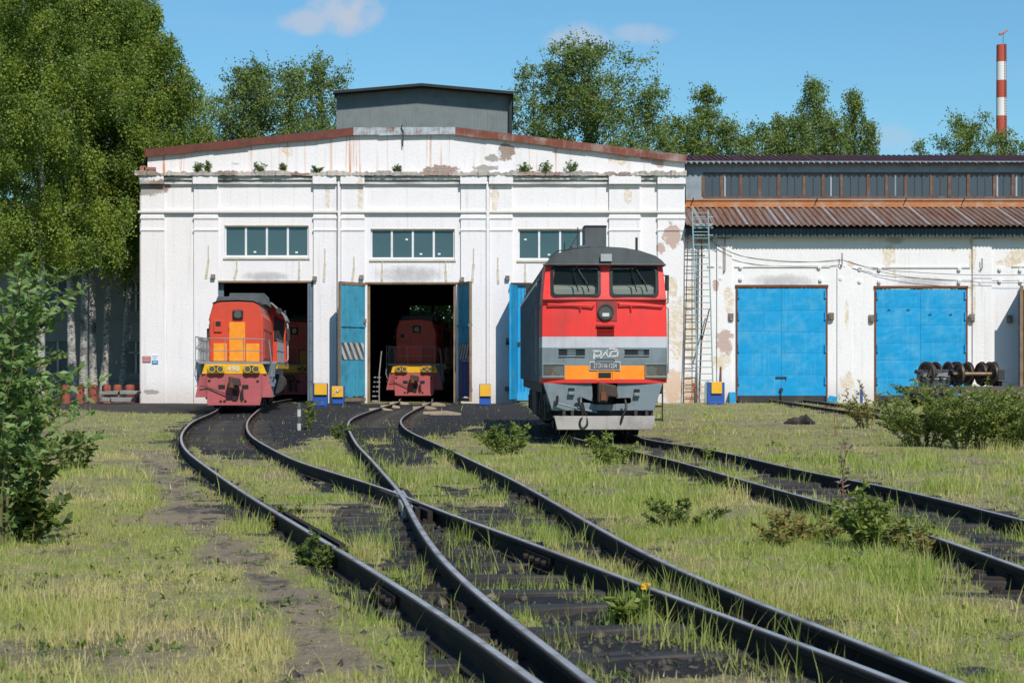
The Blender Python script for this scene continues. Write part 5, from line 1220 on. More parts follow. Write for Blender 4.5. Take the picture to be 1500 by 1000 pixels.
    # body sides with ribs, louvres, doors and handrails
    for s in (-1, 1):
        mb = MB(); hw = 1.29
        pr = [(1.14, hw), (1.5, hw + .01), (2.8, hw), (3.3, hw - .03), (3.58, hw - .06)]
        mb.add([(s * x_, y, z) for y in (1.9, 18.0) for z, x_ in pr], [(i, i + 1, 6 + i, 5 + i) for i in range(4)])
        o = mb.build('body_side', M['locoside'], t)
        mb = MB(); k = 0
        y = 2.0
        while y < 17.8:
            mb.box(*sorted((s * (hw - .02), s * (hw + .075))), y, y + .05, 1.16, 3.3); y += .62
        for z in (1.18, 2.05, 2.75, 3.32): mb.box(*sorted((s * (hw - .04), s * (hw + .03))), 1.95, 18, z, z + .06)
        mb.build('side_ribs', M['locogrey'], o)
        mb = MB(); y = 2.2
        while y < 17.4:
            mb.box(*sorted((s * (hw - .02), s * (hw + .012))), y, y + .38, 2.82, 3.2); y += 1.24
        mb.build('side_window', M['rubber'], o)
        mb = MB()
        for y in (.75, 1.45): mb.tube([(s * hw, y, 1.3), (s * (hw + .09), y, 1.35), (s * (hw + .09), y, 2.7), (s * hw, y, 2.75)], .016, 6)
        mb.build('door_handrail', M['railgrey'], t)
        mb = MB(); mb.box(*sorted((s * .9, s * 1.27)), 1.0, 17.9, .93, 1.138); mb.build('frame_sill', M['dark'], t)
        mb = MB()
        for k in range(3): mb.box(*sorted((s * 1.1, s * 1.28)), .8, 1.3, .35 + k * .28, .38 + k * .28)
        mb.box(*sorted((s * 1.25, s * 1.28)), .8, .84, .33, 1.14); mb.build('side_steps', M['dark'], t)
        mb = MB(); mb.box(*sorted((s * .2, s * 1.2)), 7.4, 11.2, .28, .93); mb.build('fuel_tank', M['dark'], t, bevel=.05)
    mb = MB(); mb.box(-1.2, 1.2, 17.98, 18.02, .9, 3.9); mb.build('rear_wall', M['dark'], t)
    bogie(t, 2.2, 3, 1.85); bogie(t, 12.2, 3, 1.85)
    return t
big = mainline_loco()
Yl = FPX / 71.0
big.location = ((886 - 750) / 71.0, Yl, RAILH); big.rotation_euler = (0, 0, math.radians(1.0))
big.location.z = CAMH - (642 - HOR) / 71.0
# ---- the shunter (built once, copied twice)
def shunter():
    t = thing('shunting_locomotive', (0, 0, 0), 'sunlit red shunting locomotive with 490 on its yellow beam, leaving the left bay', 'locomotive', LOCO_GRP)
    # pilot plate, wings, beam
    mb = MB(); mb.prism([(-.93, .13), (.90, .13), (.95, .36), (.95, 1.24), (-.95, 1.24), (-.95, .36)], 0, .06)
    mb.prism([(-.92, .14), (.9, .14), (.7, .3), (-.72, .3)], -.14, -.002)
    o = mb.build('pilot', M['pinkred'], t, bevel=.012)
    for s in (-1, 1):
        mb = MB(); mb.add([(s * .955, .0, .42), (s * 1.37, .12, .42), (s * 1.20, .12, 1.22), (s * .955, .0, 1.24), (s * .955, .08, .42), (s * 1.37, .2, .42), (s * 1.20, .2, 1.22), (s * .955, .08, 1.24)], [(0, 1, 2, 3), (4, 7, 6, 5), (0, 4, 5, 1), (1, 5, 6, 2)]); mb.build('pilot_wing', M['pinkred'], t)
    for x_, z_ in ((-.87, 1.0), (.82, .98), (-.46, .28), (-.33, .28), (.40, .28)): mb = MB(); mb.cyl((x_, -.01 if z_ > .5 else -.15, z_), (x_, -.0 if z_ > .5 else -.13, z_), .05, 12); mb.build('pilot_hole', M['rubber'], o)
    for q in ((-.55, -.32, -.02, -.001, .72, .86), (.28, .50, -.02, -.001, .72, .86), (-.05, .11, -.18, -.145, .3, .7), (.24, .30, -.16, -.001, .26, .68)): mb = MB(); mb.box(*q); mb.build('pilot_slot', M['rubber'], o)
    mb = MB(); mb.tube([(-1.18, -.05, .82), (-.95, -.06, .79), (-.28, -.10, .54), (-.2, -.1, .56)], .02, 6); mb.tube([(.3, -.1, .72), (.31, -.12, .45), (.33, -.1, .3)], .03, 6); mb.build('release_lever', M['dark'], o)
    coupler(t, .05, .92, 1.0)
    mb = MB(); mb.prism([(-1.13, 1.243), (1.14, 1.243), (1.0, 1.59), (-1.03, 1.59)], -.02, .5); o = mb.build('beam', M['shuntyellow'], t, bevel=.01)
    text_mesh('running_number', '490', .235, M['platewhite'], o, (-.03, -.032, 1.42), (math.radians(90), 0, 0), bold=.006, sx=1.12, space=1.15)
    for c in (-.62, .62):
        x0, x1 = c - .29, c + .29; mb = MB(); mb.prism([(x0, 1.30), (x0 + .06, 1.26), (x1 - .06, 1.26), (x1, 1.30), (x1, 1.5), (x1 - .06, 1.56), (x0 + .06, 1.56), (x0, 1.5)], -.16, -.02); b_ = mb.build('lamp_box', M['shuntyellow'], t, bevel=.01)
        mb = MB(); mb.prism([(x0 + .03, 1.32), (x0 + .07, 1.285), (x1 - .07, 1.285), (x1 - .03, 1.32), (x1 - .03, 1.49), (x1 - .07, 1.535), (x0 + .07, 1.535), (x0 + .03, 1.49)], -.175, -.161); mb.build('lamp_field', M['dark'], b_)
        for k in (-1, 1):
            xx = c + k * .145; mb = MB(); mb.ring((xx, -.174, 1.41), .10, .125, (0, -1, 0), .03, 20); q = mb.build('lamp_rim', M['shuntyellow'], b_); mb = MB(); mb.cyl((xx, -.176, 1.41), (xx, -.19, 1.41), .10, 20); mb.build('lens', M['lampglass'], b_)
    # deck
    mb = MB(); mb.box(-1.25, 1.25, .02, 16.6, 1.592, 1.68); mb.box(-1.45, -1.251, 1.3, 16.0, 1.592, 1.68); mb.box(1.251, 1.45, 1.3, 16.0, 1.592, 1.68); mb.build('deck', M['railgrey'], t, bevel=.01)
    mb = MB(); mb.box(-1.2, 1.2, .5, 16.4, 1.15, 1.59); mb.build('main_frame', M['locogrey'], t)
    for s in (-1, 1):
        mb = MB(); mb.box(*sorted((s * 1.40, s * 1.46)), 1.6, 15.8, 1.43, 1.592); mb.build('side_skirt', M['shuntyellow'], t)
    # hood
    hp = [(-.97, 1.68), (-.97, 3.30), (-.93, 3.42), (-.83, 3.78), (-.62, 3.845), (0, 3.87), (.60, 3.845), (.79, 3.78), (.90, 3.42), (.97, 3.30), (.97, 1.68)]
    mb = MB(); mb.prism(hp, 1.5, 1.9); o = mb.build('hood_front', M['shuntred'], t, bevel=.05)
    mb = MB(); mb.prism([(x_ * .995, z_ - .01) for x_, z_ in hp], 1.9, 10.6); hd = mb.build('hood', M['shuntred'], t)
    mb = MB(); mb.prism([(-.86, 3.76), (-.62, 3.86), (0, 3.885), (.60, 3.86), (.84, 3.76), (.84, 3.80), (.6, 3.91), (0, 3.94), (-.6, 3.91), (-.86, 3.80)], 1.44, 10.6); mb.prism([(-.8, 3.85), (.8, 3.85), (.72, 4.05), (-.72, 4.05)], 2.3, 4.5); mb.prism([(-.55, 3.9), (.95, 3.85), (.85, 4.28), (-.45, 4.28)], 5.2, 9.6); mb.build('hood_roof', M['locoroof'], t, bevel=.015)
    for s in (-1, 1):
        mb = MB()
        for y in [1.94 + i * .95 for i in range(9)]: mb.box(*sorted((s * .96, s * .99)), y, y + .86, 1.8, 2.75); mb.box(*sorted((s * .96, s * .985)), y + .06, y + .8, 2.85, 3.25)
        mb.build('hood_side_panel', M['shuntred'], hd, bevel=.008)
    # door and side panels
    def panel(name, x0, x1, z0, z1, mat, y=1.5, t_=.03, par=o):
        mb = MB(); mb.box(x0, x1, y - t_, y - .001, z0, z1); return mb.build(name, mat, par, bevel=.008)
    d = panel('hood_door', -.26, .31, 1.70, 3.10, M['shuntorange'])
    mb = MB(); mb.tube([(.26, 1.44, 2.2), (.26, 1.42, 2.25), (.26, 1.42, 2.5), (.26, 1.44, 2.55)], .012, 5); mb.build('handle', M['rust'], d)
    for z_ in (1.9, 2.8): mb = MB(); mb.box(-.27, -.25, 1.455, 1.48, z_, z_ + .1); mb.build('hinge', M['rust'], d)
    panel('front_panel', -.82, -.34, 1.70, 2.34, M['shuntorange']); panel('front_panel', .34, .82, 1.69, 2.33, M['shuntorange'])
    panel('hood_vent', -.80, -.52, 2.75, 3.16, M['shuntred'], t_=.07); panel('hood_vent_shade', -.74, -.56, 2.95, 3.13, M['rubber'], 1.43, .01)
    panel('hood_vent', .84, .95, 2.0, 3.2, M['shuntred'], t_=.012)
    mb = MB(); mb.box(-.14, .24, 1.40, 1.499, 3.20, 3.54); hl = mb.build('headlight', M['rubber'], t, bevel=.05); mb = MB(); mb.cyl((.05, 1.398, 3.37), (.05, 1.385, 3.37), .13, 24); mb.build('lens', M['lampglass'], hl)
    # handrails
    hr = MB(); pts = [(-1.25, .10, 2.48), (-.6, .06, 2.50), (.6, .06, 2.48), (1.05, .10, 2.47), (1.22, .5, 2.25), (1.30, 1.1, 1.9)]
    hr.tube(pts, .019, 6); hr.tube([(-.9, .06, 2.06), (.95, .06, 2.06)], .013, 5)
    for x_ in (-.94, -.33, .33, .98): hr.tube([(x_, .06, 1.68), (x_, .06, 2.48)], .016, 6)
    hr.tube([(1.22, .1, 2.45), (1.3, .12, 1.7), (1.33, .1, 1.05), (1.2, .1, .95)], .022, 6); hr.tube([(-1.34, .1, 1.7), (-1.38, .1, 1.2), (-1.3, .1, .95)], .022, 6)
    hr.build('front_handrail', M['railgrey'], t, smooth=True)
    lt = MB()
    xo = -1.36
    for (a, b_) in (((xo, .15, 2.55), (-.98, 1.35, 2.50)), ((xo, .15, 2.14), (-.98, 1.35, 2.12)), ((xo, .15, 1.72), (-.98, 1.35, 1.72))): lt.tube([a, b_], .02, 6)
    for i in range(6):
        u = i / 5; x_ = xo + (-.98 - xo) * u; y_ = .15 + 1.2 * u; lt.tube([(x_, y_, 1.70), (x_, y_, 2.54)], .015, 5)
    lt.tube([(xo, .15, 2.14), (-1.1, .95, 2.5)], .015, 5); lt.build('gate_railing', M['railgrey'], t, smooth=True)
    for s in (-1, 1):
        mb = MB(); y = 3.0
        mb.tube([(s * 1.42, 2.6, 2.5), (s * 1.42, 10.2, 2.5)], .02, 6); mb.tube([(s * 1.42, 2.6, 2.1), (s * 1.42, 10.2, 2.1)], .016, 6)
        while y < 10.2: mb.tube([(s * 1.42, y, 1.68), (s * 1.42, y, 2.5)], .016, 5); y += .55
        mb.build('side_railing', M['railgrey'], t)
        mb = MB(); mb.add([(s * 1.15, .6, 1.6), (s * 1.42, 1.2, 1.6), (s * 1.34, .9, .5), (s * 1.2, .5, .5), (s * 1.15, .75, 1.6), (s * 1.42, 1.35, 1.6), (s * 1.34, 1.05, .5), (s * 1.2, .65, .5)], [(0, 1, 2, 3), (7, 6, 5, 4), (0, 4, 5, 1), (1, 5, 6, 2), (2, 6, 7, 3), (3, 7, 4, 0)])
        for k in range(3): mb.box(*sorted((s * 1.1, s * 1.4)), .7, 1.1, .45 + k * .35, .48 + k * .35)
        mb.build('corner_steps', M['locogrey'], t)
        mb = MB(); mb.cyl((s * 1.2, 1.4, .95), (s * 1.2, 2.3, .95), .2, 14); mb.build('air_tank', M['locogrey'], t, smooth=True); mb = MB(); mb.cyl((s * 1.2, 6.0, .85), (s * 1.2, 9.4, .85), .38, 18); mb.build('fuel_tank', M['dark'], t, smooth=True); mb = MB(); mb.tube([(s * 1.25, 1.3, 1.4), (s * 1.28, 1.5, .9), (s * 1.2, 1.7, .5)], .05, 6); mb.build('sand_pipe', M['dark'], t, smooth=True)
    # cab
    mb = MB(); cp = [(-1.52, 1.68), (-1.52, 3.35), (-1.40, 3.62), (-.95, 4.05), (0, 4.22), (.95, 4.05), (1.40, 3.62), (1.52, 3.35), (1.52, 1.68)]
    mb.prism([(x_ * .99, z_) for x_, z_ in cp], 10.6, 13.4); cab = mb.build('cab', M['shuntred'], t, bevel=.02)
    mb = MB(); up = cp[1:-1]; mb.prism([(x_ * 1.03, z_ + .03) for x_, z_ in up] + [(x_ * 1.0, z_ - .03) for x_, z_ in up[::-1]], 9.9, 13.7); mb.build('cab_roof', M['railgrey'], t)
    for s in (-1, 1):
        mb = MB(); mb.prism(sorted([(s * 1.02, 2.55), (s * 1.42, 2.55)]) + sorted([(s * 1.42, 3.35), (s * 1.02, 3.6)], reverse=True), 10.57, 10.6); w_ = mb.build('cab_window', M['rubber'], cab); mb = MB(); mb.box(*sorted((s * 1.45, s * 1.515)), 10.9, 13.0, 2.6, 3.35); mb.build('cab_window', M['rubber'], cab)
        mb = MB(); mb.ring((s * 1.25, 10.0, 3.75), 0, .12, (0, -1, 0), .12, 16); mb.build('cab_lamp', M['dark'], t)
        mb = MB(); mb.tube([(s * 1.52, 10.65, 1.75), (s * 1.58, 10.62, 1.8), (s * 1.58, 10.62, 3.2), (s * 1.52, 10.65, 3.25)], .02, 6); mb.build('cab_handrail', M['platewhite'], t)
        mb = MB(); mb.box(*sorted((s * 1.53, s * 1.66)), 10.4, 10.48, 2.55, 3.05); mb.build('mirror', M['dark'], t, bevel=.02)
    mb = MB(); mb.prism([(-.95, 1.68), (-.95, 3.2), (.95, 3.2), (.95, 1.68)], 13.4, 16.2); mb.build('rear_hood', M['shuntred'], t, bevel=.04)
    bogie(t, 2.6, 3, 1.85); bogie(t, 10.2, 3, 1.85)
    return t
s1 = shunter()
Ya = 72.2
p0 = Vector(((343 - 750) * Ya / FPX, Ya, RAILH - .0))
s1.location = p0; s1.rotation_euler = (0, 0, math.radians(4.6))
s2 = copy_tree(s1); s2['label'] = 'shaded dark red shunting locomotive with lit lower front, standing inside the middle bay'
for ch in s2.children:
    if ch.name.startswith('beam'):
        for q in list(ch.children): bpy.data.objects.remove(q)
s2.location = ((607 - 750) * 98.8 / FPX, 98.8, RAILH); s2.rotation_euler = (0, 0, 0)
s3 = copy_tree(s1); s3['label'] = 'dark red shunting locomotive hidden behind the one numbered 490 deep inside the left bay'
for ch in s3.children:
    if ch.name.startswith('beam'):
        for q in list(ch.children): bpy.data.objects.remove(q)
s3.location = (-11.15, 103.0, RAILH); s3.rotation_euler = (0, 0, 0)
for s_ in (s2, s3):
    for ch in s_.children:
        for q in [ch] + list(ch.children):
            if q.name.startswith(('hood_door', 'front_panel')):
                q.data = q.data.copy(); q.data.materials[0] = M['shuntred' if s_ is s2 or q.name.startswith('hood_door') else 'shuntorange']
# ------------------------------------------------------------------ wagon with wheelsets
Yw = 86.0
def ux(p): return (p - 750) * Yw / FPX
def uz(p): return CAMH + (HOR - p) * Yw / FPX
fw = thing('flat_wagon', (ux(1410), Yw, 0), 'low dark flat wagon loaded with wheelsets behind the leafy bush at the right', 'wagon')
zt_ = uz(566)
mb = MB(); mb.box(ux(1327), ux(1510), Yw - .9, Yw + 1.6, zt_ - .28, zt_); mb.build('deck', M['dark'], fw, bevel=.02)
mb = MB(); mb.box(ux(1400), ux(1510), Yw - .98, Yw - .905, zt_ - .42, zt_ + .02)
for q in range(1338, 1400, 9): mb.box(ux(q), ux(q + 4), Yw - .96, Yw - .905, zt_ - .3, zt_ + .02)
mb.build('side_beam', std('brown_steel', (.10, .08, .07), .8, 0, .3, 3), fw, bevel=.01)
mb = MB(); mb.prism([(ux(1326), zt_ - .05), (ux(1342), zt_ - .55), (ux(1375), zt_ - .62), (ux(1385), zt_ - .28), (ux(1327), zt_ - .28 + .2)], Yw - .8, Yw + 1.4); mb.build('end_sill', M['dark'], fw)
for q in (1352, 1476):
    for dy in (-.6, 1.0):
        mb = MB(); mb.cyl((ux(q), Yw + dy, .40), (ux(q), Yw + dy + .13, .40), .40, 20); mb.build('wheel', M['rust'], fw, smooth=True)
def wheelset(label):
    t = thing('wheelset', (0, 0, 0), label, 'wheelset', 'loose railway wheelsets on the wagon')
    for s in (-1, 1):
        mb = MB(); pr = [(-.07, .52), (-.03, .525), (-.03, .48), (.06, .475), (.06, .40), (.03, .36), (.035, .2), (.09, .17), (.09, .09), (-.09, .09), (-.09, .17), (-.02, .2), (-.02, .37), (-.07, .40)]
        n = 32; vs = [(s * .76 + s * a * -1, r * math.cos(6.2832 * j / n), r * math.sin(6.2832 * j / n)) for j in range(n) for a, r in pr]; k = len(pr)
        mb.add(vs, [(j * k + i, j * k + (i + 1) % k, ((j + 1) % n) * k + (i + 1) % k, ((j + 1) % n) * k + i) for j in range(n) for i in range(k)]); mb.build('wheel', M['wheelsteel'], t, smooth=True)
    mb = MB(); mb.tube([(-1.05, 0, 0), (-.86, 0, 0), (-.85, 0, 0), (.85, 0, 0), (.86, 0, 0), (1.05, 0, 0)], [.065, .065, .085, .085, .065, .065], 16); mb.build('axle', M['axlesteel'], t, smooth=True)
    return t
M['wheelsteel'] = std('rusty_wheel_steel', (.11, .075, .055), .5, .5, .35, 4, (.03, .024, .02), .8, 0, .1)
M['axlesteel'] = std('bronze_axle_steel', (.34, .22, .14), .35, .7, .2, 5, (.1, .07, .05), .4)
w0 = wheelset('wheelset lying foremost at the left of the wagon, right behind the black motor case')
wp = [(1378, -.25, .50, None), (1386, .65, .46, 'wheelset right behind the foremost one in the left group on the wagon'), (1393, 1.5, .52, 'brown wheelset third from the front in the left group on the wagon'), (1400, 2.3, .48, 'dark wheelset at the back of the left group on the wagon'), (1428, -.45, .20, 'wheelset with a shiny bronze axle across the right half of the wagon'), (1419, .5, .30, 'wheelset right behind the shiny axle on the right half of the wagon'), (1437, 1.3, .30, 'brown wheelset at the back of the right group, its wheel beside the grey box'), (1410, 1.9, .36, 'wheelset at the very back of the right group, half hidden by the others')]
for i, (q, dy, rz, lb) in enumerate(wp):
    o = w0 if i == 0 else copy_tree(w0)
    if lb: o['label'] = lb
    o.location = (ux(q), Yw + dy + .2, zt_ + .53); o.rotation_euler = (random.uniform(0, 1), 0, rz)
gb = thing('gear_case', (ux(1362), Yw - .5, zt_), 'greasy black traction motor case at the left end of the wagon', 'motor case')
mb = MB(); mb.cyl((ux(1342), Yw - .45, zt_ + .42), (ux(1388), Yw - .35, zt_ + .42), .30, 12); mb.box(ux(1344), ux(1386), Yw - .7, Yw - .1, zt_ + .0, zt_ + .36); mb.build('motor', std('greasy_black', (.03, .032, .035), .35, .2, .5, 8, (.14, .15, .16), .7, 0, .6, 12), gb, bevel=.04)
mb = MB()
for i in range(14):
    q = 1338 + random.random() * 52; z = zt_ + .1 + random.random() * .55; mb.box(ux(q), ux(q + 3 + random.random() * 5), Yw - .85 + random.random() * .1, Yw - .6, z, z + .05 + random.random() * .1)
mb.tube([(ux(1340), Yw - .7, zt_ + .45), (ux(1336), Yw - .9, zt_ + .3), (ux(1325), Yw - .9, zt_ + .27)], .03, 6); mb.cyl((ux(1336), Yw - .8, zt_ + .62), (ux(1345), Yw - .6, zt_ + .62), .09, 10); mb.build('fittings', M['dark'], gb, bevel=.01)
mb = MB(); mb.box(ux(1457), ux(1467), Yw - .6, Yw - .1, zt_ + .3, zt_ + .72); mb.add([(ux(1455), Yw - .7, zt_ + .25), (ux(1470), Yw - .7, zt_ + .18), (ux(1470), Yw - .1, zt_ + .18), (ux(1455), Yw - .1, zt_ + .25), (ux(1457), Yw - .65, zt_ + .3), (ux(1467), Yw - .65, zt_ + .3), (ux(1467), Yw - .1, zt_ + .3), (ux(1457), Yw - .1, zt_ + .3)], [(0, 1, 5, 4), (1, 2, 6, 5), (0, 4, 7, 3), (0, 3, 2, 1)]); mb.box(ux(1458), ux(1464), Yw - .5, Yw - .2, zt_, zt_ + .26)
mb.top('axle_box', M['dark'], 'grey axle box casting at the right end of the wagon', 'axle box', bevel=.02)
# ------------------------------------------------------------------ trees and shrubs
def leaf_quads(P, rng, l, w_, droop=0.0, outward=None, tint=None):
    """one kite-shaped leaf at each point"""
    k = len(P); d = rng.normal(0, 1, (k, 3)); d[:, 2] -= droop
    if outward is not None: d += outward
    d /= np.linalg.norm(d, axis=1)[:, None] + 1e-9
    n = rng.normal(0, .75, (k, 3)) + np.array([.15, -.55, .85]); s = np.cross(d, n); s /= np.linalg.norm(s, axis=1)[:, None] + 1e-9
    L_ = (l * (.65 + .7 * rng.random(k)))[:, None]; W_ = (w_ * (.65 + .7 * rng.random(k)))[:, None]
    fold = np.cross(s, d) * (W_ * .25)
    V = np.stack([P, P + d * L_ * .5 + s * W_ * .5 + fold, P + d * L_, P + d * L_ * .5 - s * W_ * .5 + fold], 1).reshape(-1, 3)
    F = np.arange(k)[:, None] * 4 + np.array([[0, 1, 2, 3]])
    return V, F
def tree(name, loc, H, R, z0, n_limb, n_leaf, leaf, label, cat='tree', group=None, style='pop', seed=0, mat=None, bark=None, trunks=1, lean=0, prof=None, strand=1.4, xmax=None, lr=.10, cden=3.0, crad=(.22, .16)):
    rng = np.random.default_rng(seed); rnd = random.Random(seed)
    t = thing(name, loc, label, cat, group); org = Vector(loc)
    loc0 = Vector(loc)
    mb = MB(); limbs = []
    tops = []
    for k in range(trunks):
        a = rnd.uniform(0, 6.28); off = Vector((math.cos(a), math.sin(a), 0)) * (.35 if trunks > 1 else 0)
        pts = []; m_ = 9
        wob = Vector((rnd.uniform(-1, 1), rnd.uniform(-1, 1), 0)) * R * .10
        for i in range(m_ + 1):
            u = i / m_; pts.append(loc0 + off * (1 + 2.5 * u) + Vector((lean * u * u * H, 0, u * H * .96 - .15)) + wob * math.sin(u * 3.0) + Vector((rnd.uniform(-1, 1), rnd.uniform(-1, 1), 0)) * .02 * R * u)
        r0 = .0085 * H + .02
        rs = [r0 * (1.25 if i == 0 else 1) * (1 - .93 * i / m_) + .01 for i in range(m_ + 1)]
        mb.tube(pts, rs, 9); tops.append(pts)
    def prof_f(u):   # crown radius fraction over the crown height
        if prof: return np.interp(u, [p[0] for p in prof], [p[1] for p in prof])
        return max(0.04, (math.sin(math.pi * min(1, u * .82 + .18)) ** .75))
    mb.build('trunk', bark or M['greybark'], t, smooth=True)
    lb = MB(); pts_l, tin_l = [], []
    for i in range(n_limb):
        u = (i + rnd.random()) / n_limb; zc = z0 + (H - z0) * u
        tk = tops[i % trunks]; f = min(.999, (zc - loc0.z * 0) / (H * .96)) * 9; j = int(f); base = tk[j].lerp(tk[min(9, j + 1)], f - j)
        a = i * 2.399 + rnd.uniform(-.5, .5); Rr = R * prof_f(u) * rnd.uniform(.55, 1.12)
        up = rnd.uniform(.25, .75) if style != 'pop' else rnd.uniform(.5, 1.1)
        dirv = Vector((math.cos(a), math.sin(a), 0)); P = [base]
        if xmax and dirv.x > 0: Rr = max(.5, min(Rr, (xmax(base.z + Rr * up * .5, base.y + dirv.y * Rr * .6) - base.x) / max(.15, dirv.x)))
        rise = min(Rr * up, H * 1.02 - base.z)
        q = 6
        for s in range(1, q + 1):
            v_ = s / q; z = rise * (v_ if style == 'pop' else (v_ - .45 * v_ * v_) * 1.2)
            P.append(base + dirv * Rr * v_ + Vector((rnd.uniform(-.1, .1), rnd.uniform(-.1, .1), 0)) * Rr * .6 * v_ + Vector((0, 0, z)))
        lb.tube(P, [max(.008, lr * Rr / 4 * (1 - v_ / (q + .5))) for v_ in range(q + 1)], 5, cap=False)
        limbs.append((P, Rr))
    tot = sum(x_[1] + .5 for x_ in limbs)
    for P, Rr in limbs:
        m_ = int(n_leaf * (Rr + .5) / tot); nc = max(3, int(Rr * cden))
        for c in range(nc):
            v_ = (.22 + .8 * (c + rnd.random()) / nc) ** .8; f = min(.999, v_) * 6; j = int(f); p = P[j].lerp(P[min(6, j + 1)], f - j)
            k = max(3, m_ // nc); rad = crad[0] + crad[1] * Rr
            cen = np.array(p) + rng.normal(0, rad * .55, 3)
            if style == 'birch':
                ns = max(1, k // 16); sx = cen + rng.normal(0, rad * .6, (ns, 3)); pick = rng.integers(0, ns, k)
                ln = strand * (.4 + .9 * rng.random(ns)); tt = rng.random(k)
                pp = sx[pick] + np.stack([np.zeros(k), np.zeros(k), -tt * ln[pick]], 1) + rng.normal(0, .07, (k, 3))
                pp[: k // 3] = cen + rng.normal(0, rad * .55, (k // 3, 3))
            else:
                pp = cen + rng.normal(0, 1, (k, 3)) * np.array([rad * .62, rad * .62, rad * .5])
                tw = rng.integers(0, 4, k); sprig = rng.normal(0, rad, (4, 3)); sprig[:, 2] = np.abs(sprig[:, 2])
                w2 = rng.random(k)[:, None]; pp = np.where(rng.random(k)[:, None] < .45, cen + sprig[tw] * w2 * 1.15 + rng.normal(0, .06, (k, 3)), pp)
            pts_l.append(pp); tin_l.append(np.full(len(pp), rng.random() ** 2))
    # leaves along the leader so that the tip is not bare
    for tk in tops:
        k = max(20, n_leaf // 60); u = .70 + .27 * rng.random(k)
        pz = np.array([list(tk[min(9, int(x_ * 9))].lerp(tk[min(9, int(x_ * 9) + 1)], min(1, x_ * 9 - int(x_ * 9)))) for x_ in np.minimum(u, 1)])
        pts_l.append(pz + rng.normal(0, 1, (k, 3)) * (R * .10 * (1.25 - u))[:, None] + np.stack([0 * u, 0 * u, rng.random(k) * .015 * H], 1)); tin_l.append(np.full(k, .3))
    lb.build('limbs', M['greybark'], t, smooth=True)
    A = np.concatenate(pts_l); Tn = np.concatenate(tin_l)
    if xmax: kk = (A[:, 0] < np.array([xmax(z, y_) for z, y_ in zip(A[:, 2], A[:, 1])]) - np.abs(rng.normal(0, .25, len(A)))); A, Tn = A[kk], Tn[kk]
    A = A - np.array(loc)
    kk = A[:, 2] > .25; A, Tn = A[kk], Tn[kk]
    V, F = leaf_quads(A, rng, leaf, leaf * .72, droop=.6 if style == 'birch' else .2)
    fastmesh('crown', V, F, mat or M['popleaf'], t, attr={'tint': np.repeat(Tn, 4)})
    return t
def TX(px, Y): return (px - 750) * Y / FPX
def TH(py, Y): return CAMH + (HOR - py) * Y / FPX
BG = 'birches at the left of the depot'
birch = [  # px of trunk, Y, top py, crown radius m, first limb m, trunks, n leaves, label, lean
    (60, 88, -90, 4.2, 5.6, 1, 32000, 'tall white birch nearest the left edge, its pale trunk standing alone', 0),
    (107, 97, -110, 4.4, 6.2, 1, 30000, 'birch with a straight pale trunk, left one of the row before the annex', .0),
    (122, 98.5, -60, 4.4, 6.8, 1, 28000, 'birch with a slanting white trunk, middle one of the row before the annex', .022),
    (141, 100, -30, 4.8, 6.4, 2, 32000, 'dark forked birch nearest the corner of the white hall', .018),
    (178, 103, 0, 5.2, 7.6, 1, 34000, 'birch leaning over the left roof corner of the hall with drooping twigs', .02),
    (-40, 84, -80, 4.2, 5.5, 1, 24000, 'birch cut by the left edge of the picture', 0),
    (15, 101, -60, 4.6, 6.0, 1, 24000, 'birch behind the others at the far left', 0)]
for i, (px, Y, tp_, R, z0, ntr, nl, lb, ln) in enumerate(birch):
    tree('birch_tree', (TX(px, Y), Y, 0), TH(tp_, Y), R, z0, 46, int(nl * 2.2), .112 * (Y / 80) ** .5, lb, 'birch', BG, 'birch', 100 + i, M['birchleaf'], M['bark'], ntr, ln,
         prof=[(0, .62), (.15, .85), (.35, 1), (.6, .95), (.85, .62), (1, .12)], strand=.85, lr=.05, cden=1.5, crad=(.22, .065), xmax=lambda z, y, Y=Y: (np.interp(z, [0, 9.6, 10.6, 12, 14.5, 16.5, 18.5, 24], [-17.6, -17.6, -15.6, -14.0, -14.2, -15.4, -16.4, -17.8]) * y / 98 if Y > 94 else min(-17.2 * y / 95 if z < 12 else np.interp(z, [12, 14, 17, 19, 25], [-16.0, -15.4, -14.6, -14.6, -16]), -17.5 + .33 * (95 - y))))
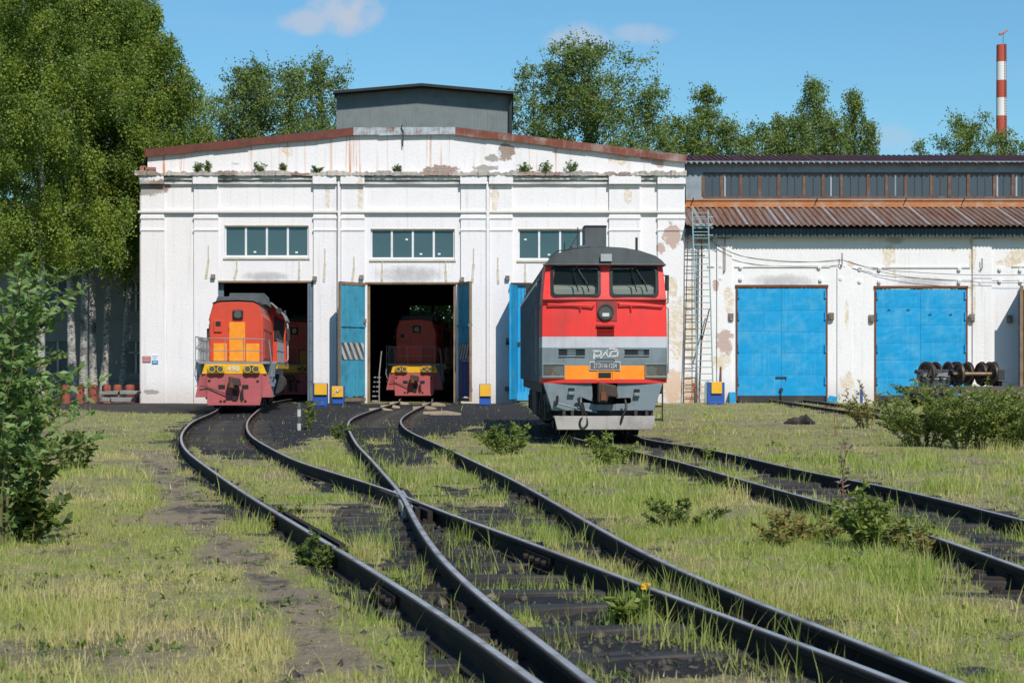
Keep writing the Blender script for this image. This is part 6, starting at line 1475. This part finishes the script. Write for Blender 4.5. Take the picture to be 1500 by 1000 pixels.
# low hanging curtain of twigs in front of the annex, and the dark understorey
TG = 'trees behind the depot'
back = [  # px, Y, top py, half width px, style, n, label
    (338, 124, 95, 58, 'pop', 15000, 'bushy tree behind the left slope of the gable, next to the birches'),
    (402, 126, 90, 62, 'pop', 16000, 'round green tree behind the gable, middle of the three left of the roof box'),
    (468, 128, 88, 60, 'pop', 16000, 'green tree directly left of the grey roof box'),
    (275, 130, 140, 70, 'pop', 14000, 'tree filling the gap between the birches and the gable trees'),
    (806, 128, 88, 60, 'pop', 15000, 'tree just right of the grey roof box, left of the tallest one'),
    (880, 126, 68, 82, 'pop', 26000, 'tallest tree behind the right slope of the gable'),
    (950, 127, 122, 42, 'pop', 10000, 'small open tree with a slanting limb right of the tallest gable tree'),
    (985, 130, 165, 36, 'pop', 7000, 'low tree at the joint of hall and wing'),
    (1036, 132, 118, 50, 'cone', 15000, 'pointed dark tree behind the left end of the wing'),
    (1092, 134, 190, 32, 'pop', 6000, 'low bush crown between the pointed tree and the birch pair'),
    (1142, 134, 155, 40, 'birch', 11000, 'drooping birch crown left of the taller birch behind the wing'),
    (1190, 135, 104, 46, 'birchcone', 18000, 'taller pointed birch behind the middle of the wing'),
    (1250, 135, 118, 36, 'birchcone', 13000, 'slender pointed birch right of the taller birch'),
    (1274, 133, 165, 26, 'birchcone', 8000, 'low birch crown at the right end of the birch group'),
    (1347, 136, 198, 15, 'pop', 2500, 'tiny tree tip rising alone above the wing roof'),
    (1415, 137, 172, 50, 'pop', 14000, 'wide tree in front of the red and white chimney'),
    (1468, 140, 190, 40, 'pop', 9000, 'lower tree at the foot of the chimney'),
    (1015, 131, 172, 44, 'pop', 8000, 'leafy filler crown left of the pointed tree above the wing roof'),
    (1066, 131, 178, 42, 'pop', 8000, 'leafy filler crown right below the pointed tree'),
    (1118, 132, 180, 42, 'pop', 8000, 'low leafy crown before the drooping birch'),
    (1166, 132, 168, 40, 'pop', 8000, 'low leafy crown between the drooping birch and the taller birch'),
    (1222, 132, 172, 40, 'pop', 8000, 'low leafy crown between the two pointed birches'),
    (1520, 138, 200, 42, 'pop', 9000, 'tree at the right edge beyond the chimney')]
for i, (px, Y, tp_, hw, st, nl, lb) in enumerate(back):
    R = hw * (1.3 if 'cone' in st else 1.12) * Y / FPX; pr = None; s_ = 'pop'
    if st == 'cone': pr = [(0, .8), (.3, 1), (.55, .75), (.8, .4), (1, .08)]
    if st == 'birchcone': pr = [(0, .85), (.3, 1), (.6, .72), (.85, .38), (1, .06)]; s_ = 'birch'
    if st == 'birch': s_ = 'birch'
    if st == 'pop': pr = [(0, .7), (.3, .95), (.55, 1), (.8, .78), (1, .22)]
    H = TH(tp_, Y); tree('broadleaf_tree' if s_ == 'pop' else 'birch_tree', (TX(px, Y), Y, 0), H, R, H * .30, 70, int(nl * 1.4), .150, lb, 'tree', TG, s_, 200 + i, M['popleaf'], M['greybark'] if s_ == 'pop' else M['bark'], 2 if (st == 'pop' and hw > 50) else 1, 0, pr, strand=.8, cden=2.6, crad=(.25, .11))
def shrub(name, loc, H, W_, stems, per, leaf, label, cat='shrub', group=None, seed=0, mat=None, stem=None, narrow=.42, arch=.35, sub=3, base=.12, part='leaves'):
    """stems from the base, side twigs, leaves along them"""
    rng = np.random.default_rng(seed); rnd = random.Random(seed)
    t = thing(name, loc, label, cat, group); L0 = Vector(loc); mb = MB(); pts, outs = [], []
    for i in range(stems):
        a = rnd.uniform(0, 6.283); r = rnd.uniform(0, 1) ** .6 * W_ * .5; h = H * rnd.uniform(.5, 1.12) * (1 - .22 * (r / (W_ * .5 + 1e-6)))
        b0 = L0 + Vector((math.cos(a), math.sin(a), 0)) * r * .45 + Vector((0, 0, -.04)); e = Vector((math.cos(a), math.sin(a), 0)) * r * (.6 + arch)
        P = [b0 + e * v_ ** 1.5 + Vector((0, 0, h * (v_ - .08 * v_ * v_))) + Vector((rnd.uniform(-1, 1), rnd.uniform(-1, 1), 0)) * .03 * H * v_ for v_ in [k / 6 for k in range(7)]]
        mb.tube(P, [.0045 * H * (1 - k / 7.5) + .0025 for k in range(7)], 5, cap=False)
        lines = [P]
        for s in range(sub):
            f = rnd.uniform(.25, .95) * 6; j = int(f); q = P[j].lerp(P[min(6, j + 1)], f - j); a2 = rnd.uniform(0, 6.283); ln = H * rnd.uniform(.12, .28)
            Q = [q, q + Vector((math.cos(a2), math.sin(a2), .7)) * ln * .5, q + Vector((math.cos(a2), math.sin(a2), .55)) * ln]
            mb.tube(Q, [.004, .003, .002], 4, cap=False); lines.append(Q)
        for ln_ in lines:
            k = int(per * (1 if ln_ is P else .35)); v_ = base + (1 - base) * rng.random(k) if ln_ is P else .15 + .85 * rng.random(k)
            A = np.array([list(p) for p in ln_]); f = v_ * (len(ln_) - 1); j = np.minimum(f.astype(int), len(ln_) - 2); fr = (f - j)[:, None]
            pts.append(A[j] * (1 - fr) + A[j + 1] * fr); th = rng.random(k) * 6.283
            outs.append(np.stack([np.cos(th), np.sin(th), .15 + .35 * rng.random(k)], 1) * 2.0)
    mb.build('stems', stem or M['stem'], t, smooth=True)
    A = np.concatenate(pts) - np.array(loc); O = np.concatenate(outs)
    V, F = leaf_quads(A, rng, leaf, leaf * narrow, droop=.1, outward=O)
    fastmesh(part, V, F, mat or M['bushleaf'], t)
    return t
for i, px in enumerate((600, 650, 705, 400)):
    tree('low_tree', (TX(px, 127), 127, 0), 7.5, 3.2, .4, 40, 7000, .2, ('low tree seen through the rear window of the middle bay, left one', 'low tree seen through the rear window of the middle bay, middle one', 'low tree seen through the rear gap at the right of the middle bay', 'low tree behind the rear window of the left bay')[i], 'tree', 'low trees behind the hall', 'pop', 300 + i, M['bushleaf'])
def gl(px, py): p = G(px, py); return (p.x, p.y, p.z - .02)
def hpx(px_h, loc): return px_h * loc[1] / FPX
# large willow sapling at the left edge, in three clumps
l = gl(-12, 800); shrub('willow_shrub', l, hpx(490, l), hpx(150, l), 15, 74, .098, 'tall broad leaved shrub at the left edge, close to the camera', seed=1, mat=M['sagebush'], sub=7, narrow=.42, arch=.25, base=.06)
l = gl(35, 795); shrub('willow_shrub', l, hpx(190, l), hpx(95, l), 8, 50, .11, 'lower dark leafy shrub at the foot of the tall one at the left edge', seed=2, mat=M['darkleaf'], sub=5, narrow=.6, base=.05)
l = gl(-60, 770); shrub('willow_shrub', l, hpx(330, l), hpx(200, l), 12, 80, .11, 'shrub half outside the left edge behind the tall one', seed=3, mat=M['bushleaf'], sub=5, narrow=.5)
l = gl(25, 700); shrub('willow_shrub', l, hpx(200, l), hpx(120, l), 12, 66, .10, 'bright green shrub behind the left edge shrubs', seed=4, mat=M['bushleaf'], sub=4, narrow=.5)
l = gl(105, 690); shrub('weed_clump', l, hpx(75, l), hpx(70, l), 7, 50, .10, 'low weed beside the left shrubs', 'weed', seed=5, mat=M['darkleaf'], sub=2)
# right shrub group before the wagon
RG = 'shrubs before the flat wagon'
for i, (px, py, hp, wp_, st, pr_, lb) in enumerate(((1355, 655, 92, 100, 20, 110, 'left part of the big shrub before the wagon, reaching lowest'), (1420, 658, 100, 110, 24, 120, 'middle of the big shrub before the wagon, tallest tips over the deck'), (1480, 660, 95, 100, 22, 110, 'right part of the big shrub at the right edge'), (1530, 655, 100, 90, 16, 100, 'shrub beyond the right edge of the picture'), (1272, 628, 64, 52, 9, 80, 'separate small shrub with yellowed leaves before the second blue gate'), (1320, 632, 44, 60, 9, 70, 'low shrub filling the gap left of the big shrub'))):
    l = gl(px, py); shrub('leafy_shrub', l, hpx(hp * 1.2, l), hpx(wp_ * 1.1, l), int(st * 1.2), int(pr_ * .62), .075, lb, group=RG, seed=20 + i, mat=M['bushleaf'] if i != 4 else M['dock'], sub=5, narrow=.42)
# small shrubs and weeds in the yard
for i, (px, py, hp, wp_, st, pr_, lf, mt, nm, lb) in enumerate((
    (742, 668, 56, 72, 14, 75, .065, 'bushleaf', 'young_shrub', 'bright green young shrub left of the big locomotive front'),
    (893, 682, 56, 60, 11, 62, .065, 'bushleaf', 'young_shrub', 'young shrub growing before the plough of the big locomotive'),
    (498, 644, 26, 26, 6, 40, .07, 'darkleaf', 'weed_clump', 'small dark weed between the two left tracks near the hall'),
    (660, 676, 24, 34, 6, 36, .06, 'darkleaf', 'weed_clump', 'low dark weed at the right rail of the second track'),
    (450, 628, 62, 22, 6, 50, .07, 'bushleaf', 'weed_clump', 'tall weed beside the striped post'),
    (1000, 775, 55, 100, 10, 60, .05, 'darkleaf', 'weed_clump', 'dark green weed clump in the grass before the straight track'),
    (1135, 800, 80, 80, 8, 46, .055, 'dock', 'dock_plant', 'reddish dock clump in the middle of the grass, left one'),
    (1200, 795, 80, 70, 7, 40, .055, 'dock', 'dock_plant', 'reddish dock clump right of the first one, by the withered stalk'),
    (1285, 805, 100, 120, 16, 70, .06, 'bushleaf', 'weed_clump', 'tall yellow green weed clump beside the dock plants'),
    (1345, 815, 70, 70, 8, 44, .05, 'dock', 'dock_plant', 'browned dock clump nearest the straight track rail'),
    (470, 832, 62, 70, 9, 46, .05, 'darkleaf', 'weed_clump', 'dark weed at the outer side of the leftmost rail'),
    (925, 910, 50, 70, 6, 26, .075, 'bushleaf', 'weed_clump', 'broad leaved weed between the rails near the bottom'),
    (410, 775, 30, 40, 5, 30, .04, 'dock', 'dock_plant', 'small brown dock beside the leftmost rail'),
    (590, 858, 22, 34, 5, 26, .05, 'bushleaf', 'weed_clump', 'tiny weed inside the left track'),
    (425, 755, 26, 30, 5, 26, .045, 'darkleaf', 'weed_clump', 'small weed at the outer rail, far left track'),
    (1040, 672, 22, 30, 5, 34, .05, 'bushleaf', 'weed_clump', 'small weed at the right rail of the straight track'),
    (1130, 655, 12, 40, 6, 30, .05, 'darkleaf', 'weed_clump', 'low weed in the grass before the left blue gate'))):
    l = gl(px, py); shrub(nm, l, hpx(hp * (.95 if mt == 'dock' else 1.15), l), hpx(wp_, l), st, pr_, lf, lb, 'shrub' if 'shrub' in nm else 'weed', 'weeds in the yard', 50 + i, M[mt], M['redstem'] if mt == 'dock' else None, narrow=.4, sub=3)
l = gl(1235, 752); shrub('withered_stalk', l, hpx(150, l), hpx(18, l), 2, 30, .075, 'tall withered reddish stalk with grey leaves before the straight track', 'weed', None, 90, leafmat('withered_leaves', (.20, .15, .13), (.34, .28, .27)), M['redstem'], narrow=.25, sub=1, base=.1)
l = gl(1225, 640); shrub('withered_stalk', l, hpx(88, l), hpx(14, l), 2, 16, .07, 'thin withered stalk before the wall between the blue gates', 'weed', None, 91, leafmat('withered_leaves_far', (.18, .15, .08), (.30, .24, .16)), M['redstem'], narrow=.25, sub=1)
l = gl(945, 905)
yf = shrub('ragwort', l, hpx(52, l), hpx(14, l), 2, 18, .06, 'single stem with a yellow flower beside the rail', 'flower', None, 92, M['bushleaf'], narrow=.3, sub=1)
mb = MB(); random.seed(5)
for i in range(9):
    a, r = random.uniform(0, 6.28), random.uniform(0, .03); c = Vector(l) + Vector((math.cos(a) * r, math.sin(a) * r, hpx(51, l) + random.uniform(-.015, .012))); mb.cyl(c, c + Vector((0, 0, .012)), .012, 8)
mb.build('blossom', M['flower'], yf)
# tufts on the cornice ledge
zc = fz(250); tl = ['leftmost of the weeds rooted on the crumbling cornice', 'spiky weed on the cornice right next to the leftmost one', 'hanging weed on the cornice above the left window', 'round weed on the cornice above the left window, right of the hanging one', 'low weed on the cornice over the pipe chase left of the middle window', 'tiny weed on the cornice above the middle window', 'weed on the cornice left of the big locomotive roof', 'broad weed on the cornice above the right window', 'tall spiky weed on the cornice above the right window']
for i, (px, hp, wp_) in enumerate(((291, 14, 12), (305, 18, 9), (386, 15, 18), (416, 14, 13), (466, 11, 15), (583, 9, 9), (769, 13, 12), (799, 15, 16), (838, 20, 13))):
    l = (fx(px), YF - .28, zc - .09); shrub('ledge_weed', l, hpx(hp + 3, l), hpx(wp_, l) * 1.2, 8, 34, .11, tl[i], 'weed', 'weeds on the cornice', 120 + i, M['popleaf'], narrow=.4, sub=1)
# ------------------------------------------------------------------ yard furniture
BX = 'yellow and blue gate boxes'
def gate_box(px, py, w_, h_, flap, label, Y):
    """blue post box with a yellow hooded front, standing beside the gates"""
    x0, x1 = (px - w_ / 2) * 1, (px + w_ / 2)
    X0, X1 = (x0 - 750) * Y / FPX, (x1 - 750) * Y / FPX; z1 = h_ * Y / FPX
    t = thing('gate_box', ((X0 + X1) / 2, Y, 0), label, 'gate box', BX)
    mb = MB(); mb.box(X0, X1, Y, Y + .5, -.05, z1); mb.build('body', M['bluebox'], t, bevel=.012)
    f0, f1, g0, g1_ = flap; d = X1 - X0
    mb = MB(); mb.prism([(Y - .001, z1 * g0), (Y - .10, z1 * g0), (Y - .06, z1 * g1_), (Y - .001, z1 * g1_)], X0 + d * f0, X0 + d * f1, axis='x'); mb.build('yellow_plate', M['yellow'], t, bevel=.01)
    mb = MB(); mb.box(X0 + .03, X1 - .03, Y - .04, Y - .002, .02, .12); mb.build('foot_strip', M['bluebox'], t, bevel=.008)
    return t
Yb = 92.5
b1 = gate_box(469, 600, 20, 34, (.08, 1.0, .50, .98), 'yellow and blue box standing in front by the weed, left of its neighbour', 86)
b2 = gate_box(495, 590, 17, 27, (-.02, .96, .40, .99), 'yellow and blue box with a pale arrow mark between left and middle bays', 91)
b3 = gate_box(710.5, 597, 17, 31, (.05, 1.0, .42, .98), 'yellow and blue box right of the middle bay', 89)
b4 = gate_box(1049, 595, 25, 33, (.22, .84, .50, 1.02), 'blue box with a yellow cloth-like flap at the foot of the ladder', 90)
mb = MB(); Xc = (494 - 750) * 91 / FPX; zq = 27 * 91 / FPX * .70
for a, b_ in (((-.14, -.12), (.0, .10)), ((.0, .10), (.02, -.02)), ((.02, -.02), (.16, .14))):
    A, B = Vector((Xc + a[0], 90.87, zq + a[1])), Vector((Xc + b_[0], 90.87, zq + b_[1])); mb.tube([A, B], .02, 5)
mb.build('arrow_mark', M['platewhite'], b2)
l = gl(438, 629); s_ = l[1] / FPX
t = thing('striped_post', l, 'small black and white striped post in the weeds between the left tracks', 'marker post')
mb = MB()
for i in range(4): mb.tube([(l[0], l[1], l[2] + i * 10.2 * s_), (l[0], l[1], l[2] + (i + 1) * 10.2 * s_)], 3.0 * s_, 12, i % 2 == 1)
mb.m = [int(x_) for x_ in mb.m]; mb.build('post', [M['bw_white'], M['bw_black']], t, smooth=True)
# ladders at the joint of the two buildings
def ladder(name, label, pa, pb, w0, w1, Ya_, Yb_, rungs, r, mat, extra=None):
    """pa/pb: photo positions (bottom, top) of the left stile, w0/w1: width in pixels"""
    A = Vector(((pa[0] - 750) * Ya_ / FPX, Ya_, CAMH + (HOR - pa[1]) * Ya_ / FPX)); B = Vector(((pb[0] - 750) * Yb_ / FPX, Yb_, CAMH + (HOR - pb[1]) * Yb_ / FPX)); A.z = max(A.z, 0)
    t = thing(name, (A.x, A.y, 0), label, 'ladder'); A2, B2 = A + Vector((w0 * Ya_ / FPX, 0, 0)), B + Vector((w1 * Yb_ / FPX, 0, 0))
    for p, q in ((A, B), (A2, B2)): mb = MB(); mb.tube([p, q], r, 6); mb.build('stile', mat, t)
    for i in range(rungs):
        u = (i + .6) / rungs; mb = MB(); mb.tube([A.lerp(B, u), A2.lerp(B2, u)], r * .6, 5); mb.build('rung', mat, t)
    return t
ladder('wall_ladder', 'pale turquoise metal ladder leaning against the rusty lean-to roof', (1023, 592), (1014, 308), 22, 23, 93.2, 94.05, 30, .035, M['ladder'])
t = ladder('fire_ladder', 'thin rusty fixed ladder on the wall behind the turquoise ladder', (1001, 592), (1008, 333), 20, 11, 94.6, 94.75, 18, .022, M['rust'])
l2 = MB(); l2.tube([(gx(1008), 94.9, fz(330)), (gx(1027), 94.8, fz(352)), (gx(1026), 94.7, fz(500)), (gx(1022), 94.6, fz(592))], .04, 7); l2.tube([(gx(1038), 94.7, fz(452)), (gx(1024), 94.3, fz(505))], .035, 6); l2.top('rusty_pipe', M['rust'], 'thin brown pipe running down the wall behind the ladders', 'pipe')
mb = MB(); mb.box(gx(1012), gx(1042), 94.3, 94.5, fz(336), fz(329)); mb.tube([(gx(1012), 94.2, fz(320)), (gx(1042), 94.2, fz(320))], .03, 6); mb.tube([(gx(1012), 94.25, fz(346)), (gx(1042), 94.25, fz(346))], .025, 6); mb.top('ladder_bracket', M['ladder'], 'turquoise bracket holding the ladder top under the eave', 'bracket')
# red tripod, pipe stand, broom handle, blue feet
tr = thing('red_tripod', (gx(1010), 92.8, 0), 'small red tripod stand with a square head at the foot of the ladders', 'stand')
mb = MB(); hd_ = (gx(1010), 92.8, fz(566, 92.8))
for q, y_ in ((1003, 92.5), (1019, 92.5), (1011, 93.2)): mb.tube([hd_, (gx(q), y_, 0)], .02, 5)
mb.build('legs', M['redpost'], tr); mb = MB(); mb.box(hd_[0] - .09, hd_[0] + .09, 92.76, 92.84, hd_[2], hd_[2] + .16); mb.build('head', M['redpost'], tr)
mb = MB(); mb.tube([(gx(1026), 92.6, 0), (gx(1026), 92.6, .85), (gx(1027), 92.6, .98), (gx(1030), 92.6, 1.0), (gx(1032), 92.6, .9), (gx(1032.5), 92.6, .0)], .05, 8); mb.top('bent_pipe', M['ladder'], 'pale bent pipe sticking out of the ground beside the blue box', 'pipe', smooth=True)
mb = MB(); mb.tube([(gx(1055), 94.7, .2), (gx(1055.5), 95.0, fz(537))], .035, 6); mb.tube([(gx(1054.5), 94.65, .25), (gx(1054), 94.6, 0)], [.05, .12], 8); mb.top('broom', M['rust'], 'brown broom leaning on the wall behind the yellow and blue box', 'broom')
mb = MB(); mb.box(gx(1067), gx(1076), 94.6, 95.1, -.02, fz(574)); mb.top('blue_chest', M['bluedoor'], 'small blue metal chest at the left foot of the first blue gate', 'chest', bevel=.01)
mb = MB(); mb.box(gx(1210), gx(1221), 94.5, 95.0, -.02, fz(585)); mb.prism([(gx(1207), .1), (gx(1224), .0), (gx(1221), .3), (gx(1212), .36)], 94.4, 94.48); mb.top('gate_stop', M['bluedoor'], 'low blue gate stop at the right foot of the first blue gate', 'gate stop', bevel=.01)
mb = MB(); mb.box(gx(1252), gx(1255.5), 93.6, 93.75, -.02, fz(570)); mb.box(gx(1251.6), gx(1255.9), 93.59, 93.76, fz(570), fz(569)); mb.top('blue_stake', M['bluebox'], 'thin blue stake in the grass between the two blue gates', 'stake')
mb = MB(); lp = gl(1168, 622)
for i in range(7):
    a = random.uniform(-.25, .25); mb.tube([(lp[0] + a - .2, lp[1], lp[2] + .08 + random.uniform(-.05, .08)), (lp[0] + a + .05, lp[1] + random.uniform(-.1, .1), lp[2] + .16 + random.uniform(-.06, .08)), (lp[0] + a + .25, lp[1], lp[2] + .06)], [.05, .10, .05], 7)
mb.top('dark_lump', M['dark'], 'dark crumpled lump of scrap lying in the grass before the left blue gate', 'scrap')
# two signs on the corner of the hall
M['signred'] = std('faded_red_sign', (.40, .11, .10), .6, 0, .1, 6); M['signwhite'] = std('white_sign', (.70, .74, .78), .5); M['signblue'] = std('blue_sign', (.03, .28, .55), .5); M['signtext'] = std('pale_sign_text', (.60, .45, .42), .6)
YS = YF - .13
t = thing('wall_sign', (fx(215), YS, fz(525)), 'faded red sign plate on the left corner of the hall', 'sign', 'signs on the hall corner')
mb = MB(); mb.box(fx(209.5), fx(221.5), YS - .03, YS - .002, fz(530.5), fz(521.5)); mb.build('plate', M['signred'], t)
mb = MB()
for i in range(4): mb.box(fx(210.5 + .5 * (i % 2)), fx(220.5 - .7 * ((i + 1) % 2)), YS - .034, YS - .031, fz(529 - i * 1.9), fz(528.3 - i * 1.9))
mb.build('lettering', M['signtext'], t)
t = thing('wall_sign', (fx(228), YS, fz(526)), 'white sign plate with a blue lower panel on the left corner of the hall', 'sign', 'signs on the hall corner')
mb = MB(); mb.box(fx(223.3), fx(232.3), YS - .03, YS - .002, fz(528), fz(520.5)); mb.build('plate', M['signwhite'], t)
mb = MB(); mb.box(fx(223.5), fx(232.3), YS - .03, YS - .002, fz(532.8), fz(528.4)); mb.build('blue_panel', M['signblue'], t)
mb = MB(); mb.box(fx(224), fx(231.6), YS - .034, YS - .031, fz(521.8), fz(521)); mb.box(fx(225), fx(230.6), YS - .034, YS - .031, fz(524), fz(523.5)); mb.box(fx(225), fx(230), YS - .034, YS - .031, fz(526), fz(525.5)); mb.build('lettering', M['signblue'], t)
mb = MB(); mb.box(fx(225.5), fx(230.4), YS - .034, YS - .031, fz(531), fz(530)); mb.build('panel_lettering', M['signwhite'], t)
# row of red posts and a stack of slabs at the left
YP = 93.5
pl = ['leftmost red post of the row by the annex, partly behind the shrub', 'second red post from the left in the row by the annex', 'third red post from the left, before the dark birch trunk', 'fourth red post, just left of the slab stack', 'shaded red post behind the slab stack, left one', 'red post behind the slab stack, middle one', 'red post behind the slab stack, touching the hall corner']
for i, (px, dy) in enumerate(((97, 0), (117, 0), (136.5, 0), (156, .3), (172, 3.5), (190, 3.5), (200, 3.5))):
    Y = YP + dy; X = TX(px, Y); r = 6.6 * Y / FPX; z1 = (TH(563, Y))
    t = thing('red_post', (X, Y, 0), pl[i], 'post', 'red posts by the annex')
    mb = MB(); mb.tube([(X, Y, -.05), (X, Y, z1 * .86), (X, Y, z1 * .9), (X, Y, z1 * .97), (X, Y, z1)], [r, r, r * .98, r * .82, r * .45], 14); mb.build('shaft', M['redpost'], t, smooth=True)
    mb = MB()
    for zz_ in (.25, .5, .75): mb.tube([(X, Y, z1 * zz_ - .02), (X, Y, z1 * zz_ + .02)], r * 1.03, 14)
    mb.build('bands', M['redpost'], t, smooth=True)
sl = ['topmost left concrete slab of the small stack by the hall corner', 'topmost right concrete slab of the small stack', 'middle slab of the small stack, dark gap below', 'lower left concrete slab of the small stack', 'lower right concrete slab of the small stack']
YQ = 91.5
for i, (a, b_, pa, pb, dy) in enumerate(((145, 174, 578, 572, 0), (174.5, 201, 577.5, 571.5, .1), (150, 198, 580.5, 578.3, .2), (148, 161, 588, 580.8, .1), (161.5, 194, 588.5, 580.8, 0))):
    mb = MB(); x0, x1, z0, z1 = TX(a, YQ), TX(b_, YQ), max(-.02, TH(pa, YQ)), TH(pb, YQ)
    mb.prism([(x0 + random.uniform(0, .05), z0), (x1 - random.uniform(0, .1), z0), (x1, z1 - random.uniform(0, .05)), (x0, z1 - random.uniform(0, .04))], YQ + dy, YQ + dy + 1.0)
    mb.top('concrete_slab', M['concrete'], sl[i], 'slab', 'stacked concrete slabs', bevel=.025)

# pale timbers packed against the rails before the middle bay
lb = ['pale timber wedge at the left rail nearest the middle bay gate', 'pale timber wedge at the left rail, second from the middle bay gate', 'pale timber wedge at the left rail, farthest from the gate', 'pale timber wedge at the right rail nearest the middle bay gate', 'pale timber wedge at the right rail, in front of the other', 'split board lying right of the rails before the middle bay']
M['palewood'] = std('pale_split_wood', (.42, .32, .21), .85, 0, .3, 4, (.12, .10, .08), .6, 0, .3)
for i, (px, py, wl, rz) in enumerate(((584, 592, .9, .3), (571, 597, .8, .25), (557, 602, .9, .3), (636, 594, 1.0, -.1), (622, 599, .9, -.2), (648, 607, 1.3, -.15))):
    p = G(px, py); mb = MB(); mb.T = Matrix.Translation((0, 0, 0)) @ Matrix.Rotation(rz, 4, 'Z')
    mb.prism([(-wl / 2, -.02), (wl / 2, -.02), (wl / 2, .05), (wl * .1, .13), (-wl / 2, .10)], -.12, .12)
    o = mb.top('timber_wedge', M['palewood'], lb[i], 'timber', 'timbers by the middle bay rails', bevel=.01); o.location = (p.x, p.y, 0)
